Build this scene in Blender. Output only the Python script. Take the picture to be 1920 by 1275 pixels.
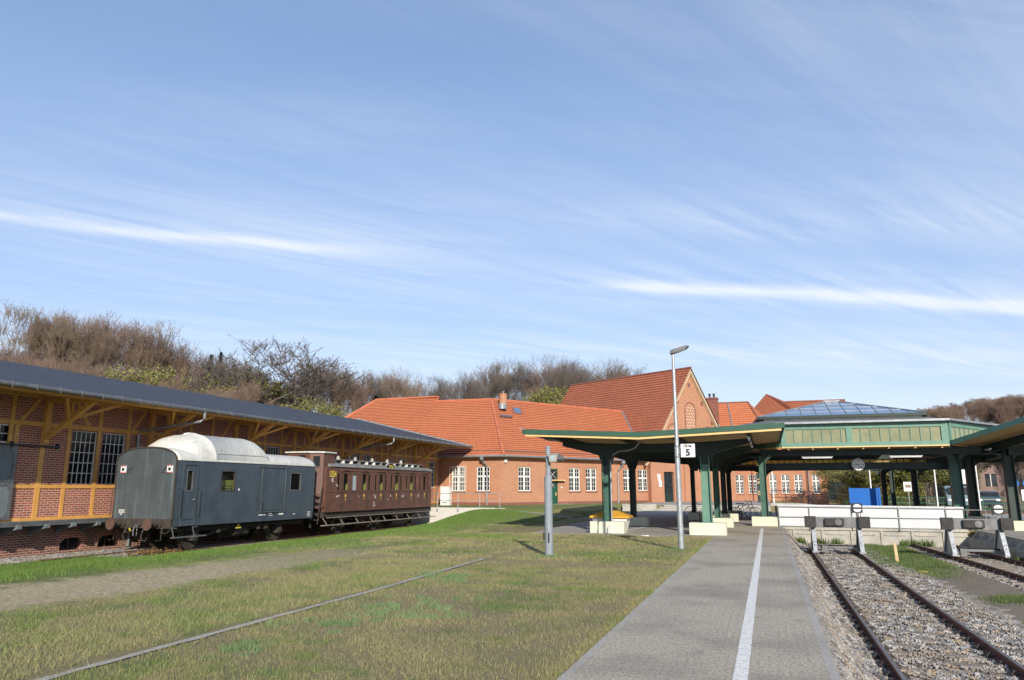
import bpy, bmesh, math, random
import numpy as np
from mathutils import Vector, Matrix
rad = math.radians
scene = bpy.context.scene
for o in list(bpy.data.objects): bpy.data.objects.remove(o, do_unlink=True)
COL = scene.collection
# ------------------------------------------------------------------ camera
cd = bpy.data.cameras.new('camera'); cam = bpy.data.objects.new('camera', cd); COL.objects.link(cam)
cam.location = (0, 0, 1.75); cam.rotation_euler = (rad(90+11.3), 0, rad(18.75))
cd.sensor_width = 36; cd.lens = 26.0; cd.clip_start = .05; cd.clip_end = 6000
scene.camera = cam
scene.view_settings.view_transform = 'Standard'; scene.view_settings.look = 'None'
scene.view_settings.gamma = 1; scene.view_settings.exposure = 0.42
# ------------------------------------------------------------------ sun and sky
SUN_EL, SUN_OFF = 24.5, 27.0          # elevation, degrees to the right of straight behind the camera's track
sd = Vector((math.sin(rad(SUN_OFF))*math.cos(rad(SUN_EL)), -math.cos(rad(SUN_OFF))*math.cos(rad(SUN_EL)), math.sin(rad(SUN_EL))))
sl = bpy.data.lights.new('sun', 'SUN'); sl.energy = 4.4; sl.angle = rad(.53); sl.color = (1, .91, .78)
so = bpy.data.objects.new('sun', sl); COL.objects.link(so); so.rotation_euler = sd.to_track_quat('Z', 'Y').to_euler()
world = bpy.data.worlds.new('World'); scene.world = world; world.use_nodes = True
def build_world():
    nt = world.node_tree; N = nt.nodes; L = nt.links; N.clear()
    out = N.new('ShaderNodeOutputWorld'); bg = N.new('ShaderNodeBackground'); bg.inputs['Strength'].default_value = .145
    sky = N.new('ShaderNodeTexSky'); sky.sky_type = 'NISHITA'; sky.sun_disc = False
    sky.sun_elevation = rad(SUN_EL); sky.sun_rotation = math.atan2(sd.x, sd.y)
    sky.altitude = 0; sky.air_density = 1.0; sky.dust_density = .3; sky.ozone_density = 1.3
    tc = N.new('ShaderNodeTexCoord'); sep = N.new('ShaderNodeSeparateXYZ'); L.new(tc.outputs['Generated'], sep.inputs[0])
    def M(op, a, b=None, c=None, clamp=False):
        n = N.new('ShaderNodeMath'); n.operation = op; n.use_clamp = clamp
        for i, v in enumerate((a, b, c)):
            if v is None: continue
            if isinstance(v, (int, float)): n.inputs[i].default_value = v
            else: L.new(v, n.inputs[i])
        return n.outputs[0]
    z = M('MAXIMUM', sep.outputs['Z'], .03)
    px = M('DIVIDE', sep.outputs['X'], z); py = M('DIVIDE', sep.outputs['Y'], z)
    comb = N.new('ShaderNodeCombineXYZ'); L.new(px, comb.inputs[0]); L.new(py, comb.inputs[1])
    def noise(ang, sx, sy, scale, det, rough=.55, dist=0.0, off=(0, 0, 0)):
        mp = N.new('ShaderNodeMapping'); mp.vector_type = 'TEXTURE'; mp.inputs['Rotation'].default_value = (0, 0, ang)
        mp.inputs['Scale'].default_value = (sx, sy, 1); mp.inputs['Location'].default_value = off
        L.new(comb.outputs[0], mp.inputs[0])
        n = N.new('ShaderNodeTexNoise'); n.inputs['Scale'].default_value = scale; n.inputs['Detail'].default_value = det
        n.inputs['Roughness'].default_value = rough; n.inputs['Distortion'].default_value = dist
        L.new(mp.outputs[0], n.inputs['Vector']); return n.outputs['Fac']
    def ramp(v, a, b):
        m = N.new('ShaderNodeMapRange'); m.interpolation_type = 'SMOOTHSTEP'; L.new(v, m.inputs[0])
        m.inputs[1].default_value = a; m.inputs[2].default_value = b; return m.outputs[0]
    warp = noise(.4, 1.5, 1.5, .8, 3, off=(5, 3, 0))
    fine = noise(rad(30), 9.0, .6, 2.0, 9, .68, .9)
    mid = noise(rad(34), 4.5, 1.6, .8, 7, .6, .7, (2, 1, 0))
    broad = noise(rad(40), 3.0, 1.6, .42, 5, .55, .4, (8, 2, 0))
    fib = noise(rad(58), 6.0, .6, 2.2, 8, .64, 1.2, (3, 3, 0))
    def band(x0, y0, x1, y1, w, soft, wv=.5):
        dx, dy = x1-x0, y1-y0; l = math.hypot(dx, dy); nx, ny = -dy/l, dx/l
        d = M('ADD', M('MULTIPLY', M('SUBTRACT', px, x0), nx), M('MULTIPLY', M('SUBTRACT', py, y0), ny))
        d = M('ADD', d, M('MULTIPLY', M('SUBTRACT', warp, .5), wv))
        t = M('DIVIDE', M('ADD', M('MULTIPLY', M('SUBTRACT', px, x0), dx/l), M('MULTIPLY', M('SUBTRACT', py, y0), dy/l)), l)
        e = M('POWER', 2.718, M('MULTIPLY', M('MULTIPLY', d, d), -1/(w*w)))
        ends = M('MULTIPLY', ramp(t, -soft, soft*.6), M('SUBTRACT', 1, ramp(t, 1-soft*.6, 1+soft)))
        return M('MULTIPLY', e, ends)
    bA = band(-3.9, .85, -1.75, 2.62, .075, .16, .5); bA2 = band(-3.6, .9, -1.5, 2.8, .36, .2, .5)
    bB = band(-.62, 3.62, 3.2, 5.75, .12, .08, .4); bB2 = band(-.7, 3.5, 3.2, 5.6, .42, .12, .6)
    bC = band(-.3, 2.75, 2.4, 3.5, .22, .3, .5); bD = band(-2.0, 4.8, 1.5, 6.6, .5, .3, .6)
    base = M('MULTIPLY', ramp(M('ADD', M('MULTIPLY', broad, .55), M('MULTIPLY', mid, .45)), .34, .66), ramp(M('ADD', M('MULTIPLY', fine, .5), M('MULTIPLY', fib, .5)), .25, .75))
    tot = M('MULTIPLY', base, .5)
    tot = M('ADD', tot, M('MULTIPLY', bA, M('ADD', .10, M('MULTIPLY', fine, .75))))
    tot = M('ADD', tot, M('MULTIPLY', bB, M('ADD', .15, M('MULTIPLY', fine, .85))))
    for b, k in ((bA2, .28), (bB2, .34), (bC, .3), (bD, .25)):
        tot = M('ADD', tot, M('MULTIPLY', b, M('MULTIPLY', ramp(fib, .3, .75), k)))
    veil = M('MULTIPLY', M('POWER', ramp(sep.outputs['Z'], 1.0, -.05), 1.4), .52)
    tot = M('MINIMUM', M('ADD', tot, M('MULTIPLY', ramp(sep.outputs['Z'], .24, .02), M('ADD', .12, M('MULTIPLY', broad, .55)))), .8)
    hs = N.new('ShaderNodeHueSaturation'); hs.inputs['Saturation'].default_value = 1.18; L.new(sky.outputs[0], hs.inputs['Color'])
    vl = N.new('ShaderNodeMix'); vl.data_type = 'RGBA'; L.new(veil, vl.inputs[0]); L.new(hs.outputs[0], vl.inputs['A']); vl.inputs['B'].default_value = (4.35, 4.95, 6.15, 1)
    gm = N.new('ShaderNodeGamma'); gm.inputs['Gamma'].default_value = .70; L.new(vl.outputs['Result'], gm.inputs['Color'])
    ml = N.new('ShaderNodeMix'); ml.data_type = 'RGBA'; ml.blend_type = 'MULTIPLY'; ml.inputs[0].default_value = 1; L.new(gm.outputs[0], ml.inputs['A']); ml.inputs['B'].default_value = (1.05, 1.18, 1.42, 1)
    cl = N.new('ShaderNodeMix'); cl.data_type = 'RGBA'; L.new(tot, cl.inputs['Factor'])
    L.new(ml.outputs['Result'], cl.inputs['A']); cl.inputs['B'].default_value = (4.9, 5.15, 5.5, 1)
    L.new(cl.outputs['Result'], bg.inputs['Color']); L.new(bg.outputs[0], out.inputs[0])
build_world()

# ------------------------------------------------------------------ materials
MATS = {}
def nm(name):
    m = bpy.data.materials.new(name); m.use_nodes = True; nt = m.node_tree
    b = nt.nodes['Principled BSDF']; MATS[name] = m; return m, nt, nt.nodes, nt.links, b
def tex_noise(N, L, vec, scale, det=4, rough=.6, dist=0):
    n = N.new('ShaderNodeTexNoise'); n.inputs['Scale'].default_value = scale; n.inputs['Detail'].default_value = det
    n.inputs['Roughness'].default_value = rough; n.inputs['Distortion'].default_value = dist
    L.new(vec, n.inputs['Vector']); return n.outputs['Fac']
def mapr(N, L, v, a, b, c=0., d=1.):
    m = N.new('ShaderNodeMapRange'); m.interpolation_type = 'SMOOTHSTEP'; L.new(v, m.inputs[0])
    for i, x in enumerate((a, b, c, d)): m.inputs[i+1].default_value = x
    return m.outputs[0]
def mixc(N, L, f, a, b, mode='MIX'):
    m = N.new('ShaderNodeMix'); m.data_type = 'RGBA'; m.blend_type = mode
    for k, v in (('Factor', f), ('A', a), ('B', b)):
        s = m.inputs[k] if k != 'Factor' else m.inputs[0]
        if isinstance(v, (int, float)): s.default_value = v
        elif isinstance(v, tuple): s.default_value = (*v, 1)[:4]
        else: L.new(v, s)
    return m.outputs['Result']
def wpos(N, scale=None, L=None):
    g = N.new('ShaderNodeNewGeometry').outputs['Position']
    if scale is None: return g
    mp = N.new('ShaderNodeMapping'); mp.inputs['Scale'].default_value = scale; L.new(g, mp.inputs[0]); return mp.outputs[0]
def bump(N, L, b, h, s, d=.02):
    n = N.new('ShaderNodeBump'); n.inputs['Strength'].default_value = s; n.inputs['Distance'].default_value = d
    L.new(h, n.inputs['Height']); L.new(n.outputs[0], b.inputs['Normal'])
def plain(name, c1, c2=None, sc=3., rough=.6, metal=0., bmp=.0, streak=None, sk=.5, spots=None, coat=0):
    """mottled paint / stone; streak = colour of vertical runs, spots = colour of chips and dirt"""
    m, nt, N, L, b = nm(name); g = wpos(N)
    if c2 is None: c2 = tuple(x*.72 for x in c1)
    n1 = tex_noise(N, L, g, sc, 6, .65); col = mixc(N, L, mapr(N, L, n1, .32, .68), c1, c2)
    if streak:
        st = tex_noise(N, L, wpos(N, (9, 9, .35), L), 1., 5, .6)
        col = mixc(N, L, mapr(N, L, st, .5, .78, 0, sk), col, streak)
    if spots:
        sp = tex_noise(N, L, g, sc*4.5, 5, .7)
        col = mixc(N, L, mapr(N, L, sp, .6, .7, 0, .8), col, spots)
    L.new(col, b.inputs['Base Color']); b.inputs['Roughness'].default_value = rough; b.inputs['Metallic'].default_value = metal
    if coat: b.inputs['Coat Weight'].default_value = coat
    if bmp: bump(N, L, b, tex_noise(N, L, g, sc*6, 5, .7), bmp)
    return m
def uvn(N): return N.new('ShaderNodeTexCoord').outputs['UV']
def brick(name, c1, c2, c3, mortar, bw=.26, rh=.083, ms=.011, bmp=.6, dirt=(.10, .06, .05), dk=.35):
    m, nt, N, L, b = nm(name); uv = uvn(N); g = wpos(N)
    t = N.new('ShaderNodeTexBrick'); t.offset = .5; L.new(uv, t.inputs['Vector'])
    for k, v in (('Scale', 1.), ('Mortar Size', ms), ('Mortar Smooth', .2), ('Bias', 0.), ('Brick Width', bw), ('Row Height', rh)): t.inputs[k].default_value = v
    t.inputs['Color1'].default_value = (*c1, 1); t.inputs['Color2'].default_value = (*c2, 1); t.inputs['Mortar'].default_value = (*mortar, 1)
    v = N.new('ShaderNodeTexVoronoi'); v.inputs['Scale'].default_value = 1
    mp = N.new('ShaderNodeMapping'); mp.inputs['Scale'].default_value = (1/bw, 1/rh, 1); L.new(uv, mp.inputs[0])
    wn = tex_noise(N, L, mp.outputs[0], .9, 1, .5)
    col = mixc(N, L, mapr(N, L, wn, .45, .72, 0, .7), t.outputs['Color'], c3)
    col = mixc(N, L, t.outputs['Fac'], col, mortar)
    big = tex_noise(N, L, g, .7, 5, .65)
    col = mixc(N, L, mapr(N, L, big, .48, .75, 0, dk), col, dirt)
    L.new(col, b.inputs['Base Color']); b.inputs['Roughness'].default_value = .88
    inv = N.new('ShaderNodeMath'); inv.operation = 'SUBTRACT'; inv.inputs[0].default_value = 1; L.new(t.outputs['Fac'], inv.inputs[1])
    bump(N, L, b, inv.outputs[0], bmp, .01)
    return m
def tiles(name, c1, c2, c3, joint, rh=.34, bw=.22):
    m, nt, N, L, b = nm(name); uv = uvn(N); g = wpos(N)
    t = N.new('ShaderNodeTexBrick'); t.offset = .5; L.new(uv, t.inputs['Vector'])
    for k, v in (('Scale', 1.), ('Mortar Size', .020), ('Mortar Smooth', .4), ('Bias', 0.), ('Brick Width', bw), ('Row Height', rh)): t.inputs[k].default_value = v
    t.inputs['Color1'].default_value = (*c1, 1); t.inputs['Color2'].default_value = (*c2, 1); t.inputs['Mortar'].default_value = (*joint, 1)
    n = tex_noise(N, L, g, .45, 7, .7); col = mixc(N, L, mapr(N, L, n, .42, .72, 0, .8), t.outputs['Color'], c3)
    n2 = tex_noise(N, L, g, 6, 4, .7); col = mixc(N, L, mapr(N, L, n2, .5, .75, 0, .35), col, tuple(x*.6 for x in c1))
    L.new(col, b.inputs['Base Color']); b.inputs['Roughness'].default_value = .72
    w = N.new('ShaderNodeTexWave'); w.bands_direction = 'X'; w.inputs['Scale'].default_value = 1/bw/3.1416*1.0; L.new(uv, w.inputs['Vector'])
    bump(N, L, b, w.outputs['Fac'], .35, .03)
    return m
def glassy(name, c, rough=.08, spec=.6, c2=None):
    m, nt, N, L, b = nm(name); g = wpos(N)
    n = tex_noise(N, L, g, 1.3, 4, .6)
    L.new(mixc(N, L, mapr(N, L, n, .35, .65), c, c2 or tuple(x*.5 for x in c)), b.inputs['Base Color'])
    b.inputs['Roughness'].default_value = rough; b.inputs['Specular IOR Level'].default_value = spec
    bump(N, L, b, tex_noise(N, L, g, 2.5, 3, .5), .06, .02)
    return m
def clearglass(name, tint, opac=.25, rough=.15):
    m, nt, N, L, b = nm(name)
    tr = N.new('ShaderNodeBsdfTransparent'); tr.inputs[0].default_value = (*tint, 1)
    mx = N.new('ShaderNodeMixShader'); mx.inputs[0].default_value = opac
    b.inputs['Base Color'].default_value = (.03, .03, .03, 1); b.inputs['Roughness'].default_value = rough
    L.new(tr.outputs[0], mx.inputs[1]); L.new(b.outputs[0], mx.inputs[2]); L.new(mx.outputs[0], N['Material Output'].inputs[0]); return m

brick('shed_brick', (.42, .105, .060), (.30, .072, .042), (.17, .050, .036), (.55, .43, .34), ms=.011)
brick('cellar_brick', (.26, .08, .05), (.18, .058, .038), (.10, .04, .03), (.42, .34, .28))
brick('station_brick', (.44, .140, .066), (.34, .10, .050), (.22, .08, .048), (.54, .39, .25), bw=.25, rh=.08, ms=.012, dirt=(.24, .09, .06), dk=.3)
brick('dark_brick', (.27, .085, .055), (.2, .06, .04), (.12, .05, .04), (.22, .16, .13), bw=.25, rh=.08, ms=.008)
tiles('roof_tile', (.60, .195, .080), (.52, .160, .065), (.43, .140, .062), (.24, .085, .042))
tiles('old_tile', (.40, .128, .062), (.33, .103, .050), (.27, .088, .046), (.15, .05, .032))
plain('tile_edge', (.21, .065, .035), (.15, .048, .026), 5, .9)  # dirty tile butts, coloured dark in place of shadow under each course
plain('ridge_tile', (.50, .15, .07), (.36, .11, .06), 2, .7)
plain('ochre', (.72, .38, .10), (.60, .30, .08), 4, .6, spots=(.24, .12, .04))
plain('slate', (.042, .048, .060), (.028, .032, .042), 1.1, .62, bmp=.15, spots=(.065, .07, .08))
plain('zinc', (.36, .38, .40), (.25, .27, .29), 3, .42, .55)
plain('grey_door', (.16, .19, .205), (.13, .155, .17), 3, .55)
plain('white_paint', (.78, .77, .73), (.68, .67, .63), 2, .5)
plain('curtain', (.62, .60, .50), (.42, .42, .36), 3, .8)
plain('concrete', (.44, .42, .37), (.31, .30, .27), 1.6, .9, bmp=.2, streak=(.2, .19, .16), sk=.5)
plain('white_concrete', (.62, .60, .56), (.50, .48, .44), 1.2, .85, bmp=.1, streak=(.30, .28, .24), sk=.55)
plain('cream_block', (.60, .60, .48), (.52, .52, .41), 1.5, .85, bmp=.1, spots=(.42, .42, .34))
plain('wagon_grey', (.056, .078, .098), (.040, .056, .073), 1.4, .42, spots=(.06, .078, .095), streak=(.095, .12, .14), sk=.4)
plain('wagon_front', (.072, .088, .096), (.052, .064, .072), 1.4, .5, streak=(.15, .18, .185), sk=.75)
plain('wagon_roof', (.60, .60, .56), (.50, .50, .46), 1.2, .6, streak=(.22, .20, .13), sk=.6, spots=(.40, .38, .30))
plain('coach_brown', (.130, .058, .040), (.090, .042, .031), 1.6, .5, streak=(.08, .04, .03), sk=.6, spots=(.17, .09, .07))
plain('coach_roof', (.20, .195, .18), (.12, .12, .11), 2, .8, spots=(.42, .41, .38))
plain('under_black', (.030, .026, .022), (.055, .042, .032), 4, .75, spots=(.11, .06, .035))
plain('rust', (.11, .058, .042), (.07, .042, .034), 5, .8, bmp=.2, spots=(.17, .10, .07))
plain('rail_rust', (.19, .075, .052), (.12, .052, .038), 7, .7, .2, bmp=.1)
plain('rail_top', (.24, .20, .18), (.15, .11, .095), 6, .38, .7)
plain('steel', (.20, .205, .21), (.13, .135, .14), 3, .5, .5, spots=(.26, .27, .27))
plain('galv', (.42, .44, .46), (.30, .32, .34), 9, .42, .5, spots=(.52, .54, .55))
plain('post_grey', (.235, .27, .30), (.19, .22, .245), 4, .5, streak=(.15, .17, .18), sk=.5)
plain('rubber', (.028, .027, .028), (.045, .043, .042), 6, .8)
plain('green_fascia', (.022, .085, .055), (.018, .07, .046), 1.4, .5)
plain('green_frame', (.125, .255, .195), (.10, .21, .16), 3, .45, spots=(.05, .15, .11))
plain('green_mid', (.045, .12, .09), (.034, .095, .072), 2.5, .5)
plain('green_dark', (.014, .034, .030), (.010, .024, .021), 2.5, .5)  # steel green with the dimness under the roofs darkened into its colour
plain('green_door', (.012, .085, .045), (.010, .07, .038), 3, .4)
plain('cream_trim', (.66, .47, .20), (.58, .41, .18), 3, .6)
plain('gable_trim', (.66, .56, .38), (.56, .47, .32), 3, .6)
plain('soffit', (.50, .345, .165), (.41, .275, .125), 2.2, .7)
plain('felt_roof', (.15, .155, .16), (.11, .115, .12), 1.3, .7)
plain('frosted', (.27, .28, .165), (.19, .195, .115), .9, .22)
plain('panel_white', (.60, .61, .63), (.54, .55, .57), .8, .35)
plain('black_metal', (.018, .018, .020), (.03, .03, .03), 5, .5)
plain('yellow_lid', (.62, .34, .04), (.52, .28, .03), 4, .45)
plain('blue_panel', (.003, .12, .47), (.003, .105, .42), 2, .4)
plain('sign_white', (.80, .80, .80), (.76, .76, .76), 4, .4)
plain('black_paint', (.010, .010, .010), (.012, .012, .012), 4, .5)
plain('yellow_paint', (.66, .52, .07), (.55, .42, .06), 8, .6)
plain('red_paint', (.45, .03, .03), (.35, .02, .02), 8, .6)
plain('wood_stake', (.60, .44, .24), (.5, .36, .2), 6, .8)
plain('sleeper', (.25, .21, .165), (.17, .145, .12), 6, .9, bmp=.3)
plain('car_paint', (.03, .045, .075), (.025, .035, .06), 2, .25)
plain('car_silver', (.16, .22, .26), (.13, .19, .22), 2, .3)
plain('tyre', (.02, .02, .02), (.03, .03, .03), 6, .8)
plain('interior_yellow', (.78, .76, .20), (.68, .66, .16), 2, .6)
plain('plaster_pink', (.25, .18, .16), (.20, .145, .13), 1, .9)
plain('plaster_white', (.50, .48, .44), (.40, .38, .35), 1, .9)
plain('bark', (.22, .19, .155), (.14, .12, .10), 2.5, .9, spots=(.17, .18, .13))
def twig_mat(name, a, b_, c):
    m, nt, N, L, b = nm(name); oi = N.new('ShaderNodeObjectInfo'); n = tex_noise(N, L, wpos(N), .35, 3, .6)
    col = mixc(N, L, oi.outputs['Random'], a, b_); col = mixc(N, L, mapr(N, L, n, .35, .7, 0, .7), col, c)
    L.new(col, b.inputs['Base Color']); b.inputs['Roughness'].default_value = .9
twig_mat('twig', (.215, .135, .11), (.265, .20, .135), (.15, .11, .09))
twig_mat('twig_grey', (.18, .14, .115), (.14, .115, .10), (.10, .085, .075))
plain('green_leaf', (.14, .165, .030), (.085, .11, .022), .6, .7)
plain('olive_leaf', (.20, .20, .045), (.13, .14, .03), .6, .7)
plain('yellow_leaf', (.50, .40, .02), (.40, .30, .02), .6, .7)
plain('conifer', (.022, .045, .020), (.035, .060, .028), .8, .8)
plain('weed', (.10, .145, .036), (.07, .105, .028), 5, .7)
plain('dead_leaf', (.26, .15, .035), (.15, .085, .03), 9, .8)
plain('mesh_green', (.03, .12, .085), (.025, .10, .07), 2, .7)
glassy('dark_glass', (.020, .022, .026), .12, .35)
glassy('window_glass', (.030, .036, .045), .05, .6)
glassy('sky_glass', (.09, .155, .26), .12, .9, (.12, .19, .30))
glassy('pale_pane', (.34, .42, .44), .2, .6, (.30, .38, .40))
clearglass('clear_tint', (.96, .88, .58), .18)
def translucent(name, c):
    m, nt, N, L, b = nm(name); t = N.new('ShaderNodeBsdfTranslucent'); t.inputs[0].default_value = (*c, 1); tr = N.new('ShaderNodeBsdfTransparent'); tr.inputs[0].default_value = (*c, 1)
    b.inputs['Base Color'].default_value = (*c, 1); mx = N.new('ShaderNodeMixShader'); mx.inputs[0].default_value = .75; m2 = N.new('ShaderNodeMixShader'); m2.inputs[0].default_value = .15
    L.new(tr.outputs[0], mx.inputs[1]); L.new(t.outputs[0], mx.inputs[2]); L.new(mx.outputs[0], m2.inputs[1]); L.new(b.outputs[0], m2.inputs[2]); L.new(m2.outputs[0], N['Material Output'].inputs[0])
translucent('tinted_pane', (.92, .80, .42))
clearglass('wagon_glass', (.80, .85, .85), .18, .05)
clearglass('house_glass', (.85, .88, .88), .14, .03)

def ground_mat():
    m, nt, N, L, b = nm('lawn_ground'); g = wpos(N)
    s = N.new('ShaderNodeSeparateXYZ'); L.new(g, s.inputs[0])
    big = tex_noise(N, L, g, .35, 5, .6, .6); midn = tex_noise(N, L, g, 1.5, 8, .78); fine = mapr(N, L, tex_noise(N, L, g, 26, 6, .8), .36, .64)
    green = mixc(N, L, fine, (.095, .145, .028), (.20, .24, .060))
    dry = mixc(N, L, fine, (.185, .150, .072), (.40, .33, .18))
    soil = mixc(N, L, mapr(N, L, tex_noise(N, L, g, 9, 7, .8), .36, .62), (.30, .25, .14), (.72, .60, .42))
    mm = N.new('ShaderNodeMath'); mm.operation = 'ADD'; L.new(big, mm.inputs[0]); L.new(midn, mm.inputs[1])
    # mown lawn by the platform is drier, the strip by the wagons stays green
    far = mapr(N, L, s.outputs['X'], -19.5, -9.0, -.30, .15)
    farn = N.new('ShaderNodeMath'); farn.operation = 'ADD'; L.new(mm.outputs[0], farn.inputs[0]); L.new(far, farn.inputs[1])
    f = mapr(N, L, farn.outputs[0], .94, 1.20, 0, .9)
    col = mixc(N, L, f, green, dry)
    # worn track beside the wagons
    w = N.new('ShaderNodeMath'); w.operation = 'MULTIPLY_ADD'; L.new(s.outputs['Y'], w.inputs[0]); w.inputs[1].default_value = -.045; w.inputs[2].default_value = 0
    d = N.new('ShaderNodeMath'); d.operation = 'ADD'; L.new(s.outputs['X'], d.inputs[0]); L.new(w.outputs[0], d.inputs[1])
    d2 = N.new('ShaderNodeMath'); d2.operation = 'ADD'; L.new(d.outputs[0], d2.inputs[0]); d2.inputs[1].default_value = 12.2
    dn = N.new('ShaderNodeMath'); dn.operation = 'MULTIPLY_ADD'; L.new(midn, dn.inputs[0]); dn.inputs[1].default_value = 3.4; dn.inputs[2].default_value = -1.7
    d3 = N.new('ShaderNodeMath'); d3.operation = 'ADD'; L.new(d2.outputs[0], d3.inputs[0]); L.new(dn.outputs[0], d3.inputs[1])
    ab = N.new('ShaderNodeMath'); ab.operation = 'ABSOLUTE'; L.new(d3.outputs[0], ab.inputs[0])
    pth = mapr(N, L, ab.outputs[0], 1.7, .9)
    yf = mapr(N, L, s.outputs['Y'], 23, 12); pm = N.new('ShaderNodeMath'); pm.operation = 'MULTIPLY'; L.new(pth, pm.inputs[0]); L.new(yf, pm.inputs[1])
    pk = N.new('ShaderNodeMath'); pk.operation = 'MULTIPLY'; L.new(pm.outputs[0], pk.inputs[0]); pk.inputs[1].default_value = .92
    col = mixc(N, L, pk.outputs[0], col, soil)
    L.new(col, b.inputs['Base Color']); b.inputs['Roughness'].default_value = .95
    bump(N, L, b, fine, .8, .04)
ground_mat()
def blade_mat(name, a, b_, c):
    m, nt, N, L, b = nm(name); g = wpos(N)
    n1 = tex_noise(N, L, g, .35, 5, .6, .6); n2 = tex_noise(N, L, g, 1.5, 8, .78); n3 = tex_noise(N, L, g, 60, 2, .5)
    s = N.new('ShaderNodeSeparateXYZ'); L.new(g, s.inputs[0])
    mm = N.new('ShaderNodeMath'); mm.operation = 'ADD'; L.new(n1, mm.inputs[0]); L.new(n2, mm.inputs[1])
    far = mapr(N, L, s.outputs['X'], -19.5, -9.0, -.30, .15)
    fa = N.new('ShaderNodeMath'); fa.operation = 'ADD'; L.new(mm.outputs[0], fa.inputs[0]); L.new(far, fa.inputs[1])
    col = mixc(N, L, mapr(N, L, fa.outputs[0], .94, 1.20, 0, .9), a, b_); col = mixc(N, L, mapr(N, L, n3, .5, .75, 0, .6), col, c)
    L.new(col, b.inputs['Base Color']); b.inputs['Roughness'].default_value = .7
blade_mat('blade', (.11, .175, .030), (.25, .215, .105), (.24, .28, .090))
blade_mat('lush', (.085, .155, .020), (.11, .165, .028), (.15, .20, .045))
blade_mat('pale_blade', (.17, .22, .065), (.26, .25, .11), (.15, .20, .05))
plain('tuft', (.15, .225, .10), (.10, .165, .06), 5, .7)
def stone_mat(name, pal, sc):
    m, nt, N, L, b = nm(name); g = wpos(N)
    v = N.new('ShaderNodeTexVoronoi'); v.inputs['Scale'].default_value = sc; L.new(g, v.inputs['Vector'])
    cr = N.new('ShaderNodeValToRGB'); cr.color_ramp.interpolation = 'CONSTANT'
    sp = N.new('ShaderNodeSeparateColor'); L.new(v.outputs['Color'], sp.inputs[0]); L.new(sp.outputs[0], cr.inputs[0])
    el = cr.color_ramp.elements; el[0].color = (*pal[0], 1); el[0].position = 0; el[1].position = 1/len(pal); el[1].color = (*pal[1], 1)
    for i in range(2, len(pal)): e = el.new(i/len(pal)); e.color = (*pal[i], 1)
    n = tex_noise(N, L, g, 1.2, 4, .6); col = mixc(N, L, mapr(N, L, n, .42, .7, 0, .55), cr.outputs[0], (.23, .175, .12))
    L.new(col, b.inputs['Base Color']); b.inputs['Roughness'].default_value = .9
    bump(N, L, b, v.outputs['Distance'], .8, .03); return m
stone_mat('ballast', [(0.30, 0.28, 0.25), (0.20, 0.185, 0.165), (0.38, 0.36, 0.33), (0.11, 0.10, 0.095), (0.32, 0.26, 0.19), (0.25, 0.24, 0.23)], 22)
stone_mat('ballast_stone', [(0.30, 0.285, 0.265), (0.19, 0.18, 0.17), (0.43, 0.42, 0.40), (0.10, 0.095, 0.095), (0.30, 0.24, 0.175), (0.24, 0.24, 0.25), (0.37, 0.35, 0.33)], 9)
stone_mat('gravel', [(0.198, 0.165, 0.127), (0.132, 0.11, 0.083), (0.251, 0.207, 0.16), (0.172, 0.14, 0.11)], 60)
def asphalt(name, c1, c2, c3, pave=True):
    m, nt, N, L, b = nm(name); g = wpos(N)
    f = tex_noise(N, L, g, 26, 6, .85); mdn = tex_noise(N, L, wpos(N, (1, 2.2, 1), L), 6.5, 8, .8); big = tex_noise(N, L, g, .5, 4, .6)
    col = mixc(N, L, mapr(N, L, f, .38, .62), c1, c2); col = mixc(N, L, mapr(N, L, mdn, .5, .75, 0, .55), col, c3)
    col = mixc(N, L, mapr(N, L, big, .42, .66, 0, .5), col, tuple(x*.72 for x in c1)); st = tex_noise(N, L, g, 1.4, 7, .8); col = mixc(N, L, mapr(N, L, st, .58, .66, 0, .45), col, (.12, .11, .085))
    if pave:
        t = N.new('ShaderNodeTexBrick'); t.offset = .5; L.new(g, t.inputs['Vector'])
        for k, v in (('Scale', 1.), ('Mortar Size', .007), ('Brick Width', .2), ('Row Height', .165)): t.inputs[k].default_value = v
        col = mixc(N, L, mapr(N, L, t.outputs['Fac'], 0, 1, 0, .28), col, (.10, .095, .088))
    L.new(col, b.inputs['Base Color']); b.inputs['Roughness'].default_value = .85
    bump(N, L, b, f, .5, .01); return m
asphalt('platform_paving', (.205, .183, .145), (.49, .44, .355), (.19, .168, .133))
asphalt('slab_paving', (.27, .255, .235), (.33, .315, .29), (.22, .21, .19), False)
asphalt('road_asphalt', (.16, .16, .16), (.2, .2, .2), (.13, .13, .13), False)
asphalt('verge', (.20, .175, .14), (.42, .39, .34), (.17, .15, .12), False)
asphalt('edge_strip', (.27, .255, .23), (.40, .38, .35), (.19, .175, .15), False)
plain('line_paint', (.76, .75, .72), (.50, .49, .47), 22, .7, spots=(.26, .25, .24))
def flower(): pass
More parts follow.
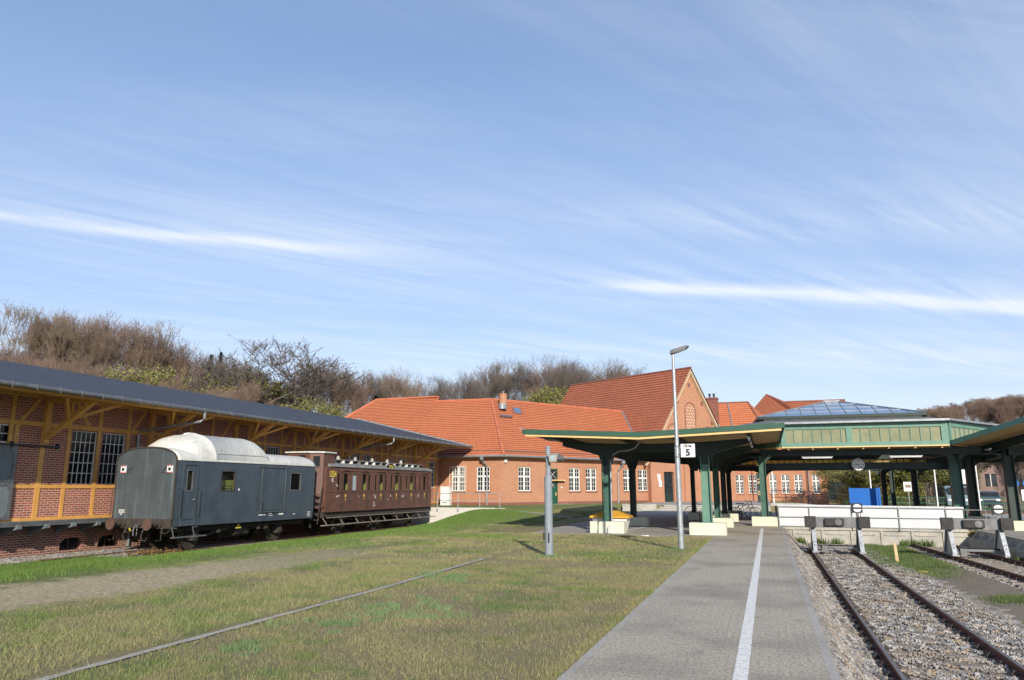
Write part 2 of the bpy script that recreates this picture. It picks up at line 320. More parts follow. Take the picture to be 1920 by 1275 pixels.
# ------------------------------------------------------------------ helpers
def V(*a): return Vector(a)
class MB:
    def __init__(s): s.v = []; s.f = []; s.m1 = set()
    def add(s, vs, fs):
        o = len(s.v); s.v += [tuple(p) for p in vs]; s.f += [tuple(i+o for i in f) for f in fs]
    def quad(s, a, b, c, d): s.add([a, b, c, d], [(0, 1, 2, 3)])
    def poly(s, pts): s.add(pts, [tuple(range(len(pts)))])
    def box(s, x0, x1, y0, y1, z0, z1):
        s.add([(x0,y0,z0),(x1,y0,z0),(x1,y1,z0),(x0,y1,z0),(x0,y0,z1),(x1,y0,z1),(x1,y1,z1),(x0,y1,z1)],
              [(0,3,2,1),(4,5,6,7),(0,1,5,4),(1,2,6,5),(2,3,7,6),(3,0,4,7)])
    def obox(s, o, d, a0, a1, b0, b1, z0, z1):
        """box in a frame: origin o (x, y), unit direction d, b along its left normal"""
        n = (-d[1], d[0]); P = lambda a, b, z: (o[0]+d[0]*a+n[0]*b, o[1]+d[1]*a+n[1]*b, z)
        s.add([P(a0,b0,z0),P(a1,b0,z0),P(a1,b1,z0),P(a0,b1,z0),P(a0,b0,z1),P(a1,b0,z1),P(a1,b1,z1),P(a0,b1,z1)],
              [(0,3,2,1),(4,5,6,7),(0,1,5,4),(1,2,6,5),(2,3,7,6),(3,0,4,7)])
    def bar(s, p0, p1, w, h, up=(0,0,1)):
        p0, p1 = Vector(p0), Vector(p1); d = (p1-p0).normalized(); u = Vector(up)
        if abs(d.dot(u)) > .98: u = Vector((0,1,0))
        sx = d.cross(u).normalized()*(w/2); sz = sx.cross(d).normalized()*(h/2)
        vs = [p+a*sx+b*sz for p in (p0, p1) for a, b in ((-1,-1),(1,-1),(1,1),(-1,1))]
        s.add(vs, [(0,3,2,1),(4,5,6,7),(0,1,5,4),(1,2,6,5),(2,3,7,6),(3,0,4,7)])
    def tube(s, pts, r, n=8, caps=True, r1=None):
        pts = [Vector(p) for p in pts]; m = len(pts); rings = []
        for i, p in enumerate(pts):
            d = (pts[min(i+1, m-1)]-pts[max(i-1, 0)]).normalized()
            u = Vector((0,0,1)) if abs(d.z) < .9 else Vector((1,0,0))
            a = d.cross(u).normalized(); b = d.cross(a).normalized()
            rr = r if r1 is None else r+(r1-r)*i/(m-1)
            rings.append([p+(a*math.cos(6.2832*k/n)+b*math.sin(6.2832*k/n))*rr for k in range(n)])
        vs = [q for R_ in rings for q in R_]; fs = []
        for i in range(m-1):
            for k in range(n):
                k2 = (k+1) % n; fs.append((i*n+k, (i+1)*n+k, (i+1)*n+k2, i*n+k2))
        if caps: fs += [tuple(range(n)), tuple((m-1)*n+k for k in reversed(range(n)))]
        s.add(vs, fs)
    def disc(s, c, axis, r, t, n=24):
        c = Vector(c); a = Vector(axis).normalized(); s.tube([c-a*t/2, c+a*t/2], r, n)
    def prism(s, pts, axis, a0, a1):
        """2D polygon extruded: axis 'x' -> pts are (y,z), 'y' -> (x,z), 'z' -> (x,y)"""
        f = {'x': lambda p, a: (a, p[0], p[1]), 'y': lambda p, a: (p[0], a, p[1]), 'z': lambda p, a: (p[0], p[1], a)}[axis]
        n = len(pts); s.add([f(p, a0) for p in pts]+[f(p, a1) for p in pts],
            [tuple(reversed(range(n))), tuple(range(n, 2*n))]+[(i, (i+1) % n, (i+1) % n+n, i+n) for i in range(n)])
    def slab(s, q, t):
        """quad q (4 points) thickened downwards along its normal by t"""
        q = [Vector(p) for p in q]; nrm = (q[1]-q[0]).cross(q[3]-q[0]).normalized()
        if nrm.z < 0: nrm = -nrm
        lo = [p-nrm*t for p in q]
        s.add(q+lo, [(0,1,2,3),(7,6,5,4)]+[(i, i+4, (i+1)%4+4, (i+1)%4) for i in range(4)])
    def build(s, name, mat, parent=None, smooth=False, bevel=0, **kw):
        me = bpy.data.meshes.new(name); off = Vector((0,0,0))
        if parent is not None:
            off = Vector(parent.get('_org', (0,0,0)))
        me.from_pydata([tuple(Vector(v)-off) for v in s.v], [], s.f)
        for i in s.m1: me.polygons[i].material_index = 1
        bm = bmesh.new(); bm.from_mesh(me)
        bmesh.ops.recalc_face_normals(bm, faces=bm.faces)
        if bevel: bmesh.ops.bevel(bm, geom=bm.edges[:], offset=bevel, segments=1, affect='EDGES', clamp_overlap=True)
        uvl = bm.loops.layers.uv.new('UVMap')
        for f in bm.faces:
            n = f.normal
            if abs(n.z) > .985: u = Vector((1,0,0)); v = Vector((0,1,0))
            else:
                u = Vector((-n.y, n.x, 0)).normalized(); v = n.cross(u)
                if v.z < 0: v = -v
            for l in f.loops:
                p = l.vert.co+off; l[uvl].uv = (p.dot(u), p.dot(v))
            f.smooth = smooth
        bm.to_mesh(me); bm.free()
        me.materials.append(MATS[mat] if isinstance(mat, str) else mat)
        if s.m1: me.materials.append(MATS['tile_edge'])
        o = bpy.data.objects.new(name, me); COL.objects.link(o)
        if parent is not None: o.parent = parent; o['_org'] = tuple(off)
        for k, v in kw.items(): o[k] = v
        return o
def thing(name, label, cat, loc=(0,0,0), group=None):
    o = bpy.data.objects.new(name, None); COL.objects.link(o); o.location = loc; o.empty_display_size = .3
    o['_org'] = tuple(loc); o['label'] = label; o['category'] = cat
    if group: o['group'] = group
    return o
def tag(o, label, cat, group=None):
    o['label'] = label; o['category'] = cat
    if group: o['group'] = group
    return o
def struct(o): o['kind'] = 'structure'; return o
def kids(o): return [c for c in o.children]
def dup(root, dx, dy, dz=0, label=None, rz=None, sc=None, group=None):
    def cp(o, par):
        c = o.copy(); COL.objects.link(c)
        if par is not None: c.parent = par; c.matrix_parent_inverse = o.matrix_parent_inverse.copy()
        for ch in KIDS.get(o.name, []): cp(ch, c)
        return c
    r = cp(root, None); r.location = (root.location[0]+dx, root.location[1]+dy, root.location[2]+dz)
    if rz is not None: r.rotation_euler = (0, 0, rz)
    if sc is not None: r.scale = sc if isinstance(sc, tuple) else (sc, sc, sc)
    if label: r['label'] = label
    if group: r['group'] = group
    return r
KIDS = {}
def index(root):
    KIDS[root.name] = list(root.children)
    for c in root.children: index(c)
def text(parent, name, s, size, loc, rot, mat, ext=.004, bold=.0, label=None, sx=1.0):
    cu = bpy.data.curves.new(name, 'FONT'); cu.body = s; cu.size = size; cu.extrude = ext; cu.align_x = 'CENTER'; cu.align_y = 'CENTER'; cu.offset = bold
    to = bpy.data.objects.new('tmp', cu); COL.objects.link(to); bpy.context.view_layer.update()
    me = bpy.data.meshes.new_from_object(to.evaluated_get(bpy.context.evaluated_depsgraph_get()))
    bpy.data.objects.remove(to, do_unlink=True); bpy.data.curves.remove(cu)
    me.materials.clear(); me.materials.append(MATS[mat]); o = bpy.data.objects.new(name, me); COL.objects.link(o)
    o.location = Vector(loc)-Vector(parent.get('_org', (0,0,0))); o.rotation_euler = rot; o.scale = (sx, 1, 1); o.parent = parent
    return o
def fast_mesh(name, verts, faces4=None, faces3=None, mat=None, parent=None):
    me = bpy.data.meshes.new(name); nf4 = 0 if faces4 is None else len(faces4); nf3 = 0 if faces3 is None else len(faces3)
    me.vertices.add(len(verts)); me.vertices.foreach_set('co', np.asarray(verts, np.float32).ravel())
    loops = []; starts = []; tot = []
    if nf4: loops.append(np.asarray(faces4, np.int32).ravel()); starts.append(np.arange(nf4)*4)
    if nf3: loops.append(np.asarray(faces3, np.int32).ravel()); starts.append(np.arange(nf3)*3+nf4*4)
    lp = np.concatenate(loops); me.loops.add(len(lp)); me.loops.foreach_set('vertex_index', lp)
    st = np.concatenate(starts).astype(np.int32); me.polygons.add(len(st)); me.polygons.foreach_set('loop_start', st)
    me.update(calc_edges=True); me.validate()
    if mat: me.materials.append(MATS[mat])
    o = bpy.data.objects.new(name, me); COL.objects.link(o)
    if parent is not None: o.parent = parent
    return o
def wall(mb, p0, d, L, z0, z1, holes=(), reveal=.14):
    """brick wall sheet along unit direction d from p0, outer face to the right of d, real openings with reveals"""
    us = sorted({0, L, *[h[0] for h in holes], *[h[1] for h in holes]}); zs = sorted({z0, z1, *[h[2] for h in holes], *[h[3] for h in holes]})
    n = (-d[1], d[0])     # inward (left of d)
    P = lambda u, z, k=0: (p0[0]+d[0]*u+n[0]*k, p0[1]+d[1]*u+n[1]*k, z)
    for i in range(len(us)-1):
        for j in range(len(zs)-1):
            uc, zc = (us[i]+us[i+1])/2, (zs[j]+zs[j+1])/2
            if any(h[0] < uc < h[1] and h[2] < zc < h[3] for h in holes): continue
            mb.quad(P(us[i], zs[j]), P(us[i+1], zs[j]), P(us[i+1], zs[j+1]), P(us[i], zs[j+1]))
    for a, b, c, e in [h[:4] for h in holes]:
        mb.quad(P(a, c), P(a, c, reveal), P(a, e, reveal), P(a, e)); mb.quad(P(b, c), P(b, e), P(b, e, reveal), P(b, c, reveal))
        mb.quad(P(a, e), P(a, e, reveal), P(b, e, reveal), P(b, e)); mb.quad(P(a, c), P(b, c), P(b, c, reveal), P(a, c, reveal))
def window(parent, p0, d, h, cols=4, rows=(2, 3), frame='white_paint', glass='window_glass', rec=.12, fw=.075, mw=.028, curtain=True, cross=True, sill='dark_brick', grey=False):
    """casement window in opening h=(u0,u1,z0,z1): frame + muntins mesh, pane and curtain as sub-parts"""
    u0, u1, z0, z1 = h[:4]; mb = MB(); b = lambda a0, a1, c0, c1, k0, k1: mb.obox(p0, d, a0, a1, k0, k1, c0, c1)
    e = .006
    b(u0+e, u0+fw, z0+e, z1-e, rec-.05, rec+.02); b(u1-fw, u1-e, z0+e, z1-e, rec-.05, rec+.02)
    b(u0+fw, u1-fw, z0+e, z0+fw, rec-.05, rec+.02); b(u0+fw, u1-fw, z1-fw, z1-e, rec-.05, rec+.02)
    um = (u0+u1)/2; zt = z0+(z1-z0)*(rows[1]/(rows[0]+rows[1])) if rows[0] else z1-fw
    if cross:
        b(um-.07, um+.07, z0+fw, z1-fw, rec-.062, rec+.015)
        if rows[0]: b(u0+fw, um-.07, zt-.06, zt+.06, rec-.058, rec+.015); b(um+.07, u1-fw, zt-.06, zt+.06, rec-.058, rec+.015)
    lo = [(u0+fw, um-.07), (um+.07, u1-fw)] if cross else [(u0+fw, u1-fw)]
    vs = [(z0+fw, zt-.06, rows[1]), (zt+.06, z1-fw, rows[0])] if (rows[0] and cross) else [(z0+fw, z1-fw, rows[1]+rows[0])]
    nc = cols//len(lo)
    for (a, c) in lo:
        for k in range(1, nc): x = a+(c-a)*k/nc; b(x-mw/2, x+mw/2, z0+fw, z1-fw, rec-.022, rec-.002)
        for (y0, y1, nr) in vs:
            for k in range(1, nr): y = y0+(y1-y0)*k/nr; b(a, c, y-mw/2, y+mw/2, rec-.025, rec-.004)
    w = mb.build('window', frame, parent)
    g = MB(); g.obox(p0, d, u0+fw*.5, u1-fw*.5, rec+.002, rec+.012, z0+fw*.5, z1-fw*.5); g.build('pane', glass, w)
    if curtain:
        c = MB(); n = (-d[1], d[0]); N_ = 22
        for (a, bb) in ((u0+.03, um-.05), (um+.05, u1-.03)):
            pr = None
            for k in range(N_+1):
                u = a+(bb-a)*k/N_; kk = rec+.07+.018*math.sin(k*2.1)
                p = (p0[0]+d[0]*u+n[0]*kk, p0[1]+d[1]*u+n[1]*kk)
                if pr: c.quad((*pr, z0+.03), (*p, z0+.03), (*p, z1-.03), (*pr, z1-.03))
                pr = p
        c.build('curtain', 'curtain', w)
    if sill:
        s = MB(); s.obox(p0, d, u0-.06, u1+.06, -.05, rec-.06, z0-.085, z0-.003); s.build('sill', sill, w)
    return w
def tile_roof(mb, e0, e1, r1, r0, course=.30, lift=.05):
    """stepped tile courses on the ruled surface from eave e0-e1 up to ridge r0-r1"""
    e0, e1, r1, r0 = map(Vector, (e0, e1, r1, r0)); n = max(2, int(round(max((r0-e0).length, (r1-e1).length)/course)))
    nrm = (e1-e0).cross(((r0+r1)-(e0+e1))/2).normalized()
    if nrm.z < 0: nrm = -nrm
    for k in range(n):
        t0, t1 = k/n, (k+1)/n
        a, b = e0.lerp(r0, t0)+nrm*lift, e1.lerp(r1, t0)+nrm*lift; c, d = e1.lerp(r1, t1), e0.lerp(r0, t1)
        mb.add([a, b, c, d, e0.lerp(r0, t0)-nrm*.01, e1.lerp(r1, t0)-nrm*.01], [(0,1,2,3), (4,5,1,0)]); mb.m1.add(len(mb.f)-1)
def sm(a, b, x):
    t = np.clip((x-a)/(b-a), 0, 1); return t*t*(3-2*t)

# ------------------------------------------------------------------ terrain
def hill_h(x, y):
    l = 14*sm(-48, -150, x)*sm(20, 70, y) + 5.5*sm(88, 128, y)*sm(35, -5, x) 
    r = 21*sm(150, 262, y)*sm(8, 50, x)
    return np.maximum(l, r)
def ground_h(x, y):
    x = np.asarray(x, float); y = np.asarray(y, float)
    h0 = .38*sm(36, 46.5, y)*sm(-9.5, -16, x)
    low = -.66; h = h0+(low-h0)*sm(-14.5-3.0*sm(30,46,y), -20.0-.4*sm(30,46,y), x)
    back = .42 - .42*sm(-10.4, -9.3, x)*(y < 60.2)
    back = np.where(x > -.2, .42*(1-sm(-.2, 6, x))*(y > 60.2), back)
    mix = (y > 46.6)
    hb = np.where((x < -9.3) & (y > 46.6), np.where(y < 60.2, h0*0+.42*sm(-9.6, -12.5, x), .42), back)
    h = np.where(mix, hb, h)
    h = np.where((x > -11.2) & (x < .45) & (y > 28.6) & (y < 60.1), -.05, h)
    h = np.where((x > .45) & (y < 37.6), -.80, h)
    h = np.where((x > 8.5) & (y < 37.6), -.05, h)
    h = np.where((x > .45) & (y >= 37.6) & (y < 60.1), -.05, h)
    h = np.where((x > -1.90) & (x < .46) & (y < 37.6), -.15, h)
    n = .016*np.sin(x*1.3+np.sin(y*.9)*1.2)*np.sin(y*1.1+x*.35)+.009*np.sin(x*3.1+y*1.7)
    lawn = (x < -2.3) & (y < 46) & (x > -20)
    h = h+np.where(lawn, n*sm(-2.3, -3.5, x)*(1-np.exp(-((x+6.7)/1.1)**2)), 0)
    return h+hill_h(x, y)
def grid(name, xs, ys, hf, mat):
    X, Y = np.meshgrid(xs, ys); Z = hf(X, Y); v = np.stack([X, Y, Z], -1).reshape(-1, 3); nx, ny = len(xs), len(ys)
    i = np.arange(nx*ny).reshape(ny, nx); f = np.stack([i[:-1,:-1], i[:-1,1:], i[1:,1:], i[1:,:-1]], -1).reshape(-1, 4)
    o = fast_mesh(name, v, faces4=f, mat=mat); o.data.polygons.foreach_set('use_smooth', np.ones(len(f), bool)); return o
br = [-11.21, -11.19, -1.91, -1.89, .44, .46, 8.49, 8.51, -9.31, -9.29, -.21, -.19]
xs = np.unique(np.round(np.concatenate([np.linspace(-3000, -200, 12), np.linspace(-200, -40, 41), np.arange(-40, 10, .33), np.linspace(10, 120, 45), np.linspace(120, 3000, 12), br]), 3))
ys = np.unique(np.round(np.concatenate([np.linspace(-600, -10, 8), np.arange(-10, 64, .4), np.linspace(64, 300, 100), np.linspace(300, 4000, 14), [28.59, 28.61, 37.59, 37.61, 46.59, 46.61, 60.09, 60.11, 60.19, 60.21]]), 3))
gr = struct(grid('ground', xs, ys, ground_h, 'lawn_ground'))

# platform, concourse, path, road, track beds
m = MB(); m.box(-1.88, .43, -8, 38.3, -.9, 0); struct(m.build('platform', 'platform_paving'))
m = MB(); m.box(.433, .53, -8, 37.3, -.95, -.006); struct(m.build('platform_edge', 'edge_strip'))
m = MB(); m.box(-1.97, -1.883, -8, 28.7, -.3, .006); struct(m.build('kerb', 'edge_strip'))
m = MB(); m.prism([(-9.05, 28.9), (-1.89, 28.55), (-1.89, 60.4), (-9.25, 60.4), (-9.35, 46), (-9.25, 36)], 'z', -.3, -.003); struct(m.build('concourse', 'slab_paving'))
m = MB(); m.box(-1.887, 30, 38.31, 60.4, -.3, -.003); struct(m.build('forecourt', 'slab_paving'))
m = MB(); m.box(8.5, 22, -8, 38.3, -.9, 0); struct(m.build('right_platform', 'slab_paving'))
random.seed(4); m = MB(); y = -8.
while y < 34.8: a_ = random.uniform(-.003, .003); m.quad((-.425+a_, y, .004), (-.290+a_, y, .004), (-.290+a_, y+.302, .004), (-.425+a_, y+.302, .004)); y += .31
struct(m.build('platform_line', 'line_paint'))
m = MB(); m.quad((-6.0, 30.2, .002), (-5.85, 30.2, .002), (-4.9, 38, .002), (-5.05, 38, .002)); struct(m.build('floor_line', 'line_paint'))
def strip_on_ground(name, pts, w, mat, dz=.012, n=60, jit=0, wj=0):
    random.seed(7); P = []
    for i in range(n+1):
        t = i/n*(len(pts)-1); k = min(int(t), len(pts)-2); f = t-k
        P.append(Vector((pts[k][0]*(1-f)+pts[k+1][0]*f, pts[k][1]*(1-f)+pts[k+1][1]*f, 0)))
    m = MB(); pr = None
    for i, p in enumerate(P):
        d = (P[min(i+1, n)]-P[max(i-1, 0)]).normalized(); s = Vector((-d.y, d.x, 0)); ww = w*(1+random.uniform(-wj, wj)); j = random.uniform(-jit, jit)
        a, b = p+s*(ww/2+j), p-s*(ww/2-j); a.z = float(ground_h(a.x, a.y))+dz; b.z = float(ground_h(b.x, b.y))+dz
        if pr: m.quad(pr[0], pr[1], b, a)
        pr = (a, b)
    return m.build(name, mat)
struct(strip_on_ground('lawn_kerb', [(-6.45, 4), (-6.57, 12), (-6.85, 18.0)], .12, 'edge_strip', .014, 110, .012, .22))
struct(strip_on_ground('garden_path', [(-17.0, 47.0), (-15.5, 45.0), (-12, 43.6), (-9.2, 43.0)], .55, 'slab_paving', .02, 40))
struct(strip_on_ground('wagon_siding_bed', [(-24.1, 6), (-24.1, 20.5), (-23.0, 22.5), (-23.0, 46.3)], 2.4, 'gravel', .02, 60))
# right: ballast beds
def bed_h(x, y): return -.745+.022*np.sin(x*5.3+y*2.1)*np.sin(y*4.4)+.018*np.sin(x*11+3*np.sin(y*6.))-.05*sm(4.0, 4.6, x)+.14*sm(1.25,.63,x)
struct(grid('ballast_bed', np.arange(.63, 8.5, .085), np.arange(-1, 37.45, .13), bed_h, 'ballast'))
def verge_h(x, y): return -.05-.66*sm(.54, 1.20+.05*np.sin(y*2.3), x)+.016*np.sin(x*31+y*7)*np.sin(y*13)
struct(grid('gravel_verge', np.arange(.54, 1.32, .045), np.arange(-2, 37.3, .16), verge_h, 'verge'))
def soil_h(x, y):
    c = 5.05 + (37-y)*.022; w = 1.12
    return bed_h(x, y)-.04+.075*np.exp(-((x-c)/w)**4)
struct(grid('gravel_soil', np.arange(3.6, 8.4, .16), np.arange(-1, 37.4, .3), soil_h, 'gravel'))
# right background: lawn strips, road
def flat(z): return lambda x, y: np.zeros_like(x)+z+hill_h(x, y)
struct(grid('road', np.linspace(-10, 90, 60), np.linspace(78, 84, 5), flat(.03), 'road_asphalt')) if False else None
struct(grid('road', np.linspace(9, 90, 60), np.linspace(60.6, 70, 6), flat(.02), 'road_asphalt'))
struct(grid('back_road', np.linspace(8, 90, 60), np.linspace(88, 95, 6), flat(.02), 'road_asphalt'))
# ------------------------------------------------------------------ freight shed
XW = -25.2; SY0, SY1 = 4.0, 55.75
FEET = [5.1, 10.2, 15.35, 20.5, 25.5, 30.95, 35.9, 41.0, 46.0, 51.3]
shed = thing('freight_shed', 'long half-timbered brick goods shed with grey roof and ochre timber beside the wagons', 'shed', (XW, 20, -.7))
WIN = []
for s in (10.2, 20.5, 30.95, 41.0):
    WIN += [(s+1.16-SY0, s+2.30-SY0, 1.88, 3.92), (s+2.56-SY0, s+3.70-SY0, 1.88, 3.92)]
WIN += [(48.75-SY0, 49.85-SY0, 1.88, 3.85), (53.45-SY0, 54.95-SY0, 1.75, 3.75)]
DOORS = [(16.4-SY0, 19.3-SY0, .66, 3.2)]
LITE = [(16.5-SY0, 17.75-SY0, 3.3, 3.95), (18.0-SY0, 19.25-SY0, 3.3, 3.95)]
CELL = [(s-SY0, s+.95-SY0, -.55, -.12) for s in (16.5, 21.6, 23.3, 28.5, 33.7)]
m = MB(); wall(m, (XW, SY0), (0, 1), SY1-SY0, .5, 5.6, WIN+DOORS+LITE, .16)
m.poly([(XW, SY0, .5), (XW, SY0, 5.6), (-33, SY0, 7.35), (-41, SY0, 5.4), (-41, SY0, .5)]); m.quad((-41, SY0, .5), (-41, SY0, 5.4), (-41, SY1, 5.4), (-41, SY1, .5))
m.poly([(XW, SY1, .5), (XW, SY1, 5.6), (-33, SY1, 7.35), (-41, SY1, 5.4), (-41, SY1, .5)])
m.build('wall', 'shed_brick', shed)
m = MB(); wall(m, (XW+.05, SY0), (0, 1), SY1-SY0, -1.2, .5, CELL, .25)
m.build('cellar_wall', 'cellar_brick', shed)
for a, b, c, e in CELL:
    m = MB(); yc = (a+b)/2+SY0; r0, r1 = .50, .76   # segmental brick arch over each cellar window
    pts = [(yc+math.cos(t)*r1*1.0, -.38+math.sin(t)*r1*.75) for t in np.linspace(0.25, math.pi-.25, 11)]+[(yc+math.cos(t)*r0, -.38+math.sin(t)*r0*.6) for t in np.linspace(math.pi-.1, .1, 11)]
    k = len(pts)//2
    for i in range(k-1): m.prism([pts[i], pts[i+1], pts[2*k-2-i], pts[2*k-1-i]], 'x', XW+.04, XW+.075)
    m.build('arch', 'shed_brick', shed)
    m = MB(); m.box(XW-.18, XW-.15, a+SY0, b+SY0, c, e); w = m.build('cellar_window', 'dark_glass', shed)
    m = MB(); m.box(XW-.14, XW-.10, yc-.03, yc+.03, c, e); m.box(XW-.14, XW-.10, a+SY0, a+SY0+.05, c, e); m.box(XW-.14, XW-.10, b+SY0-.05, b+SY0, c, e); m.build('frame', 'rust', w)
for h in WIN: window(shed, (XW, SY0), (0, 1), h, cols=5, rows=(0, 5), glass='dark_glass', rec=.10, fw=.03, mw=.026, curtain=False, cross=False, sill=None)
for h in LITE: window(shed, (XW, SY0), (0, 1), h, cols=3, rows=(0, 2), glass='dark_glass', rec=.10, fw=.05, mw=.03, curtain=False, cross=False, sill=None)
# timber frame
m = MB(); T = .024; bx = lambda y0, y1, z0, z1, t=T: m.box(XW-.02, XW+t, y0, y1, z0, z1)
cuts = lambda lst: lst
bx(SY0, SY1, .55, .70, .03)
for (a, b) in ((SY0, 16.3), (19.46, 53.3)): bx(a, b, 1.73, 1.865)
bx(SY0, SY1, 3.965, 4.12)
bx(SY0, SY1, 4.98, 5.14)
for s in FEET:
    for o, w in ((0, .2), (1.07, .15), (2.43, .15), (3.86, .15)):
        y = s+o-.05
        if y > SY1-.3: continue
        isd = s == 15.35
        if not (isd and 1 < o < 4): bx(y-w/2, y+w/2, .70, 1.73, T-.003)
        if not (isd and 1 < o < 3.7): bx(y-w/2, y+w/2, 1.865, 3.965, T-.003)
        bx(y-w/2, y+w/2, 4.12, 4.98, T-.003)
bx(19.3, 19.46, .70, 3.965, T-.004); bx(16.24, 16.4, .70, 3.965, T-.004); bx(16.4, 19.3, 3.2, 3.3, T-.004)
bx(53.28, 53.45, .7, 3.965, T-.003); bx(54.95, 55.12, .7, 3.965, T-.003)
for s in FEET:    # small diagonal braces in the upper panels
    for (ya, yb) in ((s+1.25, s+1.85), (s-1.0, s-.35)):
        if yb < SY1-.5: m.bar((XW+.004, ya if yb < s else yb, 4.13), (XW+.004, yb if yb < s else ya, 4.97), .12, .03, (1, 0, 0))
m.build('timber_frame', 'ochre', shed)
for s in FEET:
    m = MB(); XE = -22.95
    m.bar((XW+.06, s, 3.55), (XE, s, 4.86), .17, .17)
    m.bar((XW+.02, s, 4.93), (XE+.45, s, 4.93), .16, .16)
    m.bar((XW+1.05, s, 4.18), (XW+.85, s, 4.85), .11, .11)
    m.bar((XW+1.15, s+.05, 4.22), (XE, s+1.15, 4.82), .09, .11); m.bar((XW+1.15, s-.05, 4.22), (XE, s-1.15, 4.82), .09, .11)
    m.box(XW+.0, XW+.11, s-.11, s+.11, 3.35, 4.98)
    m.build('bracket', 'ochre', shed, bevel=.006)
m = MB(); m.box(-23.03, -22.86, SY0-.6, SY1-.04, 4.845, 4.995); m.box(-22.50, -22.46, SY0-.6, SY1-.04, 4.82, 4.95); m.build('eaves_beam', 'ochre', shed)
m = MB(); y = SY0-.4
while y < SY1: m.bar((XW-.3, y, 5.50), (-22.48, y, 4.90), .09, .12); y += .8
m.build('rafters', 'ochre', shed)
m = MB(); zr, xr, xe, ze = 7.50, -33.0, -22.36, 4.99
m.slab([(xe, SY0-.6, ze), (xe, SY1, ze), (xr, SY1, zr), (xr, SY0-.6, zr)], .09); m.slab([(xr, SY0-.6, zr), (xr, SY1, zr), (-43.6, SY1, ze), (-43.6, SY0-.6, ze)], .09)
roof = m.build('roof', 'slate', shed)
m = MB(); y = SY0-.5; n = 0
random.seed(3)
while n < 24:     # laps of the roofing felt, slightly proud
    f = n/24; x = xe+(xr-xe)*f; z = ze+(zr-ze)*f
    m.slab([(x, SY0-.6, z+.012), (x, SY1, z+.012), (x-.44*.97, SY1, z+.104+.004), (x-.44*.97, SY0-.6, z+.104+.004)], .01); n += 1
m.build('shingle_courses', 'slate', roof)
m = MB(); m.bar((-22.34, SY1-.02, 5.04), (-33, SY1-.02, 7.56), .10, .10); m.build('verge_trim', 'zinc', roof)
m = MB(); m.tube([(-22.27, SY0-.6, 4.95), (-22.27, SY1, 4.94)], .075, 10); m.bar((-22.33, SY0-.6, 5.025), (-22.33, SY1, 5.02), .02, .025)
y = SY0
while y < SY1: m.box(-22.36, -22.18, y-.012, y+.012, 4.86, 5.035); y += .85
g = m.build('gutter', 'steel', shed)
for y in (25.35, 42.3):
    m = MB(); m.tube([(-22.27, y, 4.93), (-22.27, y, 4.62), (-22.42, y-.05, 4.48), (XW+.2, y-.55, 4.12), (XW+.10, y-.6, 3.95), (XW+.10, y-.6, -.6)], .055, 10); m.build('downpipe', 'zinc', shed)
# sliding doors, rail, dock
m = MB(); m.box(XW+.05, XW+.10, 16.5, 17.95, .66, 3.2); m.box(XW+.05, XW+.10, 17.99, 19.43, .66, 3.2); dr = m.build('sliding_door', 'grey_door', shed)
m = MB()
for y0 in (16.5, 17.99):
    for z0, z1 in ((.66, 1.9), (1.94, 3.2)):
        y1 = y0+1.44; xx = XW+.101; w = .13
        m.prism([(y0, z0), (y0+.3, z0), (y0+w, z0+.32), (y0+w, z1-.32), (y0+.3, z1), (y0, z1)], 'x', xx, xx+.02)
        m.prism([(y1, z0), (y1, z1), (y1-.3, z1), (y1-w, z1-.32), (y1-w, z0+.32), (y1-.3, z0)], 'x', xx, xx+.02)
        m.box(xx, xx+.019, y0+.3, y1-.3, z0, z0+.09); m.box(xx, xx+.019, y0+.3, y1-.3, z1-.09, z1)
m.build('door_trim', 'steel', dr)
m = MB(); m.box(XW+.10, XW+.15, 15.0, 21.05, 3.21, 3.28)
for y in (16.9, 19.2, 21.0): m.box(XW+.03, XW+.16, y-.03, y+.03, 3.16, 3.36)
m.build('door_rail', 'black_metal', shed)
m = MB(); m.box(XW+.05, -24.42, SY0, 31.5, .50, .585); m.build('dock_plank', 'grey_door', shed)
m = MB(); m.box(-24.44, -24.36, SY0, 31.5, .44, .6); m.build('dock_edge', 'steel', shed)
y = 5.2
while y < 31: 
    m = MB(); m.prism([(XW+.05, .12), (XW+.05, .495), (-24.3, .495), (-24.3, .36)], 'y', y-.09, y+.09); m.build('dock_support', 'grey_door', shed); y += 1.08
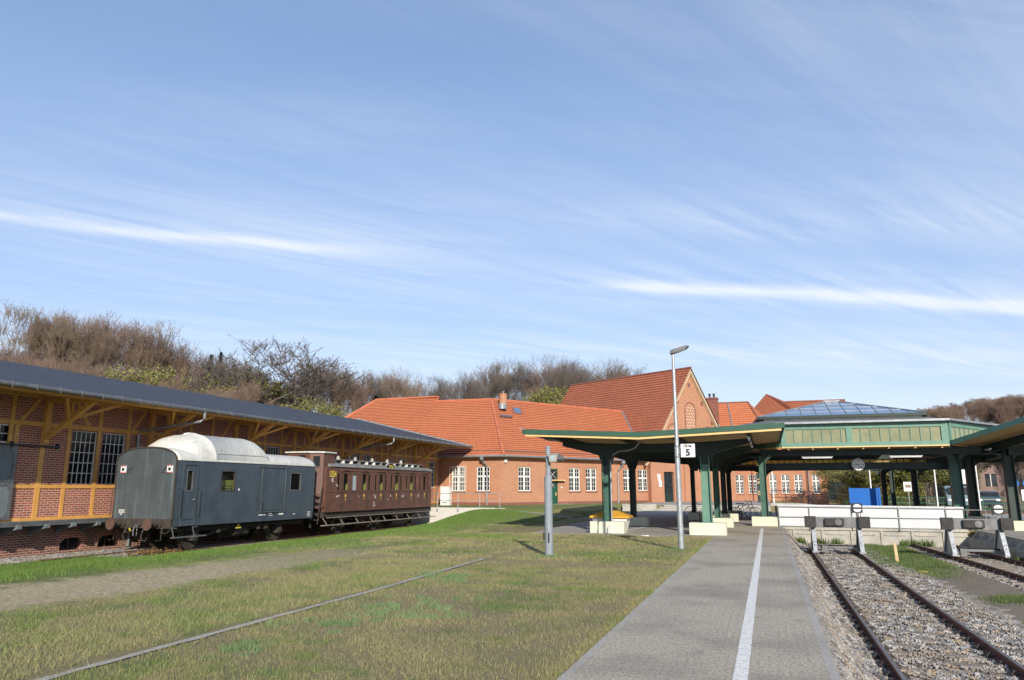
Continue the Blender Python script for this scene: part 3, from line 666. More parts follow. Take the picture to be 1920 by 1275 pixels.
# ------------------------------------------------------------------ siding rails
def track(name, label, pts_l, pts_r, ztop, y0, y1, cx, ang=0, sleepers=True, group=None, sz=.008):
    t = thing(name, label, 'railway track', (pts_l[0][0], pts_l[0][1], ztop-.14), group)
    for P in (pts_l, pts_r):
        a, b = Vector((P[0][0], P[0][1], 0)), Vector((P[1][0], P[1][1], 0)); d = (b-a).normalized(); L = (b-a).length
        m = MB(); m.obox((a.x, a.y), (d.x, d.y), 0, L, -.035, .035, ztop-.032, ztop-.006); m.obox((a.x, a.y), (d.x, d.y), 0, L, -.010, .010, ztop-.115, ztop-.03); m.obox((a.x, a.y), (d.x, d.y), 0, L, -.065, .065, ztop-.135, ztop-.112)
        r = m.build('rail', 'rail_rust', t)
        m = MB(); m.obox((a.x, a.y), (d.x, d.y), 0, L, -.027, .027, ztop-.008, ztop); m.build('rail_head', 'rail_top', r)
    if sleepers:
        m0 = None; y = y0; k = 0
        d = Vector((pts_l[1][0]-pts_l[0][0], pts_l[1][1]-pts_l[0][1], 0)).normalized(); nrm = Vector((d.y, -d.x, 0))
        L = Vector((pts_l[1][0]-pts_l[0][0], pts_l[1][1]-pts_l[0][1], 0)).length; s = .3; proto = None
        random.seed(9)
        while s < L-.2:
            c = Vector((pts_l[0][0], pts_l[0][1], 0))+d*s
            if proto is None:
                m = MB(); c2 = c+nrm*.75; ex = Vector(pts_r[0]).to_3d()-Vector(pts_l[0]).to_3d(); c2 = c+nrm*(ex.length/2)
                m.obox((c2.x, c2.y), (nrm.x, nrm.y), -1.25, 1.25, -.125, .125, ztop-.30, ztop-.138+sz)
                proto = m.build('sleeper', 'sleeper', t, bevel=.012); c0 = c
                clips = []
                for off in (0, ex.length):
                    for sg in (-1, 1):
                        m = MB(); q = c+nrm*(off+sg*.1); m.obox((q.x, q.y), (nrm.x, nrm.y), -.045, .045, -.05, .05, ztop-.145, ztop-.085); m.obox((q.x, q.y), (nrm.x, nrm.y), -.016, .016, -.016, .016, ztop-.085, ztop-.055)
                        clips.append(m.build('rail_clip', 'under_black', proto))
            else:
                o = proto.copy(); COL.objects.link(o); o.location = proto.location+(c-c0); o.rotation_euler = (0, 0, random.uniform(-.01, .01)) if False else (0, 0, 0); o.parent = t
                for cl_ in clips: q = cl_.copy(); COL.objects.link(q); q.parent = o
            s += .60; k += 1
    return t
track('railway_track', 'rusty siding rails half buried under the old wagons', [(-21.43, 21.2), (-21.43, 46.2)], [(-22.93, 19.0), (-22.93, 46.2)], -.585, 0, 0, 0, sleepers=False)
# ------------------------------------------------------------------ rolling stock helpers
def ghole(mb, x, y0, y1, z0, z1, holes, side=1, t=.05): wall(mb, (x, y0), (0, 1), y1-y0, z0, z1, [(a-y0, b-y0, c, e) for a, b, c, e in holes], t)
def pane(par, x, a, b, c, e, mat='wagon_glass', rim='under_black', rx=.045, rw=.035):
    m = MB(); m.box(x-rx-.008, x-rx, a, b, c, e); p = m.build('window', mat, par)
    m = MB(); xx0, xx1 = x-rx+.001, x+.012
    m.box(xx0, xx1, a-.004, a+rw, c, e); m.box(xx0, xx1, b-rw, b+.004, c, e); m.box(xx0, xx1, a+rw, b-rw, c-.004, c+rw); m.box(xx0, xx1, a+rw, b-rw, e-rw, e+.004)
    m.build('window_frame', rim, p)
def wheelset(par, cx, y, ztop=-.585, r=.49, gauge=1.5):
    for s in (-1, 1):
        x = cx+s*gauge/2; m = MB(); n = 32; R = [(r-.09, -.05), (r, -.05), (r, .05), (r+.028, .062), (r+.028, .085), (r-.09, .085)]
        for i in range(n):   # rim
            a0, a1 = 2*math.pi*i/n, 2*math.pi*(i+1)/n
            for k in range(len(R)):
                (ra, xa), (rb, xb) = R[k], R[(k+1) % len(R)]
                P = lambda rr, xo, a: (x-s*xo, y+rr*math.cos(a), ztop+r+rr*math.sin(a))
                m.quad(P(ra, xa, a0), P(rb, xb, a0), P(rb, xb, a1), P(ra, xa, a1))
        w = m.build('wheel', 'under_black', par)
        m = MB(); m.disc((x, y, ztop+r), (1, 0, 0), .13, .2, 16)
        for k in range(9): a = 2*math.pi*k/9; m.bar((x, y+.1*math.cos(a), ztop+r+.1*math.sin(a)), (x, y+(r-.07)*math.cos(a), ztop+r+(r-.07)*math.sin(a)), .07, .05, (1, 0, 0))
        m.disc((x, y, ztop+r), (1, 0, 0), r-.08, .02, 28); m.build('wheel_centre', 'under_black', w)
    m = MB(); m.tube([(cx-.8, y, ztop+r), (cx+.8, y, ztop+r)], .07, 8); m.build('axle', 'under_black', par)
    for s in (-1, 1):   # axle box, spring and guard irons
        x = cx+s*(gauge/2+.22); z = ztop+r; m = MB()
        m.box(x-.09, x+.11, y-.14, y+.14, z-.15, z+.13); m.disc((x+s*.13, y, z), (1, 0, 0), .10, .06, 14)
        for k in range(6): m.box(x-.045, x+.045, y-.62+.09*k, y+.62-.09*k, z+.30-.028*k, z+.322-.028*k)
        m.box(x-.06, x+.06, y-.05, y+.05, z+.13, z+.34)
        for q in (-1, 1): m.prism([(y+q*.17, z-.12), (y+q*.22, z-.12), (y+q*.36, z+.55), (y+q*.24, z+.55)], 'x', x-.10, x-.075); m.bar((x, y+q*.62, z+.31), (x, y+q*.7, z+.52), .03, .03)
        m.build('suspension', 'under_black', par)
def buffer(par, x, y, z, sg=-1, face='rust'):
    m = MB(); m.tube([(x, y, z), (x, y+sg*.10, z)], .17, 16); m.tube([(x, y+sg*.1, z), (x, y+sg*.36, z)], .11, 16); m.tube([(x, y+sg*.3, z), (x, y+sg*.56, z)], .07, 12)
    m.box(x-.18, x+.18, y, y+sg*.03, z-.18, z+.18); b = m.build('buffer', 'under_black', par)
    m = MB(); n = 24
    m.tube([(x, y+sg*.56, z), (x, y+sg*.585, z), (x, y+sg*.60, z)], .205, n); m.build('buffer_face', face, b)
def rad_roof(mb, cx, w, zb, H, ys, p=2.2, nseg=22, pr=2.0):
    """lofted rounded roof; ys = [(y, height factor, width factor)]"""
    rows = []
    for (y, f, wf) in ys:
        row = []
        for k in range(nseg+1):
            t = math.pi*k/nseg; c, s_ = math.cos(t), math.sin(t)
            row.append((cx+w*wf*(abs(c)**(2/p))*(1 if c >= 0 else -1), y, zb+H*f*(abs(s_)**(2/pr))))
        rows.append(row)
    vs = [q for r in rows for q in r]; n = nseg+1
    mb.add(vs, [(i*n+k, i*n+k+1, (i+1)*n+k+1, (i+1)*n+k) for i in range(len(rows)-1) for k in range(nseg)]+[tuple(range(n)), tuple((len(rows)-1)*n+k for k in reversed(range(n)))])
def hose(par, x, y, z, sg=-1):
    m = MB(); m.tube([(x, y, z), (x, y+sg*.18, z+.03), (x-.03, y+sg*.30, z-.10), (x-.06, y+sg*.32, z-.28), (x-.02, y+sg*.27, z-.42), (x+.06, y+sg*.22, z-.44), (x+.10, y+sg*.20, z-.33)], .026, 8); m.build('brake_hose', 'rubber', par)
# ------------------------------------------------------------------ grey wagon
CX = -22.17; Y0, Y1 = 22.4, 31.4; XS = -20.76; XF = 2*CX-XS
wg = thing('baggage_wagon', 'grey baggage wagon with domed cream roof standing in front of the goods shed', 'railway wagon', (CX, 26.9, -.585))
W1 = [(22.96, 23.30, 1.62, 2.42), (24.85, 25.68, 1.62, 2.42), (29.48, 30.30, 1.63, 2.43)]
m = MB(); ghole(m, XS, Y0+.03, Y1, .34, 2.76, W1)
m.quad((XF, Y0, .34), (XF, Y1, .34), (XF, Y1, 2.76), (XF, Y0, 2.76)); m.quad((XF, Y0, .35), (XS, Y0+.03, .35), (XS, Y1, .35), (XF, Y1, .35))
body = m.build('body', 'wagon_grey', wg)
def endprof(zb, H=.50, inset=0): 
    pts = [(XF+inset, zb), (XS-inset, zb)]
    for k in range(23):
        t = math.pi*k/22; c, s_ = math.cos(t), math.sin(t); pts.append((CX+(XS-CX-inset)*(abs(c)**.8)*(1 if c >= 0 else -1), 2.76-.0+H*s_**.95))
    return pts
m = MB(); m.prism(endprof(.60), 'y', Y0-.015, Y0+.028); fr = m.build('end_wall', 'wagon_front', wg)
m = MB(); m.prism(endprof(.60), 'y', Y1, Y1+.03); m.build('end_wall', 'wagon_grey', wg)
m = MB()
for i in range(22):
    a, b = endprof(.6)[2+i], endprof(.6)[3+i] if i < 22 else None
    m.bar((a[0], Y0-.03, a[1]), (b[0], Y0-.03, b[1]), .05, .045, (0, 1, 0))
m.box(XS-.03, XS+.012, Y0-.03, Y0+.02, .6, 2.77); m.box(XF-.012, XF+.03, Y0-.03, Y0+.02, .6, 2.77)
m.build('end_moulding', 'under_black', fr)
m = MB(); rad_roof(m, CX, XS-CX+.035, 2.765, .50, [(Y0+.03, 1, 1), (Y0+.2, 1.02, 1.0), (Y1-.15, 1.02, 1), (Y1+.03, .95, .99)], 2.5)
rf = m.build('roof', 'wagon_roof', wg, smooth=True)
m = MB(); ys = [(23.05, .12, .60), (23.12, .5, .78), (23.3, .70, .9), (23.6, .86, .97), (23.95, .95, 1), (24.4, 1, 1.0), (24.42, 1.02, 1.01), (24.5, 1.02, 1.01), (24.52, 1, 1), (27.2, 1, 1), (27.5, .95, 1), (27.75, .82, .99), (27.9, .6, .98), (27.95, .3, .95)]
rad_roof(m, CX, XS-CX+.02, 2.83, 1.05, ys, 2.6, 26, 1.75); m.build('roof_dome', 'wagon_roof', rf, smooth=True)
m = MB(); m.bar((XS+.02, 24.5, 3.12), (XS+.02, 27.7, 3.12), .02, .02); m.bar((XS+.01, Y0, 2.775), (XS+.01, Y1, 2.775), .035, .03); m.build('roof_seam', 'wagon_roof', rf)
m = MB(); m.tube([(CX-.1, 24.3, 3.87), (CX-.1, 24.5, 3.91), (CX-.1, 24.9, 3.91), (CX-.1, 25.1, 3.86)], .06, 8); m.build('lifting_eye', 'wagon_roof', rf)
# inside, seen through the panes
m = MB(); m.box(-21.12, -21.08, 22.6, 23.9, .5, 2.7); m.box(-21.10, -21.06, 25.02, 26.2, .5, 2.06); m.box(XF+.05, XS-.08, 24.2, 24.25, .5, 2.7); ii = m.build('interior_wall', 'interior_yellow', wg)
m = MB(); m.box(-23.4, -23.35, 22.6, 31.2, .5, 2.7); m.box(-22.6, -22.55, 25.2, 31.2, .5, 2.7); m.box(XF+.05, XS-.08, Y0+.06, Y1-.06, .42, .47); m.build('interior_partition', 'under_black', wg)
m = MB(); m.tube([(XS-.12, 25.1, 1.66), (XS-.12, 25.1, 1.82), (XS-.12, 25.65, 1.82), (XS-.12, 25.65, 1.66)], .018, 6); m.tube([(XS-.12, 25.1, 1.72), (XS-.12, 25.65, 1.72)], .014, 6); m.build('guard_bar', 'black_metal', wg)
for w_ in W1: pane(body, XS, *w_, rim='under_black' if w_[0] > 24 and w_[0] < 29 else 'steel')
m = MB(); x = XS+.002
m.box(x, x+.03, 22.74, 22.80, .60, 2.66); m.box(x, x+.03, 23.46, 23.52, .36, 2.66); m.box(x, x+.03, 22.80, 23.46, 2.60, 2.66); m.box(x, x+.026, 22.80, 23.46, .60, .65)
m.box(x, x+.018, 22.86, 22.9, .7, 2.55); m.box(x, x+.018, 23.38, 23.41, .7, 2.55); d = m.build('door', 'wagon_grey', wg)
m = MB(); m.box(x+.018, x+.05, 23.36, 23.42, 1.28, 1.34); m.tube([(x+.05, 23.39, 1.31), (x+.07, 23.28, 1.31)], .013, 6); m.build('handle', 'galv', d)
m = MB(); m.box(x, x+.03, 22.8, 23.46, .36, .39); m.box(x, x+.03, 22.8, 22.84, .39, .6); m.build('step_recess', 'wagon_front', d)
for y in (22.66, 23.62):
    m = MB(); m.tube([(x, y, 1.72), (x+.09, y, 1.72), (x+.09, y, .72), (x, y, .70)], .014, 6); m.build('grab_rail', 'black_metal', wg)
m = MB(); m.tube([(XF+.05, Y0-.02, 1.75), (XF-.02, Y0-.11, 1.75), (XF-.02, Y0-.11, .7), (XF+.05, Y0-.02, .68)], .013, 6); m.build('grab_rail', 'black_metal', wg)
m = MB(); m.box(x, x+.02, 27.47, 29.08, .80, 2.58); sd_ = m.build('sliding_door', 'wagon_grey', wg)
m = MB()
m.box(x, x+.035, 27.41, 27.47, .74, 2.62); m.box(x, x+.04, 29.08, 29.15, .74, 2.62); m.box(x, x+.045, 27.2, 29.25, 2.62, 2.67); m.box(x, x+.05, 27.3, 29.2, .70, .745); m.build('door_frame', 'wagon_front', sd_)
m = MB(); m.box(x+.02, x+.045, 27.52, 27.56, .85, 1.15); m.build('handle', 'black_metal', sd_)
random.seed(2); m = MB()      # small stencilled lines low on the side and on the end wall
def marks(mb, x, y, z, n, w, h, gap, axis='x'):
    for i in range(n):
        ww = w*random.uniform(.6, 1)
        if axis == 'x': mb.box(x, x+.003, y, y+ww, z, z+h)
        else: mb.box(y, y+ww, x-.003, x, z, z+h)
        y += w+gap
marks(m, x, 27.35, .58, 5, .07, .05, .02); marks(m, x, 28.05, .63, 3, .05, .03, .02); marks(m, x, 28.05, .55, 4, .05, .03, .02); marks(m, x, 28.75, .57, 6, .05, .07, .01); marks(m, x, 29.8, .55, 3, .06, .04, .01)
for k in range(4): marks(m, x, 30.95, .42+.065*k, 4, .05, .03, .02)
for k, n in ((0, 2), (1, 5), (2, 5)): marks(m, Y0-.016, XF+.28+(0 if n == 5 else .07), .76+.075*k, n, .05, .035, .008, 'y')
m.box(x, x+.003, 25.92, 26.0, 1.64, 1.72); m.build('lettering', 'sign_white', wg)
for xx in (XF+.33, XS-.28):      # red and white end marker plates with a dark lamp disc
    m = MB(); m.box(xx-.125, xx+.125, Y0-.045, Y0-.017, 2.30, 2.58); p = m.build('marker_plate', 'sign_white', wg)
    m = MB(); yy = Y0-.046
    for (a, b) in (((-.115, 2.31), (-.02, 2.31)), ((.02, 2.31), (.115, 2.31)), ((-.115, 2.57), (-.02, 2.57)), ((.02, 2.57), (.115, 2.57))):
        m.prism([(xx+a[0], a[1]), (xx+b[0], b[1]), (xx+(a[0]+b[0])/2, (a[1]*.55+2.44*.45))], 'y', yy-.003, yy)
    m.box(xx-.118, xx+.118, yy-.004, yy-.001, 2.303, 2.318); m.box(xx-.118, xx+.118, yy-.004, yy-.001, 2.562, 2.577)
    m.build('red_corner', 'red_paint', p)
    m = MB(); m.disc((xx, yy-.012, 2.44), (0, 1, 0), .062, .02, 16); m.build('lamp_disc', 'black_metal', p)
    s_ = 1 if xx < CX else -1
    m = MB(); a = xx+s_*.14; b = xx+s_*.40
    m.bar((a, Y0-.03, 2.3), (b, Y0-.03, 2.3), .015, .015); m.bar((b, Y0-.03, 2.3), (b, Y0-.03, 2.55) if xx < CX else (b, Y0-.03, 2.31), .015, .015); m.bar((a, Y0-.03, 2.56), (b, Y0-.03, 2.3), .015, .015)
    if xx < CX: m.bar((a, Y0-.03, 2.3), (b, Y0-.03, 2.55), .015, .015)
    m.build('plate_bracket', 'under_black', p)
m = MB(); m.box(XF+.05, XS-.05, Y0-.03, Y0+.10, .28, .62); m.box(XF+.05, XS-.05, Y1-.1, Y1+.03, .28, .6)
for s in (-1, 1): m.box(CX+s*.85-.05, CX+s*.85+.05, Y0+.1, Y1-.1, .1, .34)
m.build('underframe', 'under_black', wg)
for s in (-1, 1): buffer(wg, CX+s*.86, Y0-.03, .44); buffer(wg, CX+s*.86, Y1+.03, .44, 1, 'under_black')
for s in (-1, 1): hose(wg, CX+s*.42, Y0-.03, .28)
hose(wg, XS-.3, Y1+.03, .3, 1)
m = MB(); m.tube([(CX, Y0-.03, .42), (CX, Y0-.28, .40), (CX-.04, Y0-.33, .2), (CX-.04, Y0-.30, .02)], .03, 8)
for k in range(3): m.tube([(CX+.05, Y0-.25, .38-.12*k), (CX+.09, Y0-.27, .32-.12*k), (CX+.05, Y0-.25, .26-.12*k)], .02, 6)
m.tube([(CX+.2, Y0-.05, .35), (CX+.28, Y0-.2, .15), (CX+.2, Y0-.2, -.02)], .018, 6); m.build('coupling', 'steel', wg)
m = MB(); m.tube([(CX-.35, Y0-.2, .27), (CX-.22, Y0-.28, .2)], .028, 8); m.build('tap_handle', 'yellow_paint', wg)
for xx in (XF+.25, XS-.35):
    m = MB(); m.tube([(xx, Y0-.05, .3), (xx, Y0-.12, .12), (xx+(.25 if xx > CX else -.05), Y0-.15, .1), (xx+(.4 if xx > CX else -.05), Y0-.1, .26)], .014, 6)
    m.tube([(xx-.02, Y0-.06, .3), (xx-.02, Y0-.1, -.14), (xx-.22, Y0-.12, -.16)], .016, 6); m.build('shunter_step', 'under_black', wg)
m = MB(); m.box(XS+.02, XS+.22, 22.35, 24.0, -.06, -.02)
for y in (22.45, 23.5): m.bar((XS-.05, y, .34), (XS+.08, y, -.03), .035, .02); m.bar((XS-.05, y, .3), (XS+.2, y, .3), .02, .02)
m.build('footboard', 'steel', wg)
for y in (24.05, 29.35): wheelset(wg, CX, y)
random.seed(12); m = MB()     # brake rigging, battery box, pipes under the floor
m.box(CX-.5, CX+.4, 26.1, 27.6, -.25, .2); m.tube([(CX+1.0, 22.8, .22), (CX+1.0, 31, .22)], .03, 6); m.tube([(CX+.9, 25, .05), (CX+.9, 28.4, .02)], .025, 6)
m.tube([(CX+.85, 26.4, -.05), (CX+.85, 27.3, -.05)], .16, 12); m.bar((CX+.9, 24.7, -.1), (CX+.9, 26.2, .15), .05, .08); m.bar((CX+.9, 28.8, -.1), (CX+.9, 27.4, .15), .05, .08)
for y in (25.2, 27.7, 28.2): m.tube([(CX+1.12, y, .3), (CX+1.12, y, .02)], .04, 8); m.tube([(CX+1.18, y-.06, .05), (CX+1.18, y+.06, .05)], .06, 10)
m.build('brake_rigging', 'under_black', wg)
m = MB(); m.tube([(CX+1.2, 26.35, .28), (CX+1.2, 26.35, .18)], .05, 8); m.box(CX+1.17, CX+1.22, 26.2, 26.5, .10, .18); m.build('valve', 'yellow_paint', wg)
# ------------------------------------------------------------------ brown coach
C0, C1 = 32.45, 44.8
co = thing('passenger_coach', 'old brown compartment coach numbered 1254 behind the grey wagon', 'railway coach', (CX, 38.6, -.585))
DW = [34.30, 36.20, 38.08, 39.96, 41.92, 43.78]; NW = [33.60, 36.74, 37.46, 38.66, 39.33, 40.53, 41.28, 42.46, 43.13, 44.31]
H2 = [(y-.26, y+.26, 1.60, 2.50) for y in DW]+[(34.92, 35.40, 1.60, 2.46)]+[(y-.15, y+.15, 1.60, 2.48) for y in NW]
m = MB(); ghole(m, XS, C0, C1, .56, 2.80, H2)
m.quad((XF, C0, .56), (XF, C1, .56), (XF, C1, 2.8), (XF, C0, 2.8)); m.quad((XF, C0, .57), (XS, C0, .57), (XS, C1, .57), (XF, C1, .57))
m.quad((XF, C0, .56), (XS, C0, .56), (XS, C0, 2.8), (XF, C0, 2.8)); m.quad((XF, C1, .56), (XS, C1, .56), (XS, C1, 2.8), (XF, C1, 2.8)); cb = m.build('body', 'coach_brown', co)
for k, h in enumerate(H2): pane(cb, XS, *h, mat='pale_pane' if k == 6 else 'wagon_glass', rim='coach_brown', rw=.025)
m = MB(); m.box(XF+.05, XS-.07, C0+.1, C0+.13, .6, 2.75)
for y in (35.25, 37.1, 39.0, 40.9, 42.8): m.box(XF+.05, XS-.3, y-.03, y+.03, .6, 2.7)
m.build('compartment_wall', 'interior_yellow', co)
m = MB(); m.box(XF+.04, XF+.08, C0, C1, .6, 2.78); m.box(XF, XS-.05, C0, C1, .75, .8); m.build('interior_partition', 'under_black', co)
for y in DW[1:]: 
    m = MB(); m.box(XS-.12, XS-.10, y-.24, y-.02, 1.7, 2.35); m.build('curtain', 'yellow_leaf', co)
x = XS+.002
for k, y in enumerate(DW):
    m = MB()
    for yy in (y-.36, y+.36): m.box(x, x+.014, yy-.012, yy+.012, .60, 2.56)
    m.tube([(x+.02, y-.40, 2.52), (x+.04, y-.32, 2.60), (x+.045, y, 2.63), (x+.04, y+.32, 2.60), (x+.02, y+.40, 2.52)], .018, 6)
    for z in (.85, 1.45): m.box(x, x+.04, y-.385, y-.335, z, z+.10)
    dd = m.build('door', 'under_black', co)
    m = MB(); m.tube([(x, y+.30, 1.25), (x+.07, y+.30, 1.23), (x+.07, y+.30, .95), (x, y+.30, .93)], .012, 6); m.tube([(x+.01, y+.42, 1.55), (x+.06, y+.42, 1.5), (x+.06, y+.42, 1.1), (x+.01, y+.42, 1.05)], .012, 6); m.build('handle', 'black_metal', dd)
    m = MB(); m.box(x, x+.004, y-.05, y+.06, 1.27, 1.42); m.box(x, x+.004, y-.02, y+.03, 1.12, 1.21); m.build('class_mark', 'yellow_paint', dd)
m = MB()
for y in (33.2, 35.55, 37.1, 39.0, 40.9, 42.78, 44.55): m.box(x, x+.012, y-.012, y+.012, .60, 1.5)
m.box(x, x+.02, C0, C1, 1.52, 1.555); m.box(x, x+.02, C0, C1, 2.60, 2.625); m.box(x, x+.03, C0, C1, .56, .60); m.build('body_moulding', 'coach_brown', co)
m = MB(); random.seed(5)     # flaked white paint
for y, z in ((33.55, 1.32), (35.6, 1.33), (37.35, 1.30), (37.5, 1.22), (39.15, 1.3), (40.8, 1.25), (40.95, 1.32), (42.75, 1.2), (42.9, 1.27), (37.3, .75), (37.34, .9), (38.9, 1.08), (33.45, 1.86)):
    for q in range(5):
        a, b = y+random.uniform(-.12, .12), z+random.uniform(-.05, .05); w_ = random.uniform(.015, .05)
        m.poly([(x+.004, a-w_, b), (x+.004, a, b-w_*.7), (x+.004, a+w_, b+.01), (x+.004, a+w_*.2, b+w_)])
m.build('lettering', 'sign_white', co)
text(co, 'number', '1254', .46, (x+.004, 33.02, 2.42), (rad(90), 0, rad(90)), 'yellow_paint', bold=.004, sx=.72); text(co, 'class_letter', 'C', .24, (x+.004, 33.02, 2.12), (rad(90), 0, rad(90)), 'sign_white', bold=.006)
m = MB(); rad_roof(m, CX, XS-CX+.07, 2.80, .26, [(C0+.3, 1, 1), (C1+.06, 1, 1)], 3, 16); cr = m.build('roof', 'coach_roof', co, smooth=False)
m = MB(); m.box(CX-.85, CX+.85, 33.4, 44.55, 2.95, 3.17); m.build('lantern', 'under_black', cr)
m = MB(); m.prism([(CX-.98, 3.17), (CX+.98, 3.17), (CX+.6, 3.24), (CX-.6, 3.24)], 'y', 33.3, 44.7); m.build('lantern_roof', 'coach_roof', cr)
for k in range(13):
    y = 33.9+k*.82; m = MB(); m.box(CX+.85, CX+.95, y-.10, y+.10, 2.98, 3.13); m.tube([(CX+.95, y, 2.95), (CX+.95, y, 3.16)], .075, 8); m.build('ventilator', 'wagon_roof' if k % 3 else 'coach_roof', cr)
for y in (34.75, 36.5, 38.38, 40.2, 42.0):
    m = MB(); m.tube([(CX+.6, y, 3.22), (CX+.6, y, 3.30), (CX+.6, y, 3.34)], .09, 12); m.tube([(CX+.6, y, 3.34), (CX+.6, y, 3.37), (CX+.6, y, 3.42)], .11, 12, r1=.03); m.build('lamp_pot', 'concrete', cr)
m = MB(); m.box(XS-.02, XS+.03, 38.72, 39.58, 2.74, 3.08); nb = m.build('number_board', 'black_paint', co)
text(nb, 'number', '1254', .36, (XS+.032, 39.15, 2.91), (rad(90), 0, rad(90)), 'yellow_paint', bold=.003, sx=.8)
# brakeman's cab
m = MB(); P = [(-22.75, 31.95), (-21.45, 31.95), (-20.90, 32.35), (-20.90, 33.32), (-22.75, 33.32)]
m.prism(P, 'z', .75, 3.46); cab = m.build('brake_cab', 'coach_brown', co)
m = MB(); m.prism([(-22.85, 31.86), (-21.42, 31.86), (-20.82, 32.3), (-20.82, 33.4), (-22.85, 33.4)], 'z', 3.462, 3.53); m.build('cab_roof', 'wagon_roof', cab)
m = MB(); m.box(-22.05, -21.70, 31.93, 31.945, 2.9, 3.35); m.build('cab_window', 'dark_glass', cab)
m = MB(); a, b = Vector((-21.45, 31.95, 0)), Vector((-20.90, 32.35, 0)); dv = (b-a).normalized()
m.obox((a.x, a.y), (dv.x, dv.y), .18, .50, -.012, -.004, 2.78, 3.3); m.build('cab_window', 'dark_glass', cab)
m = MB()
for (u0, u1, z0, z1) in ((.14, .18, 2.74, 3.3), (.50, .54, 2.74, 3.3), (.18, .5, 2.74, 2.78), (.2, .48, 3.3, 3.36)): m.obox((a.x, a.y), (dv.x, dv.y), u0, u1, -.03, -.003, z0, z1)
m.build('cab_window_frame', 'coach_brown', cab)
m = MB()     # steps up to the cab
for k in range(5): m.box(-21.25, -20.8, 31.75-.0*k, 32.05, .2+.30*k, .235+.30*k)
m.bar((-20.8, 31.9, .0), (-20.8, 32.2, 1.8), .03, .05); m.bar((-21.25, 31.9, .0), (-21.25, 32.2, 1.8), .03, .05); m.build('ladder', 'under_black', co)
m = MB(); m.box(XF+.1, XS-.1, C0, C1, .32, .56); m.box(XF+.05, XS-.05, C1, C1+.12, .30, .62); m.box(XF+.05, XS-.05, C0-.12, C0, .30, .6)
m.bar((XS-.12, 33.4, .3), (XS-.12, 36.6, .0), .03, .03) 
for y in (34.7, 38.45, 42.9): m.bar((XS-.12, y+1.0, .32), (XS-.12, y+1.5, .02), .03, .04); m.bar((XS-.12, y-1.0, .32), (XS-.12, y-1.4, .02), .03, .04)
m.build('underframe', 'under_black', co)
m = MB(); m.box(XS+.10, XS+.34, 31.95, 44.95, -.07, -.035); 
for k in range(9): y = 32.4+k*1.5; m.bar((XS-.1, y, .32), (XS+.2, y, -.05), .03, .03)
m.box(XS+.0, XS+.12, 32.6, 44.7, .28, .31); m.build('footboard', 'sleeper', co)
for s in (-1, 1): buffer(co, CX+s*.86, C1+.12, .44, 1, 'under_black')
for y in (34.7, 38.45, 42.9): wheelset(co, CX, y)
# ------------------------------------------------------------------ station building
st = thing('station_building', 'red brick railway station with orange tiled roofs, steep gable and white windows', 'station', (-10, 72, .4))
DX, DY = math.sin(rad(31.25)), math.cos(rad(31.25)); DB = (DX, DY); NB = (DY, -DX)   # B runs away to the right, NB faces the camera
PA = (-42, 56); PB = (-19.8, 56)
Bp = lambda u, k=0, z=0: (PB[0]+DX*u+NB[0]*k, PB[1]+DY*u+NB[1]*k, z)
ZB, ZE = .25, 4.28
A_H = [(17.87, 18.98, 1.48, 3.42), (20.0, 21.13, 1.48, 3.42)]
B_W = [(1.66, 2.99, 1.48, 3.42)]+[(a, b, 1.46, 3.41) for a, b in ((7.32, 8.66), (9.37, 10.72), (11.37, 12.72), (14.23, 15.58), (16.29, 17.66))]
B_D = (4.95, 6.0, .42, 3.32)
m = MB(); wall(m, PA, (1, 0), 22.2, ZB, ZE, A_H, .16); wall(m, PB, DB, 18.0, ZB, ZE, B_W+[B_D], .16); m.build('wall', 'station_brick', st)
m = MB(); m.obox(PA, (1, 0), 0, 22.24, -.05, .3, -.2, .62); m.obox(PB, DB, -.02, 4.9, -.055, .3, -.2, .62); m.obox(PB, DB, 6.05, 18, -.055, .3, -.2, .62); m.build('plinth', 'dark_brick', st)
for h in A_H: window(st, PA, (1, 0), h)
for h in B_W: window(st, PB, DB, h, curtain=h[0] < 10)
for P0_, D_, H in ((PA, (1, 0), A_H), (PB, DB, B_W)):     # soldier course over each window
    m = MB()
    for h in H:
        k = 0
        while h[0]-.08+k*.085 < h[1]+.06: m.obox(P0_, D_, h[0]-.08+k*.085, h[0]-.08+k*.085+.072, -.012, .02, h[3]+.005, h[3]+.27); k += 1
    m.build('window_lintel', 'station_brick', st)
# white grille in front of the first window
m = MB(); a, b = 17.72, 19.12
for k in range(7): u = a+(b-a)*k/6; m.obox(PA, (1, 0), u-.014, u+.014, -.14, -.112, 1.42, 3.5)
for z in (1.5, 2.15, 2.8, 3.42): m.obox(PA, (1, 0), a, b, -.15, -.125, z, z+.03)
m.build('window_grille', 'white_paint', st)
m = MB(); m.obox(PB, DB, 4.97, 5.98, .09, .13, .42, 2.3); dr = m.build('door', 'green_door', st)
m = MB(); 
for z0, z1 in ((.55, 1.15), (1.25, 1.6)): m.obox(PB, DB, 5.1, 5.85, .07, .092, z0, z1)
m.obox(PB, DB, 4.955, 5.03, .04, .14, .42, 3.3); m.obox(PB, DB, 5.92, 5.995, .04, .14, .42, 3.3); m.obox(PB, DB, 5.03, 5.92, .04, .14, 2.3, 2.42); m.obox(PB, DB, 5.03, 5.92, .04, .14, 3.22, 3.3)
m.build('door_frame', 'green_door', dr)
m = MB(); m.obox(PB, DB, 5.25, 5.7, .07, .085, 1.7, 2.2); m.obox(PB, DB, 5.03, 5.92, .08, .10, 2.42, 3.22); m.build('door_glass', 'dark_glass', dr)
m = MB(); c = 5.475
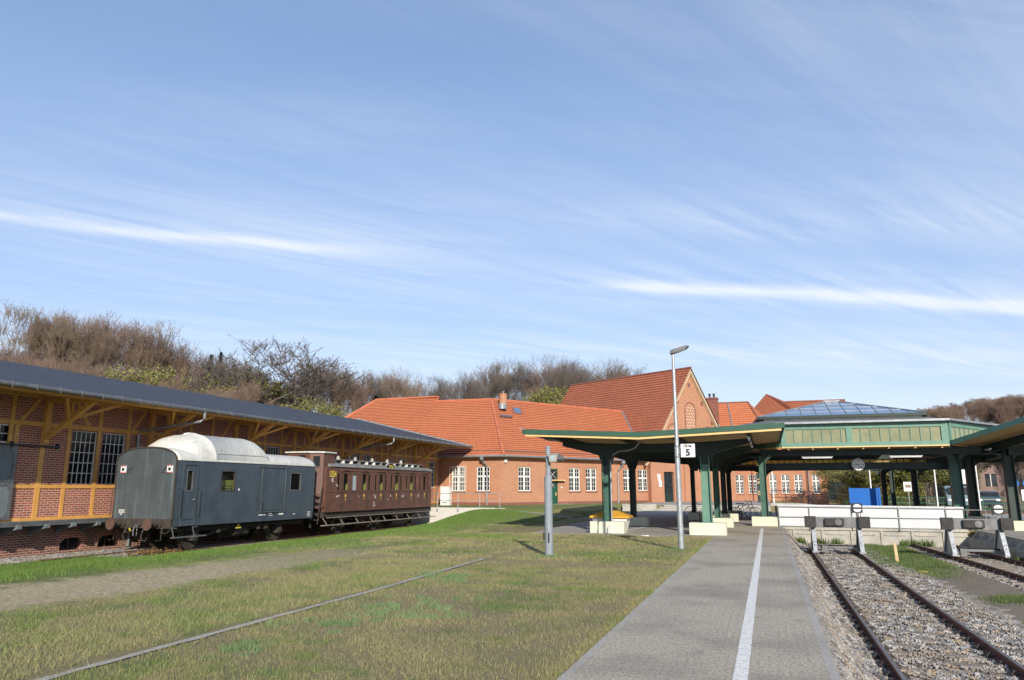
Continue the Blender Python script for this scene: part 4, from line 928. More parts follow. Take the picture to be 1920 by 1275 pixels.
for s in (-1, 1): m.bar(Bp(c+s*.2, -.06+.0, 1.72), Bp(c-s*.2, -.06, 2.18), .02, .02); m.bar(Bp(c+s*.4, -.07, 2.5), Bp(c-s*.3, -.07, 3.1), .02, .02)
m.build('door_lattice', 'white_paint', dr)
m = MB(); m.obox(PB, DB, 5.78, 5.84, .03, .09, 1.1, 1.4); m.build('handle', 'cream_trim', dr)
m = MB(); m.obox(PB, DB, 4.8, 6.6, -.35, -.0, 2.32, 2.42); m.build('door_hood', 'cream_trim', st)
m = MB(); m.obox(PB, DB, 4.7, 7.0, -.9, -.06, .2, .43); m.build('door_step', 'concrete', st)
m = MB(); m.obox(PB, DB, 6.35, 6.48, -.04, -.002, 1.7, 1.83); m.build('door_bell', 'white_paint', st)
m = MB(); m.obox(PB, DB, .12, .36, -.14, -.002, 3.72, 3.98); m.build('alarm_box', 'white_paint', st)
# gutters and eaves
OV = .45; EC = (-19.547, 55.55)
Eb = lambda u, z: (PB[0]+DX*u+NB[0]*OV, PB[1]+DY*u+NB[1]*OV, z)
m = MB(); m.bar((-40, 55.58, 4.17), (EC[0], 55.58, 4.17), .04, .13); m.bar((EC[0]-.02, EC[1]+.03, 4.17), Eb(17.3, 4.17), .04, .13)
m.slab([(-40, 55.6, 4.24), (EC[0], 55.6, 4.24), (-19.8, 56.05, 4.26), (-40, 56.05, 4.26)], .04); m.slab([(EC[0], 55.6, 4.24), Eb(17.3, 4.24), Bp(17.3, -.05, 4.26), (-19.8, 56.0, 4.26)], .04); m.build('eaves_board', 'cream_trim', st)
m = MB(); m.tube([(-40, 55.46, 4.22), (EC[0]+.05, 55.46, 4.22)], .085, 10); m.tube([(EC[0]+.05, 55.46, 4.22), (Eb(17.3, 0)[0]+NB[0]*.09, Eb(17.3, 0)[1]+NB[1]*.09, 4.2)], .085, 10); m.build('gutter', 'zinc', st)
m = MB()     # snow guard: small upright pickets above the eaves
def guard(a, b, n):
    a, b = Vector(a), Vector(b)
    for z in (0, .13): m.bar(a+V(0,0,z), b+V(0,0,z), .018, .018)
    for i in range(n+1): p = a.lerp(b, i/n); m.bar(p, p+V(0,0,.16), .016, .016)
guard((-22.3, 55.9, 4.56), (EC[0]-.1, 55.9, 4.56), 22); guard((EC[0]+.0, 56.0, 4.56), (Eb(16.8, 0)[0]-NB[0]*.35, Eb(16.8, 0)[1]-NB[1]*.35, 4.56), 110)
m.build('snow_guard', 'steel', st)
for x, u in ((-21.35, None), (None, 13.75)):
    m = MB()
    if u is None:
        m.tube([(x, 55.46, 4.2), (x, 55.5, 3.9), (x+.22, 55.75, 3.6), (x+.28, 55.88, 3.3), (x+.28, 55.88, .4)], .06, 8); m.box(x-.12, x+.12, 55.36, 55.6, 3.92, 4.2)
    else:
        m.tube([Bp(u, .5, 4.15), Bp(u, .46, 3.85), Bp(u-.3, .15, 3.3), Bp(u-.35, .10, 3.1), Bp(u-.35, .10, .3)], .06, 8); m.box(Bp(u, .5)[0]-.14, Bp(u, .5)[0]+.14, Bp(u, .5)[1]-.12, Bp(u, .5)[1]+.12, 3.9, 4.15)
    m.build('downpipe', 'zinc', st)
# roofs (stepped tile courses)
R0 = (-23.0, 62, 9.53); RA = (-28.5, 62, 9.53); RB = (-13.05+.52*3, 78.4+.855*3, 9.6)
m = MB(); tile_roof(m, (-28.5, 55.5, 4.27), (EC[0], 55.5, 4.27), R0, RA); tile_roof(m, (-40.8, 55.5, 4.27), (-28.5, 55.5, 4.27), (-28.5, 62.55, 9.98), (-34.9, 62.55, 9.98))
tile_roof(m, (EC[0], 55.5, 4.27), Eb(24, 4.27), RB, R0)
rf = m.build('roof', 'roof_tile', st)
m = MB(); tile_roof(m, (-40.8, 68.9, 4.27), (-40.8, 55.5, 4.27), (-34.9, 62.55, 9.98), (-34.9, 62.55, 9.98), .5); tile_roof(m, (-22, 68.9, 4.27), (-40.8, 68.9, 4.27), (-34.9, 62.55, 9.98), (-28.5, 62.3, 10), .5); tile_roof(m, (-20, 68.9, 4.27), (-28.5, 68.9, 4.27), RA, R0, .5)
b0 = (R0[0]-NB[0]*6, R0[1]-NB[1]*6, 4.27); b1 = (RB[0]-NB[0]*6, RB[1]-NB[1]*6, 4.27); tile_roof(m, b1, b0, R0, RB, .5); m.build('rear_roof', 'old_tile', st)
m = MB()
def ridge(a, b, r=.11): m.tube([a, b], r, 8)
ridge(R0, (RA[0], RA[1], RA[2]+.02)); ridge((EC[0], 55.5, 4.33), R0, .12); ridge(R0, RB); ridge((-28.5, 62.55, 10.03), (-34.9, 62.55, 10.0)); ridge((-34.9, 62.55, 10.0), (-40.8, 55.5, 4.3)); ridge((-28.45, 62.55, 10.03), (-28.3, 61.9, 9.5), .07)
m.build('ridge_tiles', 'ridge_tile', rf)
# chimney on A
m = MB(); m.tube([(-21.75, 61.6, 8.6), (-21.75, 61.6, 9.85)], .34, 12); m.tube([(-21.75, 61.6, 9.85), (-21.75, 61.6, 9.93)], .37, 12); ch = m.build('chimney', 'station_brick', rf)
m = MB(); m.tube([(-21.75, 61.6, 9.9), (-21.75, 61.6, 10.05)], .09, 8); m.tube([(-21.75, 61.6, 10.06), (-21.75, 61.6, 10.16)], .14, 8); m.build('chimney_pot', 'steel', ch)
m = MB(); m.tube([(-21.72, 61.4, 8.55), (-21.72, 61.4, 9.0)], .38, 12); m.build('flashing', 'zinc', ch)
# skylight and roof step: placed on roof plane B by its own frame
eb, rb = Vector(Eb(0, 4.27)), Vector(R0); 
def onB(u, t): return Vector(Eb(u, 4.27)).lerp(Vector((R0[0]+DX*u, R0[1]+DY*u, 9.52)), t)
up = (onB(2, 1)-onB(2, 0)).normalized(); al = Vector((DX, DY, 0)); nb = al.cross(up)
if nb.z < 0: nb = -nb
def patch(mb, u, t, w, h, lift, th):
    c = onB(u, t)+nb*lift; q = [c-al*w/2-up*h/2, c+al*w/2-up*h/2, c+al*w/2+up*h/2, c-al*w/2+up*h/2]; mb.slab(q, th)
ut = 2.6
m = MB(); patch(m, ut, .80, 1.0, 1.1, .12, .1); sk = m.build('skylight', 'dark_brick', rf)
m = MB(); patch(m, ut, .80, .74, .84, .135, .01); m.build('skylight_glass', 'sky_glass', sk)
m = MB(); patch(m, 1.05, .66, 1.4, .28, .22, .04); patch(m, 1.05, .65, 1.2, .05, .14, .16); m.build('roof_step', 'steel', rf)
# gabled entrance wing
PG = (-10.12, 71.18); Gp = lambda s, k=0, z=0: (PG[0]+DX*s+NB[0]*k, PG[1]+DY*s+NB[1]*k, z)
SA, ZA, SL = 6.07, 13.57, 1.32; sL, sR = SA-7.1, SA+7.1
m = MB(); dh = (1.55, 3.1, .42, 3.25)
wall(m, Gp(-.4)[:2], DB, 13.8, ZB, 4.3, [(dh[0]+.4, dh[1]+.4, dh[2], dh[3])], .3)
m.poly([Gp(sL+.15, 0, 4.3), Gp(sR-.15, 0, 4.3), Gp(SA, 0, ZA-.2)]); m.quad(Gp(-.4, 0, ZB), Gp(-.4, 0, 4.3), Gp(-.4, -1, 4.3), Gp(-.4, -1, ZB)); m.build('gable_wall', 'station_brick', st)
for a_, b_, k_ in ((-.5, .15, -.16), (4.6, 5.0, -.14)): m = MB(); m.obox(PG, DB, a_, b_, k_, .05, ZB, 4.1); m.build('pilaster', 'station_brick', st)
m = MB()
m.obox(PG, DB, dh[0], dh[1], .2, .24, dh[2], dh[3]); d2 = m.build('entrance_door', 'green_dark', st)
m = MB()
for k in range(2):
    for j in range(4): u = dh[0]+.14+k*.72; m.obox(PG, DB, u, u+.55, .19, .199, 1.2+j*.48, 1.6+j*.48)
m.build('door_glass', 'window_glass', d2)
m = MB(); m.obox(PG, DB, .62, .98, -.03, -.002, 2.35, 3.0); m.obox(PG, DB, .75, 1.15, -.03, -.002, 1.85, 2.42); m.obox(PG, DB, .55, .8, -.03, -.002, 2.75, 3.05); m.build('notice', 'sign_white', st)
def rake(k0, k1, off, th, mat, name):
    m = MB()
    for s in (-1, 1):
        a = Gp(SA+s*7.25, 0, 4.1+off); b = Gp(SA, 0, ZA+off)
        for (p, q) in ((a, b),):
            P_ = [Vector(p)+Vector((NB[0]*k, NB[1]*k, dz)) for k, dz in ((k0, 0), (k1, 0), (k1, -th), (k0, -th))]; Q_ = [Vector(q)+Vector((NB[0]*k, NB[1]*k, dz)) for k, dz in ((k0, 0), (k1, 0), (k1, -th), (k0, -th))]
            m.add(P_+Q_, [(0,1,2,3), (7,6,5,4), (0,4,5,1), (1,5,6,2), (2,6,7,3), (3,7,4,0)])
    return m.build(name, mat, st)
rake(.02, .34, .02, .34, 'gable_trim', 'bargeboard'); rake(.343, .36, -.02, .10, 'dark_brick', 'bargeboard_line')
m = MB(); L = 17.0   # roof of the wing, back along -NB
la, lb = Gp(SA-7.35, .38, 4.05), Gp(SA, .38, ZA+.12); lc, ld = Gp(SA, -L, ZA+.12), Gp(SA-7.35, -L, 4.05); ra, rd = Gp(SA+7.35, .38, 4.05), Gp(SA+7.35, -L, 4.05)
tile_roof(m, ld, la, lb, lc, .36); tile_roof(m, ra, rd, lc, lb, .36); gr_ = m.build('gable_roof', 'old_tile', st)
m = MB(); tile_roof(m, rd, ld, Gp(SA, -L+3, ZA), Gp(SA, -L+3, ZA), .5); m.build('rear_hip', 'old_tile', st) if False else None
m = MB(); m.tube([Gp(SA, .4, ZA+.16), Gp(SA, -L, ZA+.16)], .12, 8); m.build('ridge_tiles', 'dark_brick', gr_)
m = MB(); m.poly([Gp(sL+.2, -L+.2, 4), Gp(sR-.2, -L+.2, 4), Gp(SA, -L+.2, ZA-.1)]); m.build('rear_gable', 'station_brick', st)
def valley_pt(z):
    # eave/ridge planes of roof B and of the wing's left slope at height z, intersected in plan
    kb = (z-4.27)/(9.53-4.27); dB = ((R0[0]-Eb(0, 0)[0])*NB[0]+(R0[1]-Eb(0, 0)[1])*NB[1]); pb = Eb(0, 0)[0]+NB[0]*dB*kb, Eb(0, 0)[1]+NB[1]*dB*kb
    sw = SA-7.35*(1-(z-4.05)/(ZA+.12-4.05)); pw = Gp(sw, 0)
    # roof B line: pb + DB*u ; wing line: pw - NB*v
    u = (pw[0]-pb[0])*DX+(pw[1]-pb[1])*DY; return Vector((pb[0]+DX*u, pb[1]+DY*u, z+.06))
m = MB(); m.tube([valley_pt(5.0), valley_pt(7.2), valley_pt(9.45)], .10, 6); m.build('valley_flashing', 'zinc', rf)
# arched niches with white studs
def niche(s, z0, z1, w):
    m = MB(); m2 = MB(); m3 = MB()
    n = 12; top = z1-w/2
    out = [(s-w/2, z0), (s+w/2, z0)]+[(s+math.cos(math.pi*k/n)*w/2, top+math.sin(math.pi*k/n)*w/2) for k in range(n+1)]
    P2 = lambda r: [(s+(x-s)*r[0], z0+(z-z0)*r[1]) for x, z in out]
    m.poly([Gp(a, .012, b) for a, b in out])
    for i in range(1, len(out)-0):
        a, b = out[i], out[(i+1) % len(out)]
        if i < len(out): m2.bar(Gp(a[0], .02, a[1]), Gp(b[0], .02, b[1]), .09, .05, (NB[0], NB[1], 0))
    z = z0+.25; row = 0
    while z < z1-.25:
        for k in range(-2, 3):
            x = s+k*.42+(.21 if row % 2 else 0)
            if abs(x-s) < w/2-.12 and (z < top or (x-s)**2+(z-top)**2 < (w/2-.15)**2): m3.disc(Gp(x, .03, z), (NB[0], NB[1], 0), .055, .05, 8)
        z += .30; row += 1
    nn_ = m.build('niche', 'station_brick', st); m2.build('niche_arch', 'dark_brick', nn_); m3.build('niche_studs', 'white_paint', nn_)
niche(SA, 7.3, 10.2, 1.7); niche(SA-2.9, 6.0, 7.9, 1.3); niche(SA+2.9, 6.0, 7.9, 1.3)
m = MB()
for s, z in ((SA-2.0, 10.2), (SA+2.0, 10.2), (SA, 12.0), (SA-3.4, 8.6), (SA+3.6, 8.3)):
    m = MB(); m.obox(PG, DB, s-.14, s+.14, -.04, -.002, z-.22, z+.22); m.obox(PG, DB, s-.22, s+.22, -.045, -.003, z-.05, z+.06); m.build('brick_ornament', 'dark_brick', st)
m = MB(); m.obox(PG, DB, SA-.8, SA+.9, -.1, -.002, 7.0, 7.2); m.build('gable_lamp', 'white_paint', st)
# right wing C
CY = 84.0; PC = (-5.6, CY); cx_ = lambda x: x+5.6
C_W = [(cx_(a), cx_(b), 1.14, 3.10) for a, b in ((-4.95, -4.1), (-3.27, -2.43), (-1.92, -1.09), (.19, .90), (1.38, 2.18), (2.65, 3.45), (4.39, 5.12))]
m = MB(); wall(m, PC, (1, 0), 11.4, -.1, 4.3, C_W, .16); m.quad((5.8, CY, -.1), (5.8, CY+14, -.1), (5.8, CY+14, 4.3), (5.8, CY, 4.3)); m.build('wall', 'station_brick', st)
for h in C_W: window(st, PC, (1, 0), h, cols=4, rows=(2, 4), curtain=False, fw=.06)
for x in (-3.7, -1.5, 3.9): m = MB(); m.box(x-.05, x+.05, CY-.09, CY-.002, -.1, 4.2); m.build('pilaster', 'dark_brick', st)
m = MB()
for k in range(10): m.box(5.45, 5.86, CY-.05, CY+.05, -.1+k*.44, .14+k*.44)
m.build('quoin', 'station_brick', st)
for x in (-.6, 4.05): m = MB(); m.tube([(x, CY-.14, 4.2), (x, CY-.12, 0)], .06, 8); m.build('downpipe', 'zinc', st)
m = MB(); m.box(-5.6, 6.2, CY-.5, CY+.0, 4.2, 4.32); m.build('eaves_board', 'cream_trim', st)
ry = 91.2; m = MB()
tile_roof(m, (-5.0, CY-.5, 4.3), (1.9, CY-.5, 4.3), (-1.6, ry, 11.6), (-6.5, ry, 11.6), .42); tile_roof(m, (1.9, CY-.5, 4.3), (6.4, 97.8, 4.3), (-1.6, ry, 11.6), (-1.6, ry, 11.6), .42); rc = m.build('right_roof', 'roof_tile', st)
m = MB(); ridge2 = [((-6.5, ry, 11.65), (-1.6, ry, 11.65)), ((-1.6, ry, 11.65), (1.9, CY-.5, 4.35))]
for a, b in ridge2: m.tube([a, b], .1, 8)
m.build('ridge_tiles', 'dark_brick', rc)
m = MB(); m.tube([(-3.9, ry-.1, 11.6), (-2.7, CY-.4, 4.4)], .08, 8); m.build('valley_flashing', 'zinc', rc)
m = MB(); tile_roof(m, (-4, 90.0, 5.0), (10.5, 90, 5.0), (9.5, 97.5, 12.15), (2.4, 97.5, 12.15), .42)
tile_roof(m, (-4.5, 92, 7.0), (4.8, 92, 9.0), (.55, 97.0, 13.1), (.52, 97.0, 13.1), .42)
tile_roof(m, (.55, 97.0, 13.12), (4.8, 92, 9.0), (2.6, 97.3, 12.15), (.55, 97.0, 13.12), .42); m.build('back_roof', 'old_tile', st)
m = MB(); m.tube([(2.4, 97.5, 12.2), (9.5, 97.5, 12.2)], .1, 8); m.tube([(.55, 97, 13.15), (2.5, 97.4, 12.2)], .09, 8); m.tube([(.55, 97, 13.15), (-4.5, 92, 7.05)], .09, 8); m.build('ridge_tiles', 'dark_brick', st)
m = MB(); tile_roof(m, (6.4, CY-.5, 4.3), (6.4, 97.8, 4.3), (6.3, 97.5, 12), (2, ry, 9), .6) if False else None
m = MB(); m.box(-5.8, -4.6, 83.4, 84.2, 8.2, 11.45); m.box(-5.86, -4.54, 83.34, 84.26, 11.25, 11.35); ch = m.build('chimney', 'dark_brick', st)
m = MB(); 
for x in (-5.45, -5.0): m = MB(); m.tube([(x, 83.8, 11.45), (x, 83.8, 11.72)], .10, 8); m.tube([(x, 83.8, 11.74), (x, 83.8, 11.9)], .15, 8); m.build('chimney_pot', 'black_metal', ch)
m = MB(); m.box(-5.9, -4.5, 83.1, 83.35, 8.0, 8.5); m.build('flashing', 'zinc', ch)
# ------------------------------------------------------------------ steps, plaza wall
pz = thing('entrance_steps', 'three broad steps with pale edges up to the station entrance', 'steps', (-5, 60, 0))
for k in range(3):
    m = MB(); m.box(-8.3+.25*k, .1, 59.2+.36*k, 60.5, -.002 if k == 0 else .14*k-.01, .14*(k+1)); s_ = m.build('step', 'slab_paving', pz)
    m = MB(); m.box(-8.3+.25*k, .1, 59.19+.36*k, 59.26+.36*k, .14*(k+1)-.03, .14*(k+1)+.006); m.build('nosing', 'white_concrete', s_)
m = MB(); m.prism([(-8.0, 60.3), (.1, 60.3), (.1, 83.9), (-4, 83.9), (-10.4, 71.5), (-10.4, 60.3)], 'z', .40, .424); struct(m.build('entrance_plaza', 'slab_paving'))
m = MB(); m.box(-11.0, -8.35, 59.6, 59.85, -.1, .50); tag(m.build('retaining_wall', 'concrete'), 'low concrete wall at the lawn end left of the entrance steps', 'wall')
m = MB(); m.prism([(0.12, -.1), (0.12, .62), (2.2, .62), (7.5, .10), (7.5, -.1)], 'y', 60.3, 60.55); tag(m.build('ramp_wall', 'concrete'), 'sloping concrete wall carrying the ramp railing behind the white panels', 'wall')
rr = thing('ramp_railing', 'black metal railing sloping down along the ramp in front of the right station wing', 'railing', (3, 60.4, .6))
m = MB()
for k in range(8):
    x = .2+k*1.0; z = .6 if x < 2.2 else .6-(x-2.2)*.098; m.tube([(x, 60.42, z), (x, 60.42, z+.95)], .028, 6)
m.build('posts', 'black_metal', rr)
m = MB()
for h in (.95, .45): m.tube([(.2, 60.42, .6+h), (2.2, 60.42, .6+h), (7.2, 60.42, .11+h)], .028, 6)
m.build('rail', 'black_metal', rr)
m = MB(); 
# ------------------------------------------------------------------ dock wall and railing behind the coach
m = MB(); m.box(-24.4, -17.0, 46.45, 46.75, -1.0, .46); m.box(-16.99, -16.3, 46.48, 46.72, -.5, .44); tag(m.build('retaining_wall', 'white_concrete'), 'stained white concrete wall closing the siding behind the brown coach', 'wall')
dk = thing('railing', 'thin grey pipe railing on top of the white concrete wall behind the coach', 'railing', (-20, 46.6, .46))
for x in (-23.4, -22.1, -21.04, -19.54, -18.0, -16.6):
    m = MB(); m.tube([(x, 46.43, .22), (x, 46.43, 1.38)], .024, 8); m.box(x-.05, x+.05, 46.40, 46.447, .2, .36); m.build('post', 'galv', dk)
m = MB(); m.tube([(-23.9, 46.43, 1.38), (-16.55, 46.43, 1.38)], .022, 8); m.tube([(-23.9, 46.43, .92), (-16.55, 46.43, .92)], .02, 8); m.build('rail', 'galv', dk)
m = MB(); m.box(-24.18, -23.45, 53.9, 54.4, .42, 1.82); m.box(-24.22, -23.41, 53.86, 54.44, 1.82, 1.86); cbx = tag(m.build('electrical_cabinet', 'white_paint'), 'white electrical cabinet in the corner between goods shed and station', 'cabinet')
m = MB(); m.box(-24.0, -23.6, 53.88, 53.897, .6, .66); m.build('vent', 'steel', cbx)
# ------------------------------------------------------------------ platform canopies
def frame_prism(m, cols, xl, xr, zt, ztl, ztr, y, dy=.16, zb=3.0, R=.55, cw=.15):
    """rolled-steel portal: tapering cantilevers, girder between two columns, curved haunches; cols = (x0, x1)"""
    x0, x1 = cols; pts = []
    arc = lambda cx, cz, a0, a1, n=7: [(cx+R*math.cos(rad(a0+(a1-a0)*i/n)), cz+R*math.sin(rad(a0+(a1-a0)*i/n))) for i in range(n+1)]
    dz = .42
    zg = zt-dz     # underside of girder at the columns
    top = [(xl, ztl), (x0, zt+.02), ((x0+x1)/2, zt-.03), (x1, zt+.02), (xr, ztr)]
    m.prism([(xl, ztl), (xl, ztl-.14), (x0-cw-R, zg+.12), (x0-cw-R*.3, zg), (x0-cw, zg-R*.75), (x0+cw, zg-R*.75), (x0+cw+R*.3, zg), (x0+cw+R, zg+.12), (x1-cw-R, zg+.12), (x1-cw-R*.3, zg), (x1-cw, zg-R*.75), (x1+cw, zg-R*.75), (x1+cw+R*.3, zg), (x1+cw+R, zg+.12), (xr, ztr-.14), (xr, ztr), (x1, zt+.02), ((x0+x1)/2, zt-.03), (x0, zt+.02)], 'y', y-dy*.12, y+dy*.12)
    # flanges
    for a, b in zip(top[:-1], top[1:]): m.bar((a[0], y, a[1]+.012), (b[0], y, b[1]+.012), dy, .024)
    low = [(xl, ztl-.14), (x0-cw-R, zg+.12), (x0-cw-R*.3, zg), (x0-cw, zg-R*.75)]
    for seg in (low, [(x0+cw, zg-R*.75), (x0+cw+R*.3, zg), (x0+cw+R, zg+.12), (x1-cw-R, zg+.12), (x1-cw-R*.3, zg), (x1-cw, zg-R*.75)], [(x1+cw, zg-R*.75), (x1+cw+R*.3, zg), (x1+cw+R, zg+.12), (xr, ztr-.14)]):
        for a, b in zip(seg[:-1], seg[1:]): m.bar((a[0], y, a[1]), (b[0], y, b[1]), dy, .024)
def column(par, x, y, ztop, mat='green_frame', w0=.16, w1=.15, block=True, bw=(.70, .38, .44), dy=.15, zb=None):
    z0 = bw[2]-.01 if block else 0.0
    m = MB()
    for s in (-1, 1): m.add([(x+s*w0-.012, y-dy, z0), (x+s*w0+.012, y-dy, z0), (x+s*w0+.012, y+dy, z0), (x+s*w0-.012, y+dy, z0), (x+s*w1-.012, y-dy, ztop), (x+s*w1+.012, y-dy, ztop), (x+s*w1+.012, y+dy, ztop), (x+s*w1-.012, y+dy, ztop)], [(0,3,2,1),(4,5,6,7),(0,1,5,4),(1,2,6,5),(2,3,7,6),(3,0,4,7)])
    m.prism([(x-w0, z0), (x+w0, z0), (x+w1, ztop), (x-w1, ztop)], 'y', y-.014, y+.014)
    m.box(x-w0-.06, x+w0+.06, y-dy-.05, y+dy+.05, z0, z0+.03); c = m.build('column', mat, par)
    if block:
        m = MB(); a, b, h = bw; m.box(x-a, x+a, y-b, y+b, -.02, h); m.build('column_base', 'cream_block', c, bevel=.015)
    return c
def canopy(name, label, X, YF, YB, cols, ys, ends, purl, zl, zm, zr, xm, base=True, group=None):
    xl, xr = X; t = thing(name, label, 'platform canopy', ((cols[0]+cols[1])/2, ys[0], 0), group)
    m = MB(); th = .06
    for a, b, za, zb_ in ((xl, xm, zl, zm), (xm, xr, zm, zr)): m.slab([(a, YF, za), (b, YF, zb_), (b, YB, zb_), (a, YB, za)], th)
    m.build('roof', 'felt_roof', t)
    m = MB(); y = YF+.06      # soffit boards running across the platform
    while y < YB-.1:
        for a, b, za, zb_ in ((xl+.05, xm, zl, zm), (xm, xr-.05, zm, zr)): m.slab([(a, y, za-.064), (b, y, zb_-.064), (b, y+.135, zb_-.064), (a, y+.135, za-.064)], .03)
        y += .165
    m.build('soffit', 'soffit', t)
    m = MB(); h = .17; f = YF-.03
    for a, b, za, zb_ in ((xl-.03, xm, zl, zm), (xm, xr+.03, zm, zr)): m.prism([(a, za-h+.02), (b, zb_-h+.02), (b, zb_+.03), (a, za+.03)], 'y', f, f+.035)
    m.box(xl-.06, xl-.03, f, YB, zl-h+.02, zl+.03); m.box(xr+.03, xr+.06, f, YB, zr-h+.02, zr+.03); m.build('fascia', 'green_fascia', t)
    m = MB()
    for a, b, za, zb_ in ((xl+.06, xm, zl, zm), (xm, xr-.05, zm, zr)): m.prism([(a, za-h-.07), (b, zb_-h-.07), (b, zb_-h+.015), (a, za-h+.015)], 'y', f+.04, f+.08)
    m.build('fascia_trim', 'cream_trim', t)
    for px_ in purl:
        z = zl+(zm-zl)*(px_-xl)/(xm-xl) if px_ < xm else zm+(zr-zm)*(px_-xm)/(xr-xm)
        m = MB(); m.box(px_-.006, px_+.006, YF+.15, YB-.1, z-.26, z-.11); m.box(px_-.045, px_+.045, YF+.15, YB-.1, z-.115, z-.10); m.box(px_-.045, px_+.045, YF+.15, YB-.1, z-.27, z-.258); m.build('purlin', 'green_dark', t)
    for y in ys:
        m = MB(); frame_prism(m, cols, ends[0], ends[1], zm-.27, zl-.36, zr-.36, y) if not (y > 40 and xl < 0) else frame_prism(m, (-3.75, cols[1]), ends[0], ends[1], zm-.27, zl-.36, zr-.36, y); m.build('portal_frame', 'green_dark', t)
        for i, cx__ in enumerate(cols):
            fr_ = y == ys[0]
            if i == 0 and y > 40 and xl < 0: continue
            column(t, cx__, y, zm-.27-.42-.1, ('green_frame' if i else 'green_mid') if fr_ else ('green_mid' if y < 40 and i else 'green_dark'), .17 if i and fr_ else .12, .15 if i and fr_ else .12, base, (.68, .36, .44 if fr_ else .40))  # rear columns get the copy with under-roof shade in its colour
    return t
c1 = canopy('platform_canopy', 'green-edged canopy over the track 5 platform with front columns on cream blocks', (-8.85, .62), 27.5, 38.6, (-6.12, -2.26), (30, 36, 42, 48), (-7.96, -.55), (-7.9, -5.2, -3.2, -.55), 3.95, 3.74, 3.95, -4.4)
# left part runs on back to the station under the same roof
m = MB(); 
m.slab([(-8.85, 38.6, 3.95), (-4.4, 38.6, 3.74), (-4.4, 51, 3.74), (-8.85, 51, 3.95)], .06); m.slab([(-4.4, 38.6, 3.74), (.62, 38.6, 3.95), (.62, 51, 3.95), (-4.4, 51, 3.74)], .06); m.build('roof', 'felt_roof', c1)
m = MB(); y = 38.62
while y < 50.9:
    m.slab([(-8.8, y, 3.886), (-4.4, y, 3.676), (-4.4, y+.135, 3.676), (-8.8, y+.135, 3.886)], .03); m.slab([(-4.4, y, 3.676), (.57, y, 3.886), (.57, y+.135, 3.886), (-4.4, y+.135, 3.676)], .03); y += .165
m.build('soffit', 'soffit', c1)
m = MB(); m.box(-8.91, -8.88, 38.6, 51, 3.8, 3.98); m.box(-8.9, .6, 50.95, 51.02, 3.6, 3.98); m.build('fascia', 'green_fascia', c1)
m = MB()      # white overflow chutes under the left edge
for y in (29.5, 33, 37, 41): m.slab([(-8.6, y, 3.72), (-8.6, y+.9, 3.72), (-8.1, y+.9, 3.70), (-8.1, y, 3.70)], .03)
m.build('edge_flashing', 'zinc', c1)
m = MB(); m.slab([(-9.02, 27.4, 4.04), (-8.80, 27.4, 3.94), (-8.80, 27.95, 3.94), (-9.02, 27.95, 4.04)], .02); m.build('gutter_end', 'zinc', c1)
m = MB(); m.tube([(-4.4, 27.8, 3.62), (-4.6, 29.2, 3.55), (-4.9, 29.6, 3.30), (-5.2, 29.75, 3.22), (-5.55, 29.76, 3.20), (-5.8, 29.76, 3.08), (-5.93, 29.76, 2.8), (-5.93, 29.76, .46), (-6.05, 29.6, .2), (-6.05, 29.58, 0)], .035, 8); m.build('rainwater_pipe', 'zinc', c1)
m = MB(); m.tube([(-6.28, 29.80, 3.0), (-6.28, 29.80, .48), (-6.45, 29.62, .44), (-6.46, 29.58, 0)], .03, 8); m.build('rainwater_pipe', 'green_door', c1)
for q in ((-4.0, 43.5), (-3.35, 43.5)): column(c1, q[0], q[1], 3.0, 'green_dark', .1, .1, True, (.30, .3, .40))

rc2 = thing('platform_canopy', 'right-hand canopy with rising green edge and dark columns, cut off by the picture edge', 'platform canopy', (9.8, 36.6, 0))
qA, qB, qC, qD = Vector((7.62, 37.1, 3.70)), Vector((9.95, 30.8, 4.56)), Vector((16.8, 33.5, 4.5)), Vector((15.5, 43.5, 3.62))  # corners beyond the frame are guessed, shaped so the shadow clears the barrier
m = MB(); m.slab([qA, qB, qC, qD], .06); m.slab([(7.7, 37.25, 3.70), (15.5, 43.55, 3.62), (16, 51, 3.6), (11.2, 51, 3.7)], .06); m.build('roof', 'felt_roof', rc2)
m = MB(); n = 62      # boards run across from the rising edge
for k in range(n):
    a, b = qA.lerp(qB, k/n), qA.lerp(qB, (k+.82)/n); c, d = qD.lerp(qC, (k+.82)/n), qD.lerp(qC, k/n); z = V(0, 0, -.064)
    m.slab([a+z, b+z, c+z, d+z], .03)
m.slab([(7.8, 37.3, 3.63), (15.5, 43.5, 3.55), (16, 51, 3.53), (11.2, 51, 3.63)], .03); m.build('soffit', 'soffit', rc2)
m = MB(); d_ = (qB-qA).normalized(); s_ = Vector((d_.y, -d_.x, 0)).normalized()
m.bar(qA-s_*(-.0)+V(-.03, 0, -.055), qB+V(-.03, 0, -.055), .035, .20); m.build('fascia', 'green_frame', rc2)
m = MB(); off = Vector((1.35, .75, 0)); p, q = qA+off+V(0, 0, -.36), qB+off+V(0, 0, -.36)
m.bar(p, q, .02, .34); m.bar(p+V(0,0,.17), q+V(0,0,.17), .16, .025); m.bar(p-V(0,0,.17), q-V(0,0,.17), .16, .025)
p, q = Vector((7.9, 38.1, 3.42)), Vector((16, 40.5, 3.42)); m.bar(p, q, .02, .40); m.bar(p+V(0,0,.2), q+V(0,0,.2), .16, .025); m.bar(p-V(0,0,.2), q-V(0,0,.2), .16, .025)
p, q = Vector((7.95, 44.2, 3.2)), Vector((16, 42, 3.2)); m.bar(p, q, .16, .42); p, q = Vector((9.8, 36.6, 3.30)), Vector((10.9, 48.2, 3.30)); m.bar(p, q, .16, .42)
